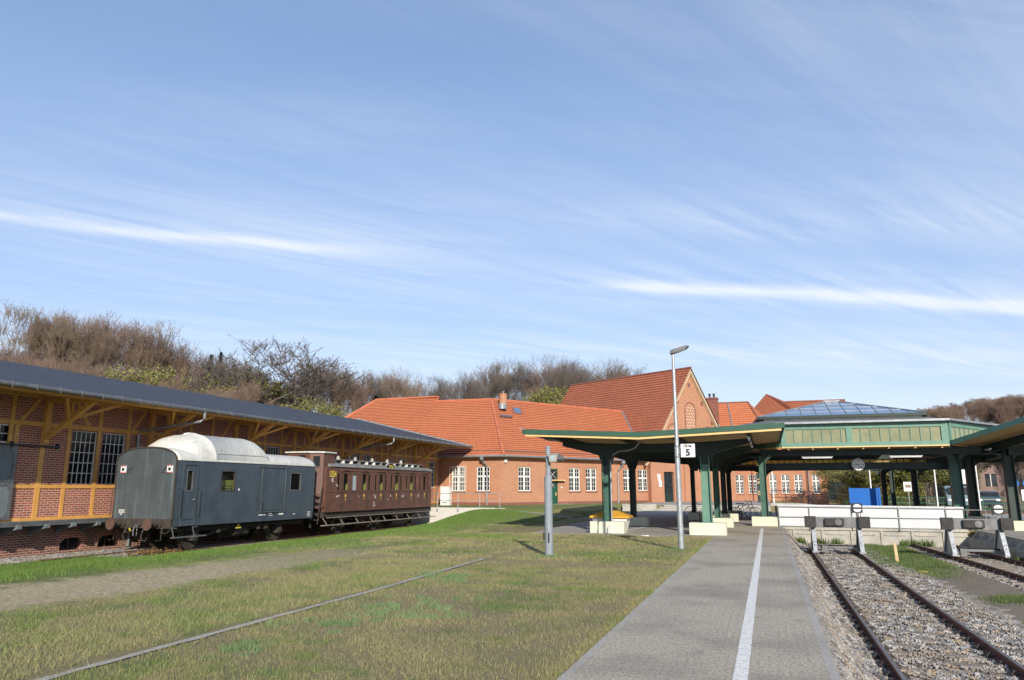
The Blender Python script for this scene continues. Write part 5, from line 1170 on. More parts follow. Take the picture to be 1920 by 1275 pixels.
for x, y, zt in ((9.75, 37.0, 3.2), (9.4, 42.0, 3.0)):
    for sg in (-1, 1):
        R_ = .6; pts = [(x+sg*.1, zt), (x+sg*(R_+.1), zt)]+[(x+sg*(R_+.1)-sg*R_*math.sin(rad(11.25*i)), zt-R_+R_*math.cos(rad(11.25*i))) for i in range(9)]; m.prism(pts, 'y', y-.05, y+.05)
m.build('girders', 'green_dark', rc2)
for x, y in ((9.75, 37.0), (9.4, 42.0), (13.8, 38.4), (14.6, 34.5)): column(rc2, x, y, 3.4, 'green_dark', .18, .16, True, (.55, .36, .40), .18)
# ------------------------------------------------------------------ concourse hall
hl = thing('concourse_hall', 'open green steel concourse hall with glazed band and bluish glass pyramid roof', 'station hall', (4, 43, 0))
G = lambda *a: a
X0, X1, HF, HB = .72, 7.62, 36.95, 49.0
# clerestory band: front, chamfer, sides
band = [((X0, HF), (X1, HF), 16), ((X1, HF), (11.2, 42.6), 12), ((X0-4.4, 42.6), (X0, HF), 10)]
m = MB(); mg = MB(); mt = MB(); mc = MB()
for (a, b, n) in band:
    a, b = Vector((*a, 0)), Vector((*b, 0)); d = (b-a).normalized(); L = (b-a).length; o = (a.x, a.y); dd = (d.x, d.y)
    m.obox(o, dd, 0, L, -.06, .06, 4.40, 4.66); m.obox(o, dd, 0, L, -.06, .06, 3.63, 3.78); m.obox(o, dd, 0, L, -.10, .0, 3.58, 3.64)
    m.obox(o, dd, -.0, .17, -.075, .07, 3.6, 4.64); m.obox(o, dd, L-.28, L, -.075, .07, 3.6, 4.64)
    if n == 16: m.obox(o, dd, L*.405, L*.405+.24, -.07, .07, 3.6, 4.64)
    for k in range(n+1): u = .17+(L-.45)*k/n; m.obox(o, dd, u-.014, u+.014, -.05, .04, 3.78, 4.40)
    mg.obox(o, dd, .05, L-.1, -.012, .0, 3.76, 4.42); mt.obox(o, dd, 0, L, -.13, -.10, 3.545, 3.60)
cl = m.build('clerestory_frame', 'green_frame', hl); mg.build('clerestory_glass', 'frosted', cl); mt.build('fascia_trim', 'cream_trim', hl)
m = MB(); m.slab([(X0, HF-.08, 3.58), (X1, HF-.08, 3.58), (X1, 38.0, 3.50), (X0, 38.0, 3.50)], .03)
for k in range(7): x = X0+.3+k*1.05; m.box(x-.04, x+.04, HF-.06, 37.9, 3.47, 3.56)
m.build('eaves_soffit', 'soffit', hl)
m = MB(); sk_ = [(X0-.2, HF-.28, 4.68), (X1+.05, HF-.28, 4.68), (11.5, 42.5, 4.70), (11.2, 48.5, 4.75), (-4.2, 48.5, 4.75), (-4.0, 42.5, 4.70)]; tp = [(-.1, 38.95, 5.0), (7.15, 38.95, 5.0), (8.6, 41.5, 5.02), (8.6, 46.5, 5.05), (-1.6, 46.5, 5.05), (-1.4, 41.5, 5.02)]
for i in range(6): j = (i+1) % 6; m.slab([sk_[i], sk_[j], tp[j], tp[i]], .05)
hr = m.build('roof_skirt', 'felt_roof', hl)
m = MB()
for i in range(2): m.bar(sk_[i], sk_[i+1], .10, .09)
m.build('gutter', 'zinc', hr)
m = MB(); m.box(0.0, 7.05, 39.0, 46.4, 5.0, 5.09); m.build('lantern_curb', 'white_paint', hr)
E = [(-.22, 38.85), (7.2, 38.85), (7.9, 46.6), (-.9, 46.6)]; ap0, ap1 = (3.25, 42.9, 6.28), (3.72, 42.9, 6.28)
m = MB(); ze_ = 5.20; e = [(x, y, ze_) for x, y in E]
m.poly([e[0], e[1], ap1, ap0]); m.poly([e[1], e[2], ap1]); m.poly([e[2], e[3], ap0, ap1]); m.poly([e[3], e[0], ap0]); gl = m.build('skylight_glass', 'sky_glass', hr)
m = MB()
for i in range(4): a, b = E[i], E[(i+1) % 4]; m.bar((*a, 5.14), (*b, 5.14), .14, .13)
m.build('skylight_eaves', 'green_dark', hr)
m = MB(); m.slab([(3.1, 42.75, 6.33), (3.9, 42.75, 6.33), (3.9, 43.05, 6.33), (3.1, 43.05, 6.33)], .08); m.build('ridge_cap', 'zinc', hr)
m = MB()      # glazing bars on the four slopes
def bars(a, b, t0, t1, n, rows):
    a, b, t0, t1 = map(Vector, (a, b, t0, t1)); w = (b-a).normalized(); L = (b-a).length; nn = (b-a).cross(t0-a).normalized(); nn = nn if nn.z > 0 else -nn
    sL_ = (t0-a).dot(w); sR_ = (t1-a).dot(w); upv = (t0-a)-w*sL_; H_ = 1.0
    for k in range(0, n+1):
        u = L*k/n; tm = 1.0
        if u < sL_: tm = u/sL_
        if u > sR_: tm = (L-u)/(L-sR_) if L > sR_ else 1
        if tm > .04: m.bar(a+w*u+nn*.018, a+w*u+upv*tm+nn*.018, .035, .03)
    for r in range(1, rows):
        f = r/rows; m.bar(a+upv*f+w*sL_*f+nn*.015, a+upv*f+w*(L-(L-sR_)*f)+nn*.015, .02, .02)
bars(e[0], e[1], ap0, ap1, 11, 4); bars(e[1], e[2], ap1, ap1, 9, 4); bars(e[3], e[0], ap0, ap0, 9, 4)
for i, q in ((0, ap0), (1, ap1), (2, ap1), (3, ap0)): m.tube([Vector(e[i])+V(0,0,.02), Vector(q)+V(0,0,.02)], .03, 6)
m.build('glazing_bars', 'zinc', gl)
# girders and columns of the hall
HC = (-.2, 7.95); m = MB()
def gird(y, x0, x1, z0, z1, dy=.13): m.box(x0, x1, y-.012, y+.012, z0+.02, z1-.02); m.box(x0, x1, y-dy/2, y+dy/2, z1-.025, z1); m.box(x0, x1, y-dy/2, y+dy/2, z0, z0+.025)
gird(37.7, -.2, 10.6, 3.22, 3.52, .2); gird(48.2, -4, 10.8, 2.76, 3.10, .2); gird(48.2, -4, 10.8, 3.40, 3.62)
gird(43.0, -4, 10.8, 3.35, 3.62)
for x in (-.2, 7.95): m.box(x-.01, x+.01, 37.7, 48.2, 3.25, 3.5); m.box(x-.09, x+.09, 37.7, 48.2, 3.5, 3.53); m.box(x-.09, x+.09, 37.7, 48.2, 3.22, 3.25)
def haunch(x, y, s, zt, R=.55, axis='y', t=.03):
    n = 8; pts = [(x, zt), (x+s*R, zt)]+[(x+s*R-s*R*math.sin(rad(90*i/n)), zt-R+R*math.cos(rad(90*i/n))) for i in range(n+1)]
    m.prism(pts, 'y', y-t, y+t)
    for i in range(2, len(pts)-1): m.bar((pts[i][0], y, pts[i][1]), (pts[i+1][0], y, pts[i+1][1]), .14, .02, (0, 1, 0)) if False else None
for x in HC:
    haunch(x+.12, 37.7, 1, 3.22); haunch(x-.12, 37.7, -1, 3.22)
for x in (-.2, 6.3, 8.1): haunch(x+.1, 48.2, 1, 2.76, .6); haunch(x-.1, 48.2, -1, 2.76, .6)
m.build('girders', 'green_dark', hl)
m = MB(); gird(38.9, -.2, 8.0, 2.60, 2.92, .16); m.box(4.02, 4.16, 38.85, 38.95, 2.9, 3.3); m.build('inner_girder', 'green_dark', hl)
column(hl, -.2, 37.7, 3.25, 'green_mid', .15, .14, True, (.62, .32, .42)); column(hl, 7.95, 38.1, 3.25, 'green_mid', .22, .2, True, (.5, .35, .4), .2)
for x, y in ((-.2, 48.2), (6.35, 48.2), (8.1, 49.3), (10.8, 48.2), (7.9, 56.0), (3.0, 58.0) if False else (9.3, 56.0)): column(hl, x, y, 3.0, 'green_dark', .11, .11, True, (.3, .3, .35))
m = MB(); mg = MB()    # glazed strip high in the rear wall
m.box(-4, 11.2, 48.28, 48.34, 3.385, 3.42); m.box(-4, 11.2, 48.28, 48.34, 3.12, 3.15)
k = 0; x = -4
while x < 11.2: m.box(x-.018, x+.018, 48.27, 48.35, 3.12, 3.42); x += .36
fr2 = m.build('rear_glazing_bars', 'green_dark', hl); mg.box(-4, 11.2, 48.30, 48.31, 3.13, 3.41); mg.build('rear_glass', 'tinted_pane', fr2)
m = MB(); m.slab([(-4.0, 37.2, 3.64), (.5, 37.0, 3.64), (.5, 50.5, 3.64), (-4.0, 50.5, 3.64)], .03) if False else None
m = MB(); m.box(-3.9, 11.0, 48.4, 51.5, 3.66, 3.72); m.box(-.1, 8.0, 39.0, 39.03, 3.5, 4.9) if False else None; m.build('rear_roof', 'felt_roof', hl)
def tubelight(x, y, z, L=1.35, ang=0, lab='', ax='x'):
    t = thing('tube_light', lab, 'tube light', (x, y, z), 'tube lights hung under the station roofs')
    m = MB(); dx, dy_ = (L/2, 0) if ax == 'x' else (0, L/2)
    m.bar((x-dx, y-dy_, z+.035), (x+dx, y+dy_, z+.035), .09, .035); m.build('housing', 'galv', t)
    m = MB(); m.tube([(x-dx*.94, y-dy_*.94, z-.005), (x+dx*.94, y+dy_*.94, z-.005)], .03, 8); m.build('tube', 'sign_white', t)
    m = MB()
    for s in (-.7, .7): m.tube([(x+dx*s, y+dy_*s, z+.05), (x+dx*s, y+dy_*s, z+.12)], .012, 6)
    m.build('hanger', 'black_metal', t); return t
tubelight(2.25, 37.5, 3.12, lab='left of two white tube lights under the front girder of the hall'); tubelight(5.95, 37.5, 3.12, lab='right of two white tube lights under the front girder of the hall')
for k, y in enumerate((28.6, 31.2, 33.9)): tubelight(-.55, y, 3.50, lab=('nearest', 'middle', 'farthest')[k]+' of three tube lights along the right edge of the track 5 canopy', ax='y')
for k, y in enumerate((31.6, 33.9)): tubelight((9.1, 10.1)[k], (37.4, 34.6)[k], (3.36, 3.68)[k], lab=('nearer', 'farther')[k]+' tube light under the left edge of the right-hand canopy', ax='y')
# clock on the inner girder
ck = thing('station_clock', 'round white double-faced clock hanging from the dark girder of the hall', 'clock', (4.09, 38.72, 2.83))
m = MB(); m.disc((4.09, 38.72, 2.83), (0, 1, 0), .30, .14, 36); m.build('case', 'steel', ck)
m = MB(); m.disc((4.09, 38.64, 2.83), (0, 1, 0), .275, .02, 36); m.build('dial', 'sign_white', ck)
m = MB()
for k in range(12):
    a = rad(30*k); r0 = .20 if k % 3 else .18; m.bar((4.09+r0*math.sin(a), 38.626, 2.83+r0*math.cos(a)), (4.09+.25*math.sin(a), 38.626, 2.83+.25*math.cos(a)), .03 if k % 3 == 0 else .018, .006, (0, 1, 0))
m.build('hour_marks', 'black_paint', ck)
for ang, L, w, nme in ((-88, .16, .028, 'hour_hand'), (142, .23, .02, 'minute_hand')):
    m = MB(); a = rad(ang); m.bar((4.09, 38.618, 2.83), (4.09+L*math.sin(a), 38.618, 2.83+L*math.cos(a)), w, .006, (0, 1, 0)); m.build(nme, 'black_paint', ck)
# ------------------------------------------------------------------ tracks and buffer stops
t1 = track('railway_track', 'rusty railway track beside the paved platform ending at the first buffer stop', [(1.47, -2.5), (1.47, 34.0)], [(3.07, -2.5), (3.07, 34.0)], -.60, 0, 0, 0, group='tracks ending at buffer stops')
d2x = -.052
t2 = track('railway_track', 'rusty railway track further right ending at the second buffer stop', [(6.95, 14.0), (5.77, 36.8)], [(8.46, 14.08), (7.28, 36.9)], -.60, 0, 0, 0, group='tracks ending at buffer stops')
def buffer_stop(cx, y, label, hw=.80, ang=0):
    t = thing('buffer_stop', label, 'buffer stop', (cx, y, -.6), 'grey steel buffer stops')
    m = MB(); m.box(cx-1.04, cx+1.04, y-.02, y+.03, .30, .66); m.box(cx-1.04, cx+1.04, y+.03, y+.16, .30, .325); m.box(cx-1.04, cx+1.04, y+.03, y+.16, .635, .66); m.build('beam', 'steel', t)
    for s in (-1, 1):
        xx = cx+s*.93+.03
        m = MB(); m.box(xx-.20, xx+.20, y-.17, y-.022, .28, .70); p = m.build('buffer_plate', 'rubber', t, bevel=.012)
        m = MB(); m.disc((xx, y-.175, .49), (0, 1, 0), .15, .012, 24); m.build('plate_disc', 'rubber', p)
        m = MB(); x = cx+s*hw
        # inclined leg: flanged web running back and down to the rail, front flange near vertical
        m.prism([(y+.05, .30), (y-.42, -.56), (y-.30, -.56), (y+.16, .30)], 'x', x-.07, x+.07)
        m.prism([(y+.10, .30), (y-.34, -.56), (y+1.05, -.56), (y+.45, .30)], 'x', x-.012, x+.012)
        m.prism([(y+.40, .30), (y+1.02, -.57), (y+1.12, -.57), (y+.50, .30)], 'x', x-.07, x+.07)
        m.box(x-.11, x+.11, y-.5, y+1.2, -.60, -.55); l = m.build('leg', 'galv', t)
        m = MB()
        for q in range(3): m.disc((x, y-.44+.12, -.45+.12*q), (0, 1, 0), .018, .02, 6)
        m.build('bolts', 'rust', l)
    m = MB(); m.box(cx-.40, cx+.28, y-.14, y-.022, .345, .625); b = m.build('centre_block', 'rubber', t, bevel=.02)
    m = MB(); m.disc((cx+.08, y-.15, .485), (0, 1, 0), .12, .03, 24); m.disc((cx+.08, y-.165, .485), (0, 1, 0), .085, .02, 20); m.build('centre_boss', 'steel', b)
    m = MB(); m.box(cx-hw+.07, cx+hw-.07, y+.15, y+.35, -.40, -.37); m.box(cx-hw+.07, cx+hw-.07, y+.15, y+.17, -.48, -.37); m.box(cx-.55, cx-.35, y+.0, y+.2, -.62, -.38); m.bar((cx-hw, y+.9, -.5), (cx+hw, y-.0, -.46), .08, .05)
    m.bar((cx+hw, y+.9, -.5), (cx-hw, y-.0, -.46), .08, .05); m.build('cross_tie', 'steel', t)
    x = cx+.79; m = MB(); m.box(x-.07, x+.03, y+.04, y+.09, .5, .86); m.tube([(x+.10, y+.05, .6), (x+.07, y+.05, .95)], .014, 6); s_ = m.build('signal_post', 'steel', t)
    m = MB(); m.box(x-.19, x+.17, y+.0, y+.05, .83, 1.18); m.box(x-.22, x-.19, y-.06, y+.05, .80, 1.20); si = m.build('signal_box', 'black_metal', t, bevel=.01)
    m = MB(); m.disc((x-.01, y-.012, 1.005), (0, 1, 0), .145, .02, 32); di = m.build('signal_disc', 'sign_white', si)
    m = MB(); m.box(x-.165, x+.145, y-.030, y-.0225, .972, 1.038); m.build('signal_bar', 'black_paint', di)
    return t
buffer_stop(2.33, 31.0, 'left buffer stop with its round white signal disc on the right, beside the platform')
buffer_stop(6.90, 31.0, 'right buffer stop with black plates and a white signal disc, second from the platform', .80)
# concrete end wall with panel relief, side walls
m = MB(); m.box(.5, 8.0, 37.42, 37.75, -1.0, -.02); m.box(.45, 8.05, 37.36, 37.42, -.13, -.015)
w_ = tag(m.build('retaining_wall', 'concrete'), 'weathered concrete wall with panels behind the buffer stops', 'wall')
m = MB()
for k in range(6): x = .95+k*1.22; m.prism([(x, -1.0), (x+.09, -1.0), (x+.09, -.13), (x, -.13)], 'y', 37.37, 37.419); m.prism([(x+.16, -.28), (x+1.06, -.28), (x+1.0, -.33), (x+.22, -.33)], 'y', 37.385, 37.418)
m.build('panel_rib', 'concrete', w_)
m = MB(); m.box(8.0, 8.5, -8, 37.74, -1.0, -.35); m.box(8.30, 8.5, -8, 37.4, -.36, -.012)
for k in range(20): y = 36.9-k*1.2; m.prism([(8.0, -.36), (8.3, -.36), (8.3, -.06)], 'y', y-.06, y+.06)
tag(m.build('platform_wall', 'concrete'), 'ribbed concrete wall along the right-hand platform edge', 'wall')
# white panel barrier
bf = thing('barrier_fence', 'long white panel barrier with grey pipe rails behind the buffer stops', 'barrier', (4, 37.3, 0))
xs_ = [.40, 1.72, 3.50, 5.40, 7.25]
for x in xs_:
    m = MB(); m.tube([(x, 37.30, -.12 if x > .5 else .0), (x, 37.30, .93)], .026, 8); m.build('post', 'galv', bf)
m = MB(); m.tube([(.36, 37.30, .90), (7.95, 37.30, .86)], .028, 8); m.tube([(.36, 37.30, .44), (7.3, 37.30, .44)], .024, 8); m.tube([(.36, 37.34, .03), (7.5, 37.34, .0)], .022, 8); m.build('rail', 'galv', bf)
m = MB(); m.tube([(.36, 37.36, .955), (7.95, 37.36, .90)], .04, 8); m.build('top_rail', 'panel_white', bf)
for a, b in zip(xs_, xs_[1:]+[7.93]):
    m = MB(); m.box(a+.02, b-.02, 37.345, 37.36, .46, .92); m.build('panel', 'panel_white', bf)
    if b < 7.5:
        m = MB(); m.box(a+.02, b-.02, 37.345, 37.36, .03, .425); m.build('panel', 'panel_white', bf)
m = MB(); m.tube([(7.98, 37.5, -.1), (7.98, 37.5, .80), (8.9, 37.9, .80), (8.9, 37.9, -.1)], .025, 8); m.tube([(7.98, 37.5, .4), (8.9, 37.9, .4)], .02, 8); m.build('end_rail', 'galv', bf)
m = MB(); m.box(.24, .34, 37.5, 37.56, .35, .93); m.build('end_board', 'black_metal', bf)
# ------------------------------------------------------------------ lamp post, sign, floodlight post, grit bin
lp = thing('lamp_post', 'tall galvanised lamp post with slanted head standing in the grass by the platform', 'lamp post', (-2.45, 22.25, 0))
m = MB(); m.tube([(-2.45, 22.25, -.1), (-2.45, 22.25, 2.9)], .084, 16, r1=.072); m.tube([(-2.45, 22.25, 2.9), (-2.45, 22.25, 5.72)], .062, 14, r1=.042); m.tube([(-2.45, 22.25, 2.86), (-2.45, 22.25, 2.93)], .080, 14); m.build('pole', 'galv', lp)
m = MB()
for z in (2.92, 2.62): m.tube([(-2.45, 22.25, z), (-2.45, 22.25, z+.035)], .089, 14)
m.build('clamp', 'steel', lp)
m = MB(); m.prism([(-2.53, 5.68), (-2.53, 5.76), (-2.50, 5.80), (-2.05, 5.915), (-1.97, 5.90), (-2.06, 5.82), (-2.40, 5.70)], 'y', 22.14, 22.36); h_ = m.build('lamp_head', 'steel', lp, bevel=.008)
m = MB(); m.prism([(-2.42, 5.688), (-2.08, 5.80), (-2.085, 5.815), (-2.42, 5.70)], 'y', 22.17, 22.33); m.build('lens', 'sign_white', h_)
sg = thing('platform_sign', 'square white sign reading Gleis 5 clamped to the lamp post', 'sign', (-2.13, 22.2, 2.7))
m = MB(); m.box(-2.335, -1.935, 22.15, 22.21, 2.62, 3.00); m.build('panel', 'sign_white', sg, bevel=.004)
m = MB(); m.box(-2.42, -2.33, 22.17, 22.2, 2.89, 2.92); m.box(-2.42, -2.33, 22.17, 22.2, 2.70, 2.73); m.build('clamp', 'steel', sg)
text(sg, 'word', 'Gleis', .115, (-2.135, 22.147, 2.94), (rad(90), 0, 0), 'black_paint', bold=.004); text(sg, 'track_number', '5', .26, (-2.135, 22.147, 2.745), (rad(90), 0, 0), 'black_paint', bold=.012)
gp = thing('floodlight_post', 'short grey steel post with a small floodlight standing in the lawn', 'post', (-5.48, 19.12, 0))
gz0 = float(ground_h(-5.48, 19.12))
m = MB(); m.tube([(-5.48, 19.12, gz0-.1), (-5.48, 19.12, 2.05)], .105, 18); m.tube([(-5.48, 19.12, 2.05), (-5.48, 19.12, 2.08)], .105, 18, r1=.068); m.tube([(-5.48, 19.12, 2.07), (-5.48, 19.12, 2.80)], .066, 16); m.tube([(-5.48, 19.12, 2.78), (-5.48, 19.12, 2.83)], .073, 16); m.build('pole', 'post_grey', gp)
m = MB(); m.box(-5.60, -5.572, 19.0, 19.04, .42, .62); m.box(-5.47, -5.43, 19.008, 19.016, .35, .60); m.build('door_slot', 'black_metal', gp)
m = MB(); m.prism([(-5.41, 2.60), (-5.16, 2.62), (-5.20, 2.42), (-5.38, 2.41)], 'y', 18.90, 19.12); m.box(-5.42, -5.15, 18.88, 19.14, 2.61, 2.63); fl = m.build('floodlight', 'concrete', gp)
m = MB(); m.prism([(-5.36, 2.57), (-5.23, 2.58), (-5.25, 2.45), (-5.35, 2.45)], 'y', 18.893, 18.899); m.build('glass', 'pale_pane', fl)
m = MB(); m.tube([(-5.18, 19.02, 2.50), (-5.05, 19.02, 2.51)], .065, 12)
for k in range(4): m.tube([(-5.17+.035*k, 19.02, 2.505), (-5.16+.035*k, 19.02, 2.505)], .085, 12)
m.box(-5.45, -5.38, 19.05, 19.15, 2.45, 2.5); m.build('lamp_housing', 'steel', gp)
gb = thing('grit_bin', 'white grit bin with a yellow pyramid lid behind the first canopy column', 'bin', (-6.3, 31.7, 0))
m = MB(); x0, x1, y0, y1 = -7.0, -5.55, 31.0, 31.85
m.add([(x0+.12, y0+.08, 0), (x1-.12, y0+.08, 0), (x1-.12, y1-.08, 0), (x0+.12, y1-.08, 0), (x0, y0, .52), (x1, y0, .52), (x1, y1, .52), (x0, y1, .52)], [(0,3,2,1),(4,5,6,7),(0,1,5,4),(1,2,6,5),(2,3,7,6),(3,0,4,7)]); m.build('tub', 'sign_white', gb, bevel=.02)
m = MB(); x0 -= .1; x1 += .1; y0 -= .08; y1 += .08; cxx = (x0+x1)/2
m.box(x0, x1, y0, y1, .52, .60); m.add([(x0, y0, .601), (x1, y0, .601), (x1, y1, .601), (x0, y1, .601), (cxx-.25, (y0+y1)/2, .82), (cxx+.25, (y0+y1)/2, .82)], [(0,1,5,4), (1,2,5), (2,3,4,5), (3,0,4), (0,3,2,1)]); m.build('lid', 'yellow_lid', gb, bevel=.012)
# stake, yellow scrap, litter
m = MB(); m.prism([(3.93, -.85), (4.03, -.85), (3.99, -.10), (3.90, -.08)], 'y', 28.7, 28.76); tag(m.build('wooden_stake', 'wood_stake'), 'pale wooden stake standing in the grass between the tracks', 'stake')
m = MB(); m.prism([(4.15, 25.9), (4.36, 25.85), (4.40, 26.0), (4.26, 26.08), (4.14, 26.04)], 'z', -.74, -.71); tag(m.build('plastic_scrap', 'yellow_paint'), 'small yellow plastic scrap in the grass right of the wooden stake', 'litter')
m = MB(); m.prism([(-4.55, 28.3), (-4.40, 28.26), (-4.28, 28.33), (-4.33, 28.42), (-4.5, 28.4)], 'z', .0, .03); tag(m.build('paper_litter', 'sign_white'), 'scrap of white paper at the lawn edge left of the lamp post', 'litter')
# dead leaves below the first wagon
random.seed(8); vs = []; fs = []
for i in range(900):
    x, y = -21.6+random.gauss(0, .55), 22.6+random.gauss(0, .55); s = random.uniform(.03, .07); a = random.uniform(0, 6.28); z = float(ground_h(x, y))+.04+abs(random.gauss(0, .05))
    o = len(vs); t = random.uniform(-.5, .5)
    vs += [(x+s*math.cos(a), y+s*math.sin(a), z), (x-s*.5*math.sin(a), y+s*.5*math.cos(a), z+t*s), (x-s*math.cos(a), y-s*math.sin(a), z), (x+s*.5*math.sin(a), y-s*.5*math.cos(a), z-t*s*.5)]; fs.append((o, o+1, o+2, o+3))
lv = fast_mesh('dead_leaves', vs, faces4=fs, mat='dead_leaf'); lv['kind'] = 'stuff'; lv['label'] = 'heap of brown leaves on the gravel below the grey wagon'; lv['category'] = 'leaves'
# ------------------------------------------------------------------ bicycles
def bicycle(x, y, label, ang=0, z=0):
    t = thing('bicycle', label, 'bicycle', (x, y, z), 'bicycles parked near the entrance')
    d = Vector((math.cos(ang), math.sin(ang), 0)); s = Vector((-d.y, d.x, 0)); o = Vector((x, y, z)); P = lambda a, h, k=0: o+d*a+s*k+V(0, 0, h)
    for a in (-.52, .52):
        m = MB(); m.tube([P(a+.33*math.cos(2*math.pi*k/24), .34+.33*math.sin(2*math.pi*k/24)) for k in range(25)], .018, 6, False); w = m.build('wheel', 'tyre', t)
        m = MB()
        for k in range(12): m.tube([P(a, .34), P(a+.31*math.cos(2*math.pi*k/12), .34+.31*math.sin(2*math.pi*k/12))], .003, 4, False)
        m.build('spokes', 'galv', w)
    m = MB(); bb, st_, hd = P(-.08, .30), P(-.2, .82), P(.34, .85)
    for a, b in ((bb, st_), (bb, P(.38, .72)), (P(-.17, .74), hd), (bb, P(-.52, .34)), (P(-.18, .72), P(-.52, .34)), (hd, P(.52, .34)), (hd, P(.31, .98))): m.tube([a, b], .016, 6)
    m.build('frame', 'car_paint', t); m = MB(); m.tube([P(.22, 1.0, -.27), P(.31, 1.0, -.1), P(.31, 1.0, .1), P(.22, 1.0, .27)], .014, 6); m.build('handlebar', 'black_metal', t)
    m = MB(); m.prism([(0, 0), (0, 0), (0, 0)], 'z', 0, 0) if False else m.bar(P(-.33, .88), P(-.08, .87), .12, .05); m.build('saddle', 'black_metal', t)
bicycle(-1.25, 44.6, 'dark bicycle parked just right of the pale green front column', .25); bicycle(-1.5, 45.4, 'dark bicycle behind another one right of the pale green column', .05); bicycle(-3.9, 45.5, 'dark bicycle seen between the lamp post and the black columns', .3)
# ------------------------------------------------------------------ things behind the hall
bp = thing('blue_hoarding', 'bright blue rectangular hoarding standing behind the white barrier', 'hoarding', (6.5, 58, 0))
m = MB(); m.box(5.5, 7.25, 57.95, 58.0, .05, 1.72); m.build('board', 'blue_panel', bp)
m = MB(); m.prism([(57.95, 1.72), (58.0, 1.72), (59.0, .0), (58.9, .0)], 'x', 5.40, 5.47); m.prism([(57.95, 1.72), (58.0, 1.72), (59.0, .0), (58.9, .0)], 'x', 7.28, 7.35); m.box(5.38, 5.5, 57.9, 58.02, 0, 1.76); m.box(7.25, 7.37, 57.9, 58.02, 0, 1.76); m.build('frame', 'blue_panel', bp)
m = MB(); m.box(7.6, 9.9, 61.5, 62.0, 0, .01); 
def pole(x, y, h, label, r=.05): 
    m = MB(); m.tube([(x, y, 0), (x, y, h)], r, 8, r1=r*.7); p = m.build('flagpole', 'sign_white'); tag(p, label, 'pole')
    m = MB(); m.tube([(x, y, h), (x, y, h+.08)], r*1.1, 8); m.build('cap', 'steel', p) if False else None
pole(7.4, 63, 6.2, 'left one of two white flagpoles rising behind the blue hoarding'); pole(8.4, 63, 6.2, 'right one of two white flagpoles rising behind the blue hoarding'); pole(11.6, 62, 6, 'white pole standing between the dark columns right of the blue hoarding'); pole(15.2, 66, 6.5, 'white pole standing beside the parked van behind the hall'); pole(.42, 70, 7, 'white pole standing in front of the right station wing', .06)
tt = thing('totem_sign', 'narrow dark totem with pale bands standing in front of the right station wing', 'sign', (-.75, 74, 0))
m = MB(); m.box(-.97, -.50, 74, 74.1, .1, 4.2); m.build('board', 'green_dark', tt)
m = MB()
for k, z in enumerate((.9, 1.05, 1.2, 1.95, 2.05, 2.3, 2.9, 3.0, 3.3, 3.45, 3.6, 3.9)): m.box(-.93, -.54, 73.985, 73.998, z+.2, z+.26)
m.build('bands', 'cream_trim', tt)
def sign(x, y, h, w, hh, label, cat='sign', shape='rect', mat='sign_white', cm=None):
    t = thing('road_sign', label, cat, (x, y, 0)); m = MB(); m.tube([(x, y, 0), (x, y, h)], .035, 8); m.build('post', 'galv', t)
    m = MB()
    if shape == 'rect': m.box(x-w/2, x+w/2, y-.06, y-.035, h-hh, h)
    else: m.disc((x, y-.045, h-w/2), (0, 1, 0), w/2, .02, 20)
    b = m.build('panel', mat, t); return t, b
t, b = sign(10.4, 66, 2.2, .62, .72, 'small white notice board on a post left of the white pole'); m = MB(); m.box(10.2, 10.6, 65.93, 65.938, 1.75, 2.0); m.build('notice_text', 'plaster_pink', b)
t, b = sign(17.0, 61.0, 1.62, .75, .75, 'white square sign with the number 2 in front of the green windscreen fence'); text(b, 'number', '2', .34, (17.0, 60.935, 1.15), (rad(90), 0, 0), 'black_paint')
m = MB(); m.box(16.7, 17.3, 60.935, 60.938, 1.42, 1.46); m.build('text_line', 'black_paint', b)
for x, l in ((21.4, 'left of two round blue direction signs behind the hall'), (22.3, 'right of two round blue direction signs behind the hall')):
    t, b = sign(x, 80, 2.45, .62, .62, l, shape='disc', mat='blue_panel'); m = MB(); m.bar((x-.12, 79.94, 2.05), (x+.1, 79.94, 2.2), .06, .008, (0, 1, 0)); m.bar((x-.12, 79.94, 2.05), (x-.1, 79.94, 2.25), .06, .008, (0, 1, 0)); m.build('arrow', 'sign_white', b)
t, b = sign(17.6, 80, 3.6, .9, 1.5, 'tall white information board among the trees behind the hall')
def fence(x0, x1, y, h, label, mat='mesh_green', solid=False, name='fence'):
    t = thing(name, label, 'fence', ((x0+x1)/2, y, 0)); x = x0
    m = MB()
    while x <= x1+.01: m.box(x-.03, x+.03, y-.03, y+.03, 0, h); x += 2.4
    m.build('posts', mat, t); m = MB()
    for z in (.12, h*.5, h-.05): m.box(x0, x1, y-.02, y+.02, z-.025, z+.025)
    m.build('rails', mat, t); m = MB()
    if solid: m.box(x0, x1, y+.025, y+.045, .1, h)
    else:
        x = x0
        while x < x1: m.box(x-.008, x+.008, y-.008, y+.008, .1, h-.05); x += .16
    m.build('mesh_panel' if not solid else 'windscreen', mat, t)
fence(9.5, 36, 71.5, 1.0, 'low green mesh fence along the grass verge behind the hall'); fence(18.4, 40, 64.5, 1.55, 'solid dark green windscreen fence at the far right behind the track area', solid=True)
m = MB(); m.box(8, 60, 60.45, 60.6, -.05, .16); tag(m.build('kerb_wall', 'rust'), 'low dark brown edging along the grass verge behind the right canopy', 'edging')
struct(grid('grass_verge', np.linspace(8, 90, 40), np.linspace(63.5, 71, 8), flat(.05), 'weed'))
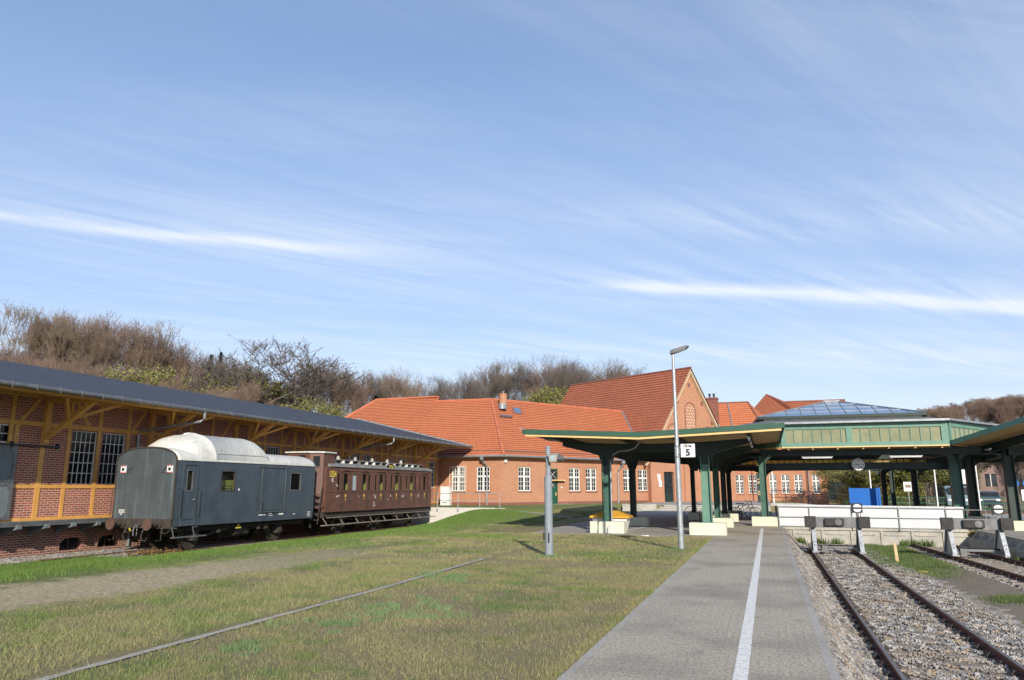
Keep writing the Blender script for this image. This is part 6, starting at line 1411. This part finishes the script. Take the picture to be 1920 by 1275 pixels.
def car(x, y, label, paint, L=4.2, van=False):
    t = thing('parked_car', label, 'car', (x, y, 0), 'cars parked behind the hall'); h = 1.9 if van else 1.45; w = .85
    pr = [(-L/2, .3), (L/2, .3), (L/2, .75), (L/2-.15, .9), (L/2-1.0, .98), (L/2-1.6, h), (-L/2+.6, h), (-L/2+.1, 1.0), (-L/2, .8)]
    m = MB(); m.prism([(y+a, b) for a, b in pr], 'x', x-w, x+w); m.build('body', paint, t, bevel=.05)
    m = MB(); m.box(x-w+.12, x+w-.12, y-L/2-.01+.2, y-L/2+.3, 1.0, h-.12); m.prism([(y-L/2+.45, 1.0), (y+L/2-1.2, 1.0), (y+L/2-1.65, h-.1), (y-L/2+.65, h-.1)], 'x', x-w-.01, x+w+.01); m.build('windows', 'window_glass', t)
    for s in (-1, 1):
        for a in (-L/2+.8, L/2-.8): m = MB(); m.disc((x+s*(w-.08), y+a, .31), (1, 0, 0), .31, .2, 18); m.build('wheel', 'tyre', t)
        m = MB(); m.box(x+s*.62-.14, x+s*.62+.14, y-L/2-.02, y-L/2+.05, .68, .84); m.build('headlight', 'sign_white', t)
car(14.9, 73.5, 'pale blue-grey van parked behind the dark hall columns', 'car_silver', 4.6, True); car(17.4, 74.5, 'dark blue car parked right of the pale van', 'car_paint')
def house(x0, x1, y, d, h, label, mat, floors=3):
    t = thing('apartment_house', label, 'house', ((x0+x1)/2, y, 0)); z0 = float(ground_h(x0, y))
    m = MB(); holes = []; n = int((x1-x0)/2.6)
    for f in range(floors):
        for k in range(n): u = 1.0+k*2.6; holes.append((u, u+1.2, z0+1.0+f*3.0, z0+2.5+f*3.0))
    wall(m, (x0, y), (1, 0), x1-x0, z0-1, z0+h, holes, .15); m.box(x0, x1, y+.2, y+d, z0-1, z0+h-.01); m.build('wall', mat, t)
    for q in holes:
        m = MB(); m.obox((x0, y), (1, 0), q[0], q[1], .10, .13, q[2], q[3]); w = m.build('window', 'window_glass', t)
        m = MB(); m.obox((x0, y), (1, 0), (q[0]+q[1])/2-.04, (q[0]+q[1])/2+.04, .06, .099, q[2], q[3]); m.build('window_frame', 'white_paint', w)
    m = MB(); m.prism([(y-.5, z0+h), (y+d/2, z0+h+2.0), (y+d+.5, z0+h)], 'x', x0-.4, x1+.4); m.build('roof', 'old_tile', t)
    m = MB()
    for f in range(1, floors): m.box(x0+.8, x0+4.6, y-1.1, y, z0+f*3.0+.55, z0+f*3.0+1.5)
    m.build('balcony', 'plaster_white', t)
house(16.0, 30, 104, 9, 6.4, 'pink plastered apartment house half hidden by bare trunks behind the hall', 'plaster_pink', 2); house(36, 52, 100, 9, 6.4, 'white apartment house half hidden by trees at the far right', 'plaster_white', 2); house(11.0, 15.2, 112, 7, 5.5, 'small red brick house between the trees behind the hall', 'dark_brick', 2)
# ------------------------------------------------------------------ trees
def tree_arrays(seed, H, spread=.36, lv=5, lean=(0, 0), r0=.24, fork=.28, nb=3, twl=1.0, up=.32, ktw=1.0):
    rnd = random.Random(seed); seg = []     # (p0, p1, r0, r1, level)
    def grow(p, d, L, r, l):
        n = 3 if l < 3 else 2; q = p
        for i in range(n):
            d2 = (d+Vector((rnd.gauss(0, .10), rnd.gauss(0, .10), rnd.gauss(0, .06)+(.06 if l else 0)))+Vector((lean[0], lean[1], 0))*.05*(l > 1)).normalized(); q2 = q+d2*(L/n)
            ra = r*(1-.5*i/n); rb = r*(1-.5*(i+1)/n); seg.append((q, q2, ra, rb, l)); 
            if l < lv and i > 0 and l > 0 and rnd.random() < .8:
                side = Vector((rnd.gauss(0, 1), rnd.gauss(0, 1), rnd.gauss(.25, .5))).normalized(); grow(q2, (d2*.65+side*.75).normalized(), L*rnd.uniform(.45, .7), rb*.6, l+1)
            q, d = q2, d2
        if l < lv:
            k = nb if l else nb+2
            for j in range(k):
                a = 6.283*j/k+rnd.uniform(-.5, .5); side = Vector((math.cos(a), math.sin(a), rnd.uniform(-.05, .5))); w = spread+rnd.uniform(-.08, .15)
                grow(q, (d*(1-w)+side*w*1.35+V(0, 0, up*.4)).normalized(), L*rnd.uniform(.62, .85)*(1.15 if l == 0 else 1), r*.5*rnd.uniform(.75, 1.0), l+1)
    grow(Vector((0, 0, 0)), V(lean[0]*.1, lean[1]*.1, 1).normalized(), H*fork, r0, 0)
    mz = max(s[1].z for s in seg); sc = H/mz
    return [(a*sc, b*sc, ra, rb, l) for a, b, ra, rb, l in seg], rnd
def seg_mesh(segs, n, minr=.0):
    vs, fs = [], []
    for a, b, ra, rb, l in segs:
        d = (b-a).normalized(); u = V(0,0,1) if abs(d.z) < .9 else V(1,0,0); x = d.cross(u).normalized(); y = d.cross(x); o = len(vs)
        for p, r in ((a, max(ra, minr)), (b, max(rb, minr))):
            for k in range(n): an = 6.2832*k/n; vs.append(p+x*(r*math.cos(an))+y*(r*math.sin(an)))
        fs += [(o+k, o+(k+1) % n, o+n+(k+1) % n, o+n+k) for k in range(n)]
    return [tuple(v) for v in vs], fs
def make_tree(name, seed, H, twmat='twig', leaf=None, nleaf=0, lsz=.12, minr=.013, ntw=1.0, **kw):
    segs, rnd = tree_arrays(seed, H, **kw); t = thing(name, 'x', 'tree', (0, 0, 0)); lv = kw.get('lv', 5)
    big = [s for s in segs if s[4] <= 2]; small = [s for s in segs if s[4] > 2]
    v, f = seg_mesh(big, 7); fast_mesh('trunk', v, faces4=f, mat='bark', parent=t)
    tw = list(small)     # fine twig sprays on the outer branches
    for s in small:
        if s[4] >= lv-1:
            for k in range(int(rnd.random()*2*ntw+.6)):
                p = s[0].lerp(s[1], rnd.random()); d = ((s[1]-s[0]).normalized()+Vector((rnd.gauss(0, .6), rnd.gauss(0, .6), rnd.gauss(.25, .4)))).normalized(); L = rnd.uniform(.35, .95)*H/16; tw.append((p, p+d*L, minr, minr*.6, 9))
                for q in range(2):
                    p2 = p+d*L*rnd.uniform(.3, .8); d3 = (d+Vector((rnd.gauss(0, .6), rnd.gauss(0, .6), rnd.gauss(.1, .4)))).normalized(); tw.append((p2, p2+d3*L*.5, minr*.8, minr*.5, 9))
    v, f = seg_mesh([(a, b, max(ra, minr*(1.7 if l == 3 else 1.2)) if l < 9 else ra*.8, max(rb, minr*(1.5 if l == 3 else 1.0)) if l < 9 else rb*.8, l) for a, b, ra, rb, l in tw], 3, minr*.5); cr = fast_mesh('crown', v, faces4=f, mat=twmat, parent=t)
    if leaf:
        tips = [s for s in segs if s[4] >= 3]; vs, fs = [], []
        for i in range(nleaf):
            s = tips[int(rnd.random()*len(tips))]; p = s[0].lerp(s[1], rnd.random())+Vector((rnd.gauss(0, .25), rnd.gauss(0, .25), rnd.gauss(0, .25))); a = Vector((rnd.gauss(0, 1), rnd.gauss(0, 1), rnd.gauss(0, 1))).normalized()*lsz*rnd.uniform(.6, 1.3); b = a.cross(Vector((rnd.gauss(0, 1), rnd.gauss(0, 1), 1))).normalized()*a.length*.6; o = len(vs)
            vs += [tuple(p-a), tuple(p+b), tuple(p+a), tuple(p-b)]; fs.append((o, o+1, o+2, o+3))
        fast_mesh('foliage', vs, faces4=fs, mat=leaf, parent=t)
    index(t); return t
protos = []
def put(pr, x, y, H, label, group=None, rz=None, wx=1.0, dz=-.3):
    h0 = pr['_h']; s = H/h0; used = pr.get('_used', 0); z = float(ground_h(x, y))+dz
    rz = random.uniform(0, 6.28) if rz is None else rz
    if not used: r = pr; pr['_used'] = 1; r.location = (x, y, z); r.rotation_euler = (0, 0, rz); r.scale = (s*wx, s*wx, s)
    else: r = dup(pr, 0, 0, 0, rz=rz, sc=(s*wx, s*wx, s)); r.location = (x, y, z)
    r['label'] = label; r['category'] = 'tree'
    if group: r['group'] = group
    elif 'group' in r: del r['group']
    return r
def mk(name, seed, H, **kw): t = make_tree(name, seed, H, **kw); t['_h'] = float(H); return t
BE = [mk('beech_tree', 11+i, 18, lv=5, spread=.25, up=.7, fork=.26, r0=.26, nb=3, twmat='twig_grey' if i % 2 else 'twig', ntw=1.2, minr=.012) for i in range(3)]
BR = [mk('beech_tree', 91+i, 20, lv=5, spread=.27, up=.55, fork=.62, r0=.26, nb=3, twmat='twig_grey' if i % 3 else 'twig', ntw=.95, minr=.011) for i in range(3)]
HT = [mk('bare_tree', 31+i, 13, lv=5, spread=.27, up=.7, fork=.22, r0=.20, nb=3, twmat='twig', ntw=1.0, minr=.011, lean=(.5, .2)) for i in range(3)]
LT = mk('budding_tree', 51, 12, lv=4, spread=.38, fork=.2, r0=.15, nb=3, leaf='olive_leaf', nleaf=9000, lsz=.13)
GT = mk('green_tree', 53, 9, lv=4, spread=.4, fork=.16, r0=.13, nb=3, leaf='green_leaf', nleaf=9000, lsz=.13)
OAK = mk('gnarled_oak', 61, 12, lv=5, spread=.52, fork=.20, r0=.34, nb=3, twmat='twig_grey', ntw=1.7, minr=.016, up=.1)
random.seed(21)
def at(px, D):     # a spot on the ground seen at picture column px, D metres along the track direction
    k = {0: 0}; a = (px-960)/1387.; ya = rad(18.75); th = rad(11.3)
    # ray for the horizon row
    rx = -math.sin(ya)*math.cos(th)+math.cos(ya)*a+math.sin(ya)*math.sin(th)*.1998; ry = math.cos(ya)*math.cos(th)+math.sin(ya)*a-math.cos(ya)*math.sin(th)*-.1998
    return rx/ry*D, D
def Hfor(px, py, D):
    x, y = at(px, D); dist = (math.hypot(x, y)); a = math.atan((px-960)/1387.); zc = -math.sin(rad(18.75))*x+math.cos(rad(18.75))*y
    return 1.75+(914.6-py)/1387.*zc*(1/ math.cos(rad(11.3)))**1*.98-float(ground_h(x, y))
# beech row behind the station: skyline from picture left to right
row = [(600, 694), (645, 700), (690, 698), (735, 694), (780, 703), (830, 702), (875, 690), (905, 676), (945, 680), (985, 672), (1030, 674), (1065, 684), (1100, 680), (1135, 684)]
for i, (px, py) in enumerate(row):
    D = 118+random.uniform(-6, 14); x, y = at(px, D)
    put(BR[i % 3], x, y, Hfor(px, py, D)+.9, 'tall bare beech in the row on the skyline behind the station roofs', 'beeches in a row behind the station', wx=random.uniform(.85, 1.05))
for i in range(5):
    px = 590+i*48; D = 128+random.uniform(0, 25); x, y = at(px, D); put(BR[(i+1) % 3], x, y, Hfor(px, 712, D), 'bare beech in the rear row behind the station, seen between the front ones', 'beeches further back behind the station', wx=.5)
for px, py, D in ((975, 722, 108), (1000, 716, 112)): x, y = at(px, D); put(LT, x, y, Hfor(px, py, D), 'budding yellow-green tree among the bare beeches behind the station'+(', left one' if px < 990 else ', right one of the pair'))
# wooded hill on the left
sky_l = [(0, 572), (40, 566), (80, 590), (120, 600), (165, 592), (200, 600), (230, 628), (270, 640), (310, 652), (350, 665), (390, 672), (430, 676), (520, 684), (560, 682), (600, 690), (640, 698)]
for i, (px, py) in enumerate(sky_l):
    D = 78+i*2.5+random.uniform(-3, 3); x, y = at(px, D); put((HT+BE)[(i*5) % 6] if i < 9 else BE[i % 3], x, y, min(Hfor(px, py, D)+.5, 22), 'wind-bent bare tree on the skyline of the wooded hill behind the goods shed', 'trees on the left hill skyline', rz=random.uniform(-.6, .6), wx=.85 if i < 9 else .6)
xo, yo = at(478, 84); put(OAK, xo, yo, Hfor(478, 648, 84), 'dark gnarled tree with wide crown standing out on the skyline above the shed roof', rz=.4, wx=1.15)
n = 0
for D in (64, 82):
    for k in range(17):
        px = -60+k*41+random.uniform(-16, 16); DD = D+random.uniform(-4, 4); x, y = at(px, DD)
        if px > 620 or x > -36 or (px > 520 and DD < 84) or (x > -50 and DD < 72): continue
        ps = float(np.interp(px, [p for p, _ in sky_l], [q for _, q in sky_l])); top = ps+random.uniform(30, 80)
        H = min(max(Hfor(px, top, DD), 6), 14)
        put((HT+BE)[(k*2+n) % 6], x, y, H, 'bare brown tree in the thicket on the slope behind the goods shed', 'trees on the left slope', wx=random.uniform(.7, .95)); n += 1
for j, (px, py, D, l) in enumerate(((255, 682, 66, 'yellow-green budding bush tree just above the shed roof'), (545, 738, 80, 'small yellowish bush tree just above the shed roof left of the station'), (385, 690, 80, 'olive-tinted budding tree in the middle of the left slope'))): x, y = at(px, D); put(LT, x, y, max(Hfor(px, py, D), 5), l)
def conifer(x, y, H, label):
    t = thing('conifer', label, 'tree', (x, y, float(ground_h(x, y)))); z0 = float(ground_h(x, y)); rnd = random.Random(int(x*10)); m = MB(); m.tube([(x, y, z0), (x, y, z0+H)], .16, 6, r1=.03); m.build('trunk', 'bark', t); vs, fs = [], []
    for i in range(4200):
        f = rnd.random()**.8; z = z0+H*(.22+.78*f); R = (1-f)*H*.2+.15; a = rnd.uniform(0, 6.28); r = R*rnd.uniform(.35, 1)*(1+.25*math.sin(z*5)); p = Vector((x+r*math.cos(a), y+r*math.sin(a), z-r*.3)); d = Vector((math.cos(a), math.sin(a), rnd.uniform(-.5, .3)))*.28; s = Vector((-math.sin(a), math.cos(a), rnd.uniform(-.3, .3)))*.07; o = len(vs); vs += [tuple(p-d-s), tuple(p-d+s), tuple(p+d)]; fs.append((o, o+1, o+2))
    c = fast_mesh('foliage', vs, faces3=fs, mat='conifer', parent=t); c.location = -Vector((x, y, z0))
for px, py, D, l in ((366, 662, 92, 'dark pointed conifer on the left hill skyline, the taller one'), (348, 666, 92, 'dark pointed conifer on the left hill skyline, the shorter one'), (4, 592, 84, 'dark conifer cut off by the left picture edge above the shed'), (668, 745, 84, 'dark conifer just left of the orange station roof')): x, y = at(px, D); conifer(x, y, max(Hfor(px, py, D), 4), l)
# right hill
for i in range(64):
    px = 1700+random.uniform(0, 330); D = 205+random.uniform(0, 75); x, y = at(px, D); ps = float(np.interp(px, [1700, 1735, 1770, 1830, 1920, 2050], [782, 758, 750, 742, 736, 735])); put(HT[i % 3], x, y, min(max(Hfor(px, ps+random.uniform(0, 14), D), 6), 13), 'bare brown tree on the wooded hill at the far right', 'trees on the right hill', wx=random.uniform(.8, 1.15))
# trees seen below the hall roof
for i in range(34):
    px = 1640+random.uniform(0, 330); D = 82+random.uniform(0, 30); x, y = at(px, D)
    if 14 < x < 33 and 102 < y < 117: continue
    put(BE[i % 3], x, y, 8.2+random.uniform(-1.2, 1), 'slim bare trunk in the park behind the concourse hall', 'trees in the park behind the hall', wx=.8)
for px, D, H, pr, l in ((1562, 92, 8, LT, 'olive budding tree just right of the station wing'), (1592, 98, 9, GT, 'leafy green tree behind the blue hoarding, left one'), (1625, 92, 8.5, LT, 'olive budding tree above the blue hoarding'), (1655, 98, 9, GT, 'leafy green tree behind the blue hoarding, right one'), (1700, 90, 7.5, GT, 'fresh green tree between the thin dark columns'), (1742, 100, 7.5, LT, 'olive budding tree right of the thin dark columns')): x, y = at(px, D); put(pr, x, y, H, l, wx=1.35)
for i, (px, D, H, pr, l) in enumerate(((1568, 78, 5.0, LT, 'low olive budding tree beside the corner of the right station wing'), (1596, 76, 5.4, LT, 'low olive budding tree left of the flagpoles'), (1622, 79, 5.0, GT, 'low fresh green tree between the two flagpoles'), (1648, 77, 5.6, GT, 'low fresh green tree right of the flagpoles above the hoarding'), (1674, 82, 5.6, LT, 'low olive tree above the clipped hedge'), (1712, 84, 5.5, GT, 'bright green low tree seen between two thin dark columns'))): x, y = at(px, D); put(pr, x, y, H, l, wx=1.5, dz=-.9)
def bush(x, y, w, d, h, n, mat, label, cat='bush', name='bush', lsz=.07, box=False):
    rnd = random.Random(int(x*7+y)); z0 = float(ground_h(x, y)); t = thing(name, label, cat, (x, y, z0)); vs, fs = [], []
    for i in range(n):
        if box: p = Vector((rnd.uniform(-w, w), rnd.uniform(-d, d), rnd.uniform(0, h)))
        else:
            while True:
                p = Vector((rnd.uniform(-1, 1), rnd.uniform(-1, 1), rnd.uniform(0, 1)))
                if p.length < 1+.2*math.sin(p.x*7+p.y*5): break
            p = Vector((p.x*w, p.y*d, p.z*h))
        a = Vector((rnd.gauss(0, 1), rnd.gauss(0, 1), rnd.gauss(0, 1))).normalized()*lsz; b = a.cross(Vector((rnd.gauss(0, 1), rnd.gauss(0, 1), 1))).normalized()*lsz*.6; o = len(vs); vs += [tuple(p-a), tuple(p+b), tuple(p+a), tuple(p-b)]; fs.append((o, o+1, o+2, o+3))
    fast_mesh('foliage', vs, faces4=fs, mat=mat, parent=t); m = MB()
    for k in range(6): m.tube([(x+rnd.uniform(-.3, .3)*w, y+rnd.uniform(-.3, .3)*d, z0-.05), (x+rnd.uniform(-.7, .7)*w, y+rnd.uniform(-.6, .6)*d, z0+h*.8)], .015, 5)
    m.build('stems', 'bark', t)
bush(10.6, 76, 2.6, .9, 2.2, 9000, 'olive_leaf', 'clipped brownish hedge right of the blue hoarding', 'hedge', 'hedge', .08, True)
bush(7.2, 82, .8, .8, 2.0, 1100, 'yellow_leaf', 'bright yellow flowering bush at the corner of the right station wing', lsz=.07); bush(9.0, 80, 1.5, 1.3, 2.6, 4000, 'green_leaf', 'green bush between station wing and blue hoarding'); bush(7.3, 74, .9, .8, .9, 1500, 'weed', 'low green bush at the foot of the right station wing')
# undergrowth on the hills: twig thicket as one mass
def thicket(name, label, pts, mat):
    rnd = np.random.RandomState(5); vs, fs = [], []; V_ = []
    for (x, y, h, n, s) in pts:
        z0 = float(ground_h(x, y)); p = np.stack([rnd.normal(0, s, n)+x, rnd.normal(0, s, n)+y, z0+rnd.uniform(0, 1, n)**1.1*h], -1); d = np.stack([rnd.normal(0, .35, n), rnd.normal(0, .35, n), rnd.uniform(.3, 1.0, n)], -1)*rnd.uniform(.4, 1.2, n)[:, None]
        w = np.stack([rnd.normal(0, 1, n), rnd.normal(0, 1, n), rnd.normal(0, .3, n)], -1); w = w/np.linalg.norm(w, axis=1)[:, None]*.022; V_.append(np.stack([p-w, p+w, p+d], 1).reshape(-1, 3))
    v = np.concatenate(V_); f = np.arange(len(v)).reshape(-1, 3); o = fast_mesh(name, v, faces3=f, mat=mat); o['kind'] = 'stuff'; o['label'] = label; o['category'] = 'undergrowth'
P_ = []
random.seed(33)
for k in range(120):
    px = random.uniform(-80, 700); D = random.uniform(56, 104); x, y = at(px, D)
    if x < -52 or (x < -40 and y > 74): P_.append((x, y, random.uniform(1.5, 3.2), 150, 2.4))
thicket('undergrowth', 'brown leafless thicket covering the slope behind the goods shed', P_, 'twig_grey')
P_ = [(*at(random.uniform(1680, 2060), random.uniform(190, 275)), random.uniform(3, 5), 260, 3.2) for k in range(170)]
thicket('hill_woodland', 'brown leafless woodland mass on the far right hill', P_, 'twig')
# ------------------------------------------------------------------ lawn blades, ballast stones, weeds
rng = np.random.RandomState(3)
def blades(name, label, x, y, h0, h1, w, mat='blade', zf=ground_h, bend=.6):
    n = len(x); z = zf(x, y)-.004; a = rng.uniform(0, 6.283, n); h = rng.uniform(h0, h1, n); ww = w*rng.uniform(.7, 1.4, n); b = rng.uniform(0, bend, n)*h; a2 = rng.uniform(0, 6.283, n)
    p = np.stack([x, y, z], -1); s = np.stack([np.cos(a)*ww, np.sin(a)*ww, np.zeros(n)], -1); tip = p+np.stack([np.cos(a2)*b, np.sin(a2)*b, h], -1)
    v = np.stack([p-s, p+s, tip], 1).reshape(-1, 3); o = fast_mesh(name, v, faces3=np.arange(3*n).reshape(-1, 3), mat=mat); o['kind'] = 'stuff'; o['label'] = label; o['category'] = 'grass'; return o
def pathmask(x, y): return np.abs(x-.045*y+12.2) < (1.25*sm(26, 14, y))
def lawn_pts(n, x0, x1, y0, y1, p=1.0):
    x = rng.uniform(x0, x1, n); y = y0+(y1-y0)*rng.uniform(0, 1, n)**p; k = (x < -2.0) & ~((x > -11.2) & (y > 28.55)) & ~(np.abs(x+6.62+.03*(y > 15)*(y-15)) < .09) & (~pathmask(x, y) | (rng.uniform(0, 1, n) < .12)) & (y < 46.2)
    # only where this part of the lawn can be seen
    return x[k], y[k]
x1_, y1_ = lawn_pts(330000, -13, -1.98, 4.0, 17, 1.5); x2_, y2_ = lawn_pts(240000, -20.6, -1.98, 13, 30, 1.2); x3_, y3_ = lawn_pts(110000, -20.8, -8, 24, 46.2)
x = np.concatenate([x1_, x2_, x3_]); y = np.concatenate([y1_, y2_, y3_]); far = y > 18
clump = np.sin(x*2.3+np.sin(y*1.7)*2)*np.sin(y*2.1+np.sin(x*1.3)*2)
k = rng.uniform(0, 1, len(x)) < (.55+.45*clump)
blades('grass', 'short patchy lawn grass between wagons and platform', x[k & ~far], y[k & ~far], .018, .060, .0028)
blades('grass', 'short patchy lawn grass in front of the station', x[k & far], y[k & far], .02, .075, .006)
# lush strip along the siding
n = 300000; x = rng.uniform(-23.4, -13.3, n); y = 8+38*rng.uniform(0, 1, n)**1.4; k = (x > np.where(y < 21.3, -23.2, -21.15)) & (rng.uniform(0, 1, n) < sm(-13.2, -15.0, x)) & (~pathmask(x, y)); x, y = x[k], y[k]; blades('tall_grass', 'lusher green grass strip along the siding', x, y, .03, .11, .006, 'lush')
n = 60000; t_ = rng.uniform(0, 1, n); x = -6.62+rng.normal(0, .75, n)-1.1; y = 4.5+13*t_; kk = np.abs(x+6.6) > .1; blades('tall_grass', 'long pale grass tufts beside the lawn kerb', x[kk][::4], y[kk][::4], .03, .11, .003, 'pale_blade', bend=1.5)
cx = []; cy = []
for (a, b, s, m_) in ((-5.3, 10.0, .35, 1300), (-5.0, 10.6, .3, 1000), (-4.6, 9.6, .25, 600), (-6.3, 14.2, .25, 1600), (-5.9, 14.0, .2, 900), (-5.6, 8.9, .2, 900), (-5.6, 7.2, .15, 700), (-5.45, 19.1, .16, 1500), (-2.45, 22.2, .18, 1500)): q_ = rng.randint(0, 14, m_); sx_, sy_ = rng.normal(a, s*1.2, 14), rng.normal(b, s*1.2, 14); cx.append(sx_[q_]+rng.normal(0, .05, m_)); cy.append(sy_[q_]+rng.normal(0, .05, m_))
x, y = np.concatenate(cx), np.concatenate(cy); k = (x < -2.3); blades('clover_tufts', 'greener tufts scattered in the dry lawn', x[k], y[k], .03, .09, .004, 'tuft')
n = 9000; y = rng.uniform(3, 28.5, n); x = -2.01+rng.normal(0, .05, n)-.03; blades('edge_grass', 'grass fringe creeping over the platform kerb', x, y, .02, .07, .003, 'blade', lambda a, b: np.zeros_like(a))
def soil_top(x, y): return np.maximum(soil_h(x, y), bed_h(x, y))
n = 16000; y = rng.uniform(27.3, 37, n); x = 4.4+(rng.uniform(-1, 1, n))*(.95+.02*(37-y)); blades('tall_grass', 'green grass between the two buffer stops', x, y, .04, .14, .007, 'weed', soil_top)
n = 4000; y = np.concatenate([rng.normal(20.3, .35, n), rng.normal(26.5, 1.0, n)]); x = np.concatenate([rng.normal(5.25, .3, n), rng.normal(4.4, .5, n)]); blades('tall_grass', 'grass tufts in the gravel between the tracks', x, y, .03, .11, .006, 'weed', soil_top)
# stones
def stones(name, label, x, y, z, r, mat='ballast_stone'):
    n = len(x); ic = np.array([(1,0,0),(-1,0,0),(0,1,0),(0,-1,0),(0,0,1),(0,0,-1)], float); fc = np.array([(0,2,4),(2,1,4),(1,3,4),(3,0,4),(2,0,5),(1,2,5),(3,1,5),(0,3,5)])
    v = ic[None]*rng.uniform(.55, 1.25, (n, 6, 1))+rng.normal(0, .22, (n, 6, 3)); v *= r[:, None, None]; v[:, :, 2] *= .75
    a = rng.uniform(0, 6.283, n); c, s = np.cos(a), np.sin(a); vx = v[:, :, 0]*c[:, None]-v[:, :, 1]*s[:, None]; vy = v[:, :, 0]*s[:, None]+v[:, :, 1]*c[:, None]
    v = np.stack([vx+x[:, None], vy+y[:, None], v[:, :, 2]+z[:, None]], -1).reshape(-1, 3); f = (fc[None]+np.arange(n)[:, None, None]*6).reshape(-1, 3)
    o = fast_mesh(name, v, faces3=f, mat=mat); o['kind'] = 'stuff'; o['label'] = label; o['category'] = 'ballast'
n = 105000; y = 5+32*rng.uniform(0, 1, n)**1.25; x = rng.uniform(1.05, 4.3, n)
sl_ = (np.abs(((y-(-2.2)) % .60)-.0) < .10) | (np.abs(((y+2.2) % .60)-.60) < .10)      # sleepers stay mostly bare
inb = (x > 1.0) & (x < 3.55); keep = ~(sl_ & inb & (rng.uniform(0, 1, n) < .85)) & ~(np.abs(x-1.47) < .08) & ~(np.abs(x-3.07) < .08) & ~((x > 3.75) & (rng.uniform(0, 1, n) < (x-3.7)*2.2)) & ~((x > 3.9) & (y > 27))
x, y = x[keep], y[keep]; r = rng.uniform(.014, .034, len(x)); stones('ballast_stones', 'loose grey and tan ballast stones along the first track', x, y, bed_h(x, y)+r*.25+.012, r)
n = 42000; y = 4+33*rng.uniform(0, 1, n)**1.3; x = .56+.72*rng.uniform(0, 1, n)**.7; r = rng.uniform(.006, .022, n)*(.5+x*.7); stones('verge_stones', 'small loose gravel on the slope between platform and track', x, y, verge_h(x, y)+r*.2, r)
n = 50000; y = rng.uniform(14, 37.2, n); x = rng.uniform(5.2, 8.2, n)+(37-y)*.03*0; k = (x > 5.35+(37-y)*.035); x, y = x[k], y[k]; r = rng.uniform(.02, .045, len(x)); stones('ballast_stones', 'loose grey ballast stones along the second track', x, y, bed_h(x, y)+r*.25+.01, r)
n = 26000; y = rng.uniform(8, 30, n); x = np.where(y < 21, rng.uniform(-25.0, -23.1, n), rng.uniform(-24.9, -21.1, n)); r = rng.uniform(.012, .035, n); stones('gravel_stones', 'pale gravel beside the siding in front of the goods shed', x, y, ground_h(x, y)+.03, r)
def weed(x, y, z, label, n=90, h=.3, s=.12):
    rnd = random.Random(int(x*100)); t = thing('weed', label, 'plant', (x, y, z), 'weeds at the foot of the concrete walls'); vs, fs = [], []
    for i in range(n):
        a = rnd.uniform(0, 6.28); l = rnd.uniform(.3, 1)*h; o = Vector((rnd.gauss(0, s*.4), rnd.gauss(0, s*.4), 0)); d = Vector((math.cos(a)*rnd.uniform(.1, .6), math.sin(a)*rnd.uniform(.1, .6), 1)).normalized()*l; w_ = Vector((-math.sin(a), math.cos(a), 0))*.012; k = len(vs); vs += [tuple(o-w_*.4), tuple(o+d*.5-w_*1.6), tuple(o+d), tuple(o+d*.5+w_*1.6)]; fs.append((k, k+1, k+2, k+3))
    fast_mesh('leaves', vs, faces4=fs, mat='weed', parent=t)
for i, (x, l) in enumerate(((1.05, 'left of the first buffer stop by the platform edge'), (1.25, 'tucked against the left leg of the first buffer stop'), (2.1, 'behind the cross tie of the first buffer stop'), (2.75, 'near the right leg of the first buffer stop'), (5.5, 'left of the second buffer stop'), (5.9, 'by the left leg of the second buffer stop'), (6.35, 'just inside the left leg of the second buffer stop'))): weed(x, 36.9, -.78, 'green weed '+l, 110, .42, .3)
for y, l in ((32.5, 'farther'), (29.6, 'nearer')): weed(8.1-.2, y, -.76, l+' bushy weed below the right-hand platform wall', 180, .35, .3)
# finish: drop helper properties
for o in bpy.data.objects:
    for k in ('_org', '_h', '_used'):
        if k in o: del o[k]
scene.cycles.use_denoising = True if hasattr(scene, 'cycles') else None
scene.cycles.max_bounces = 6; scene.cycles.transparent_max_bounces = 12
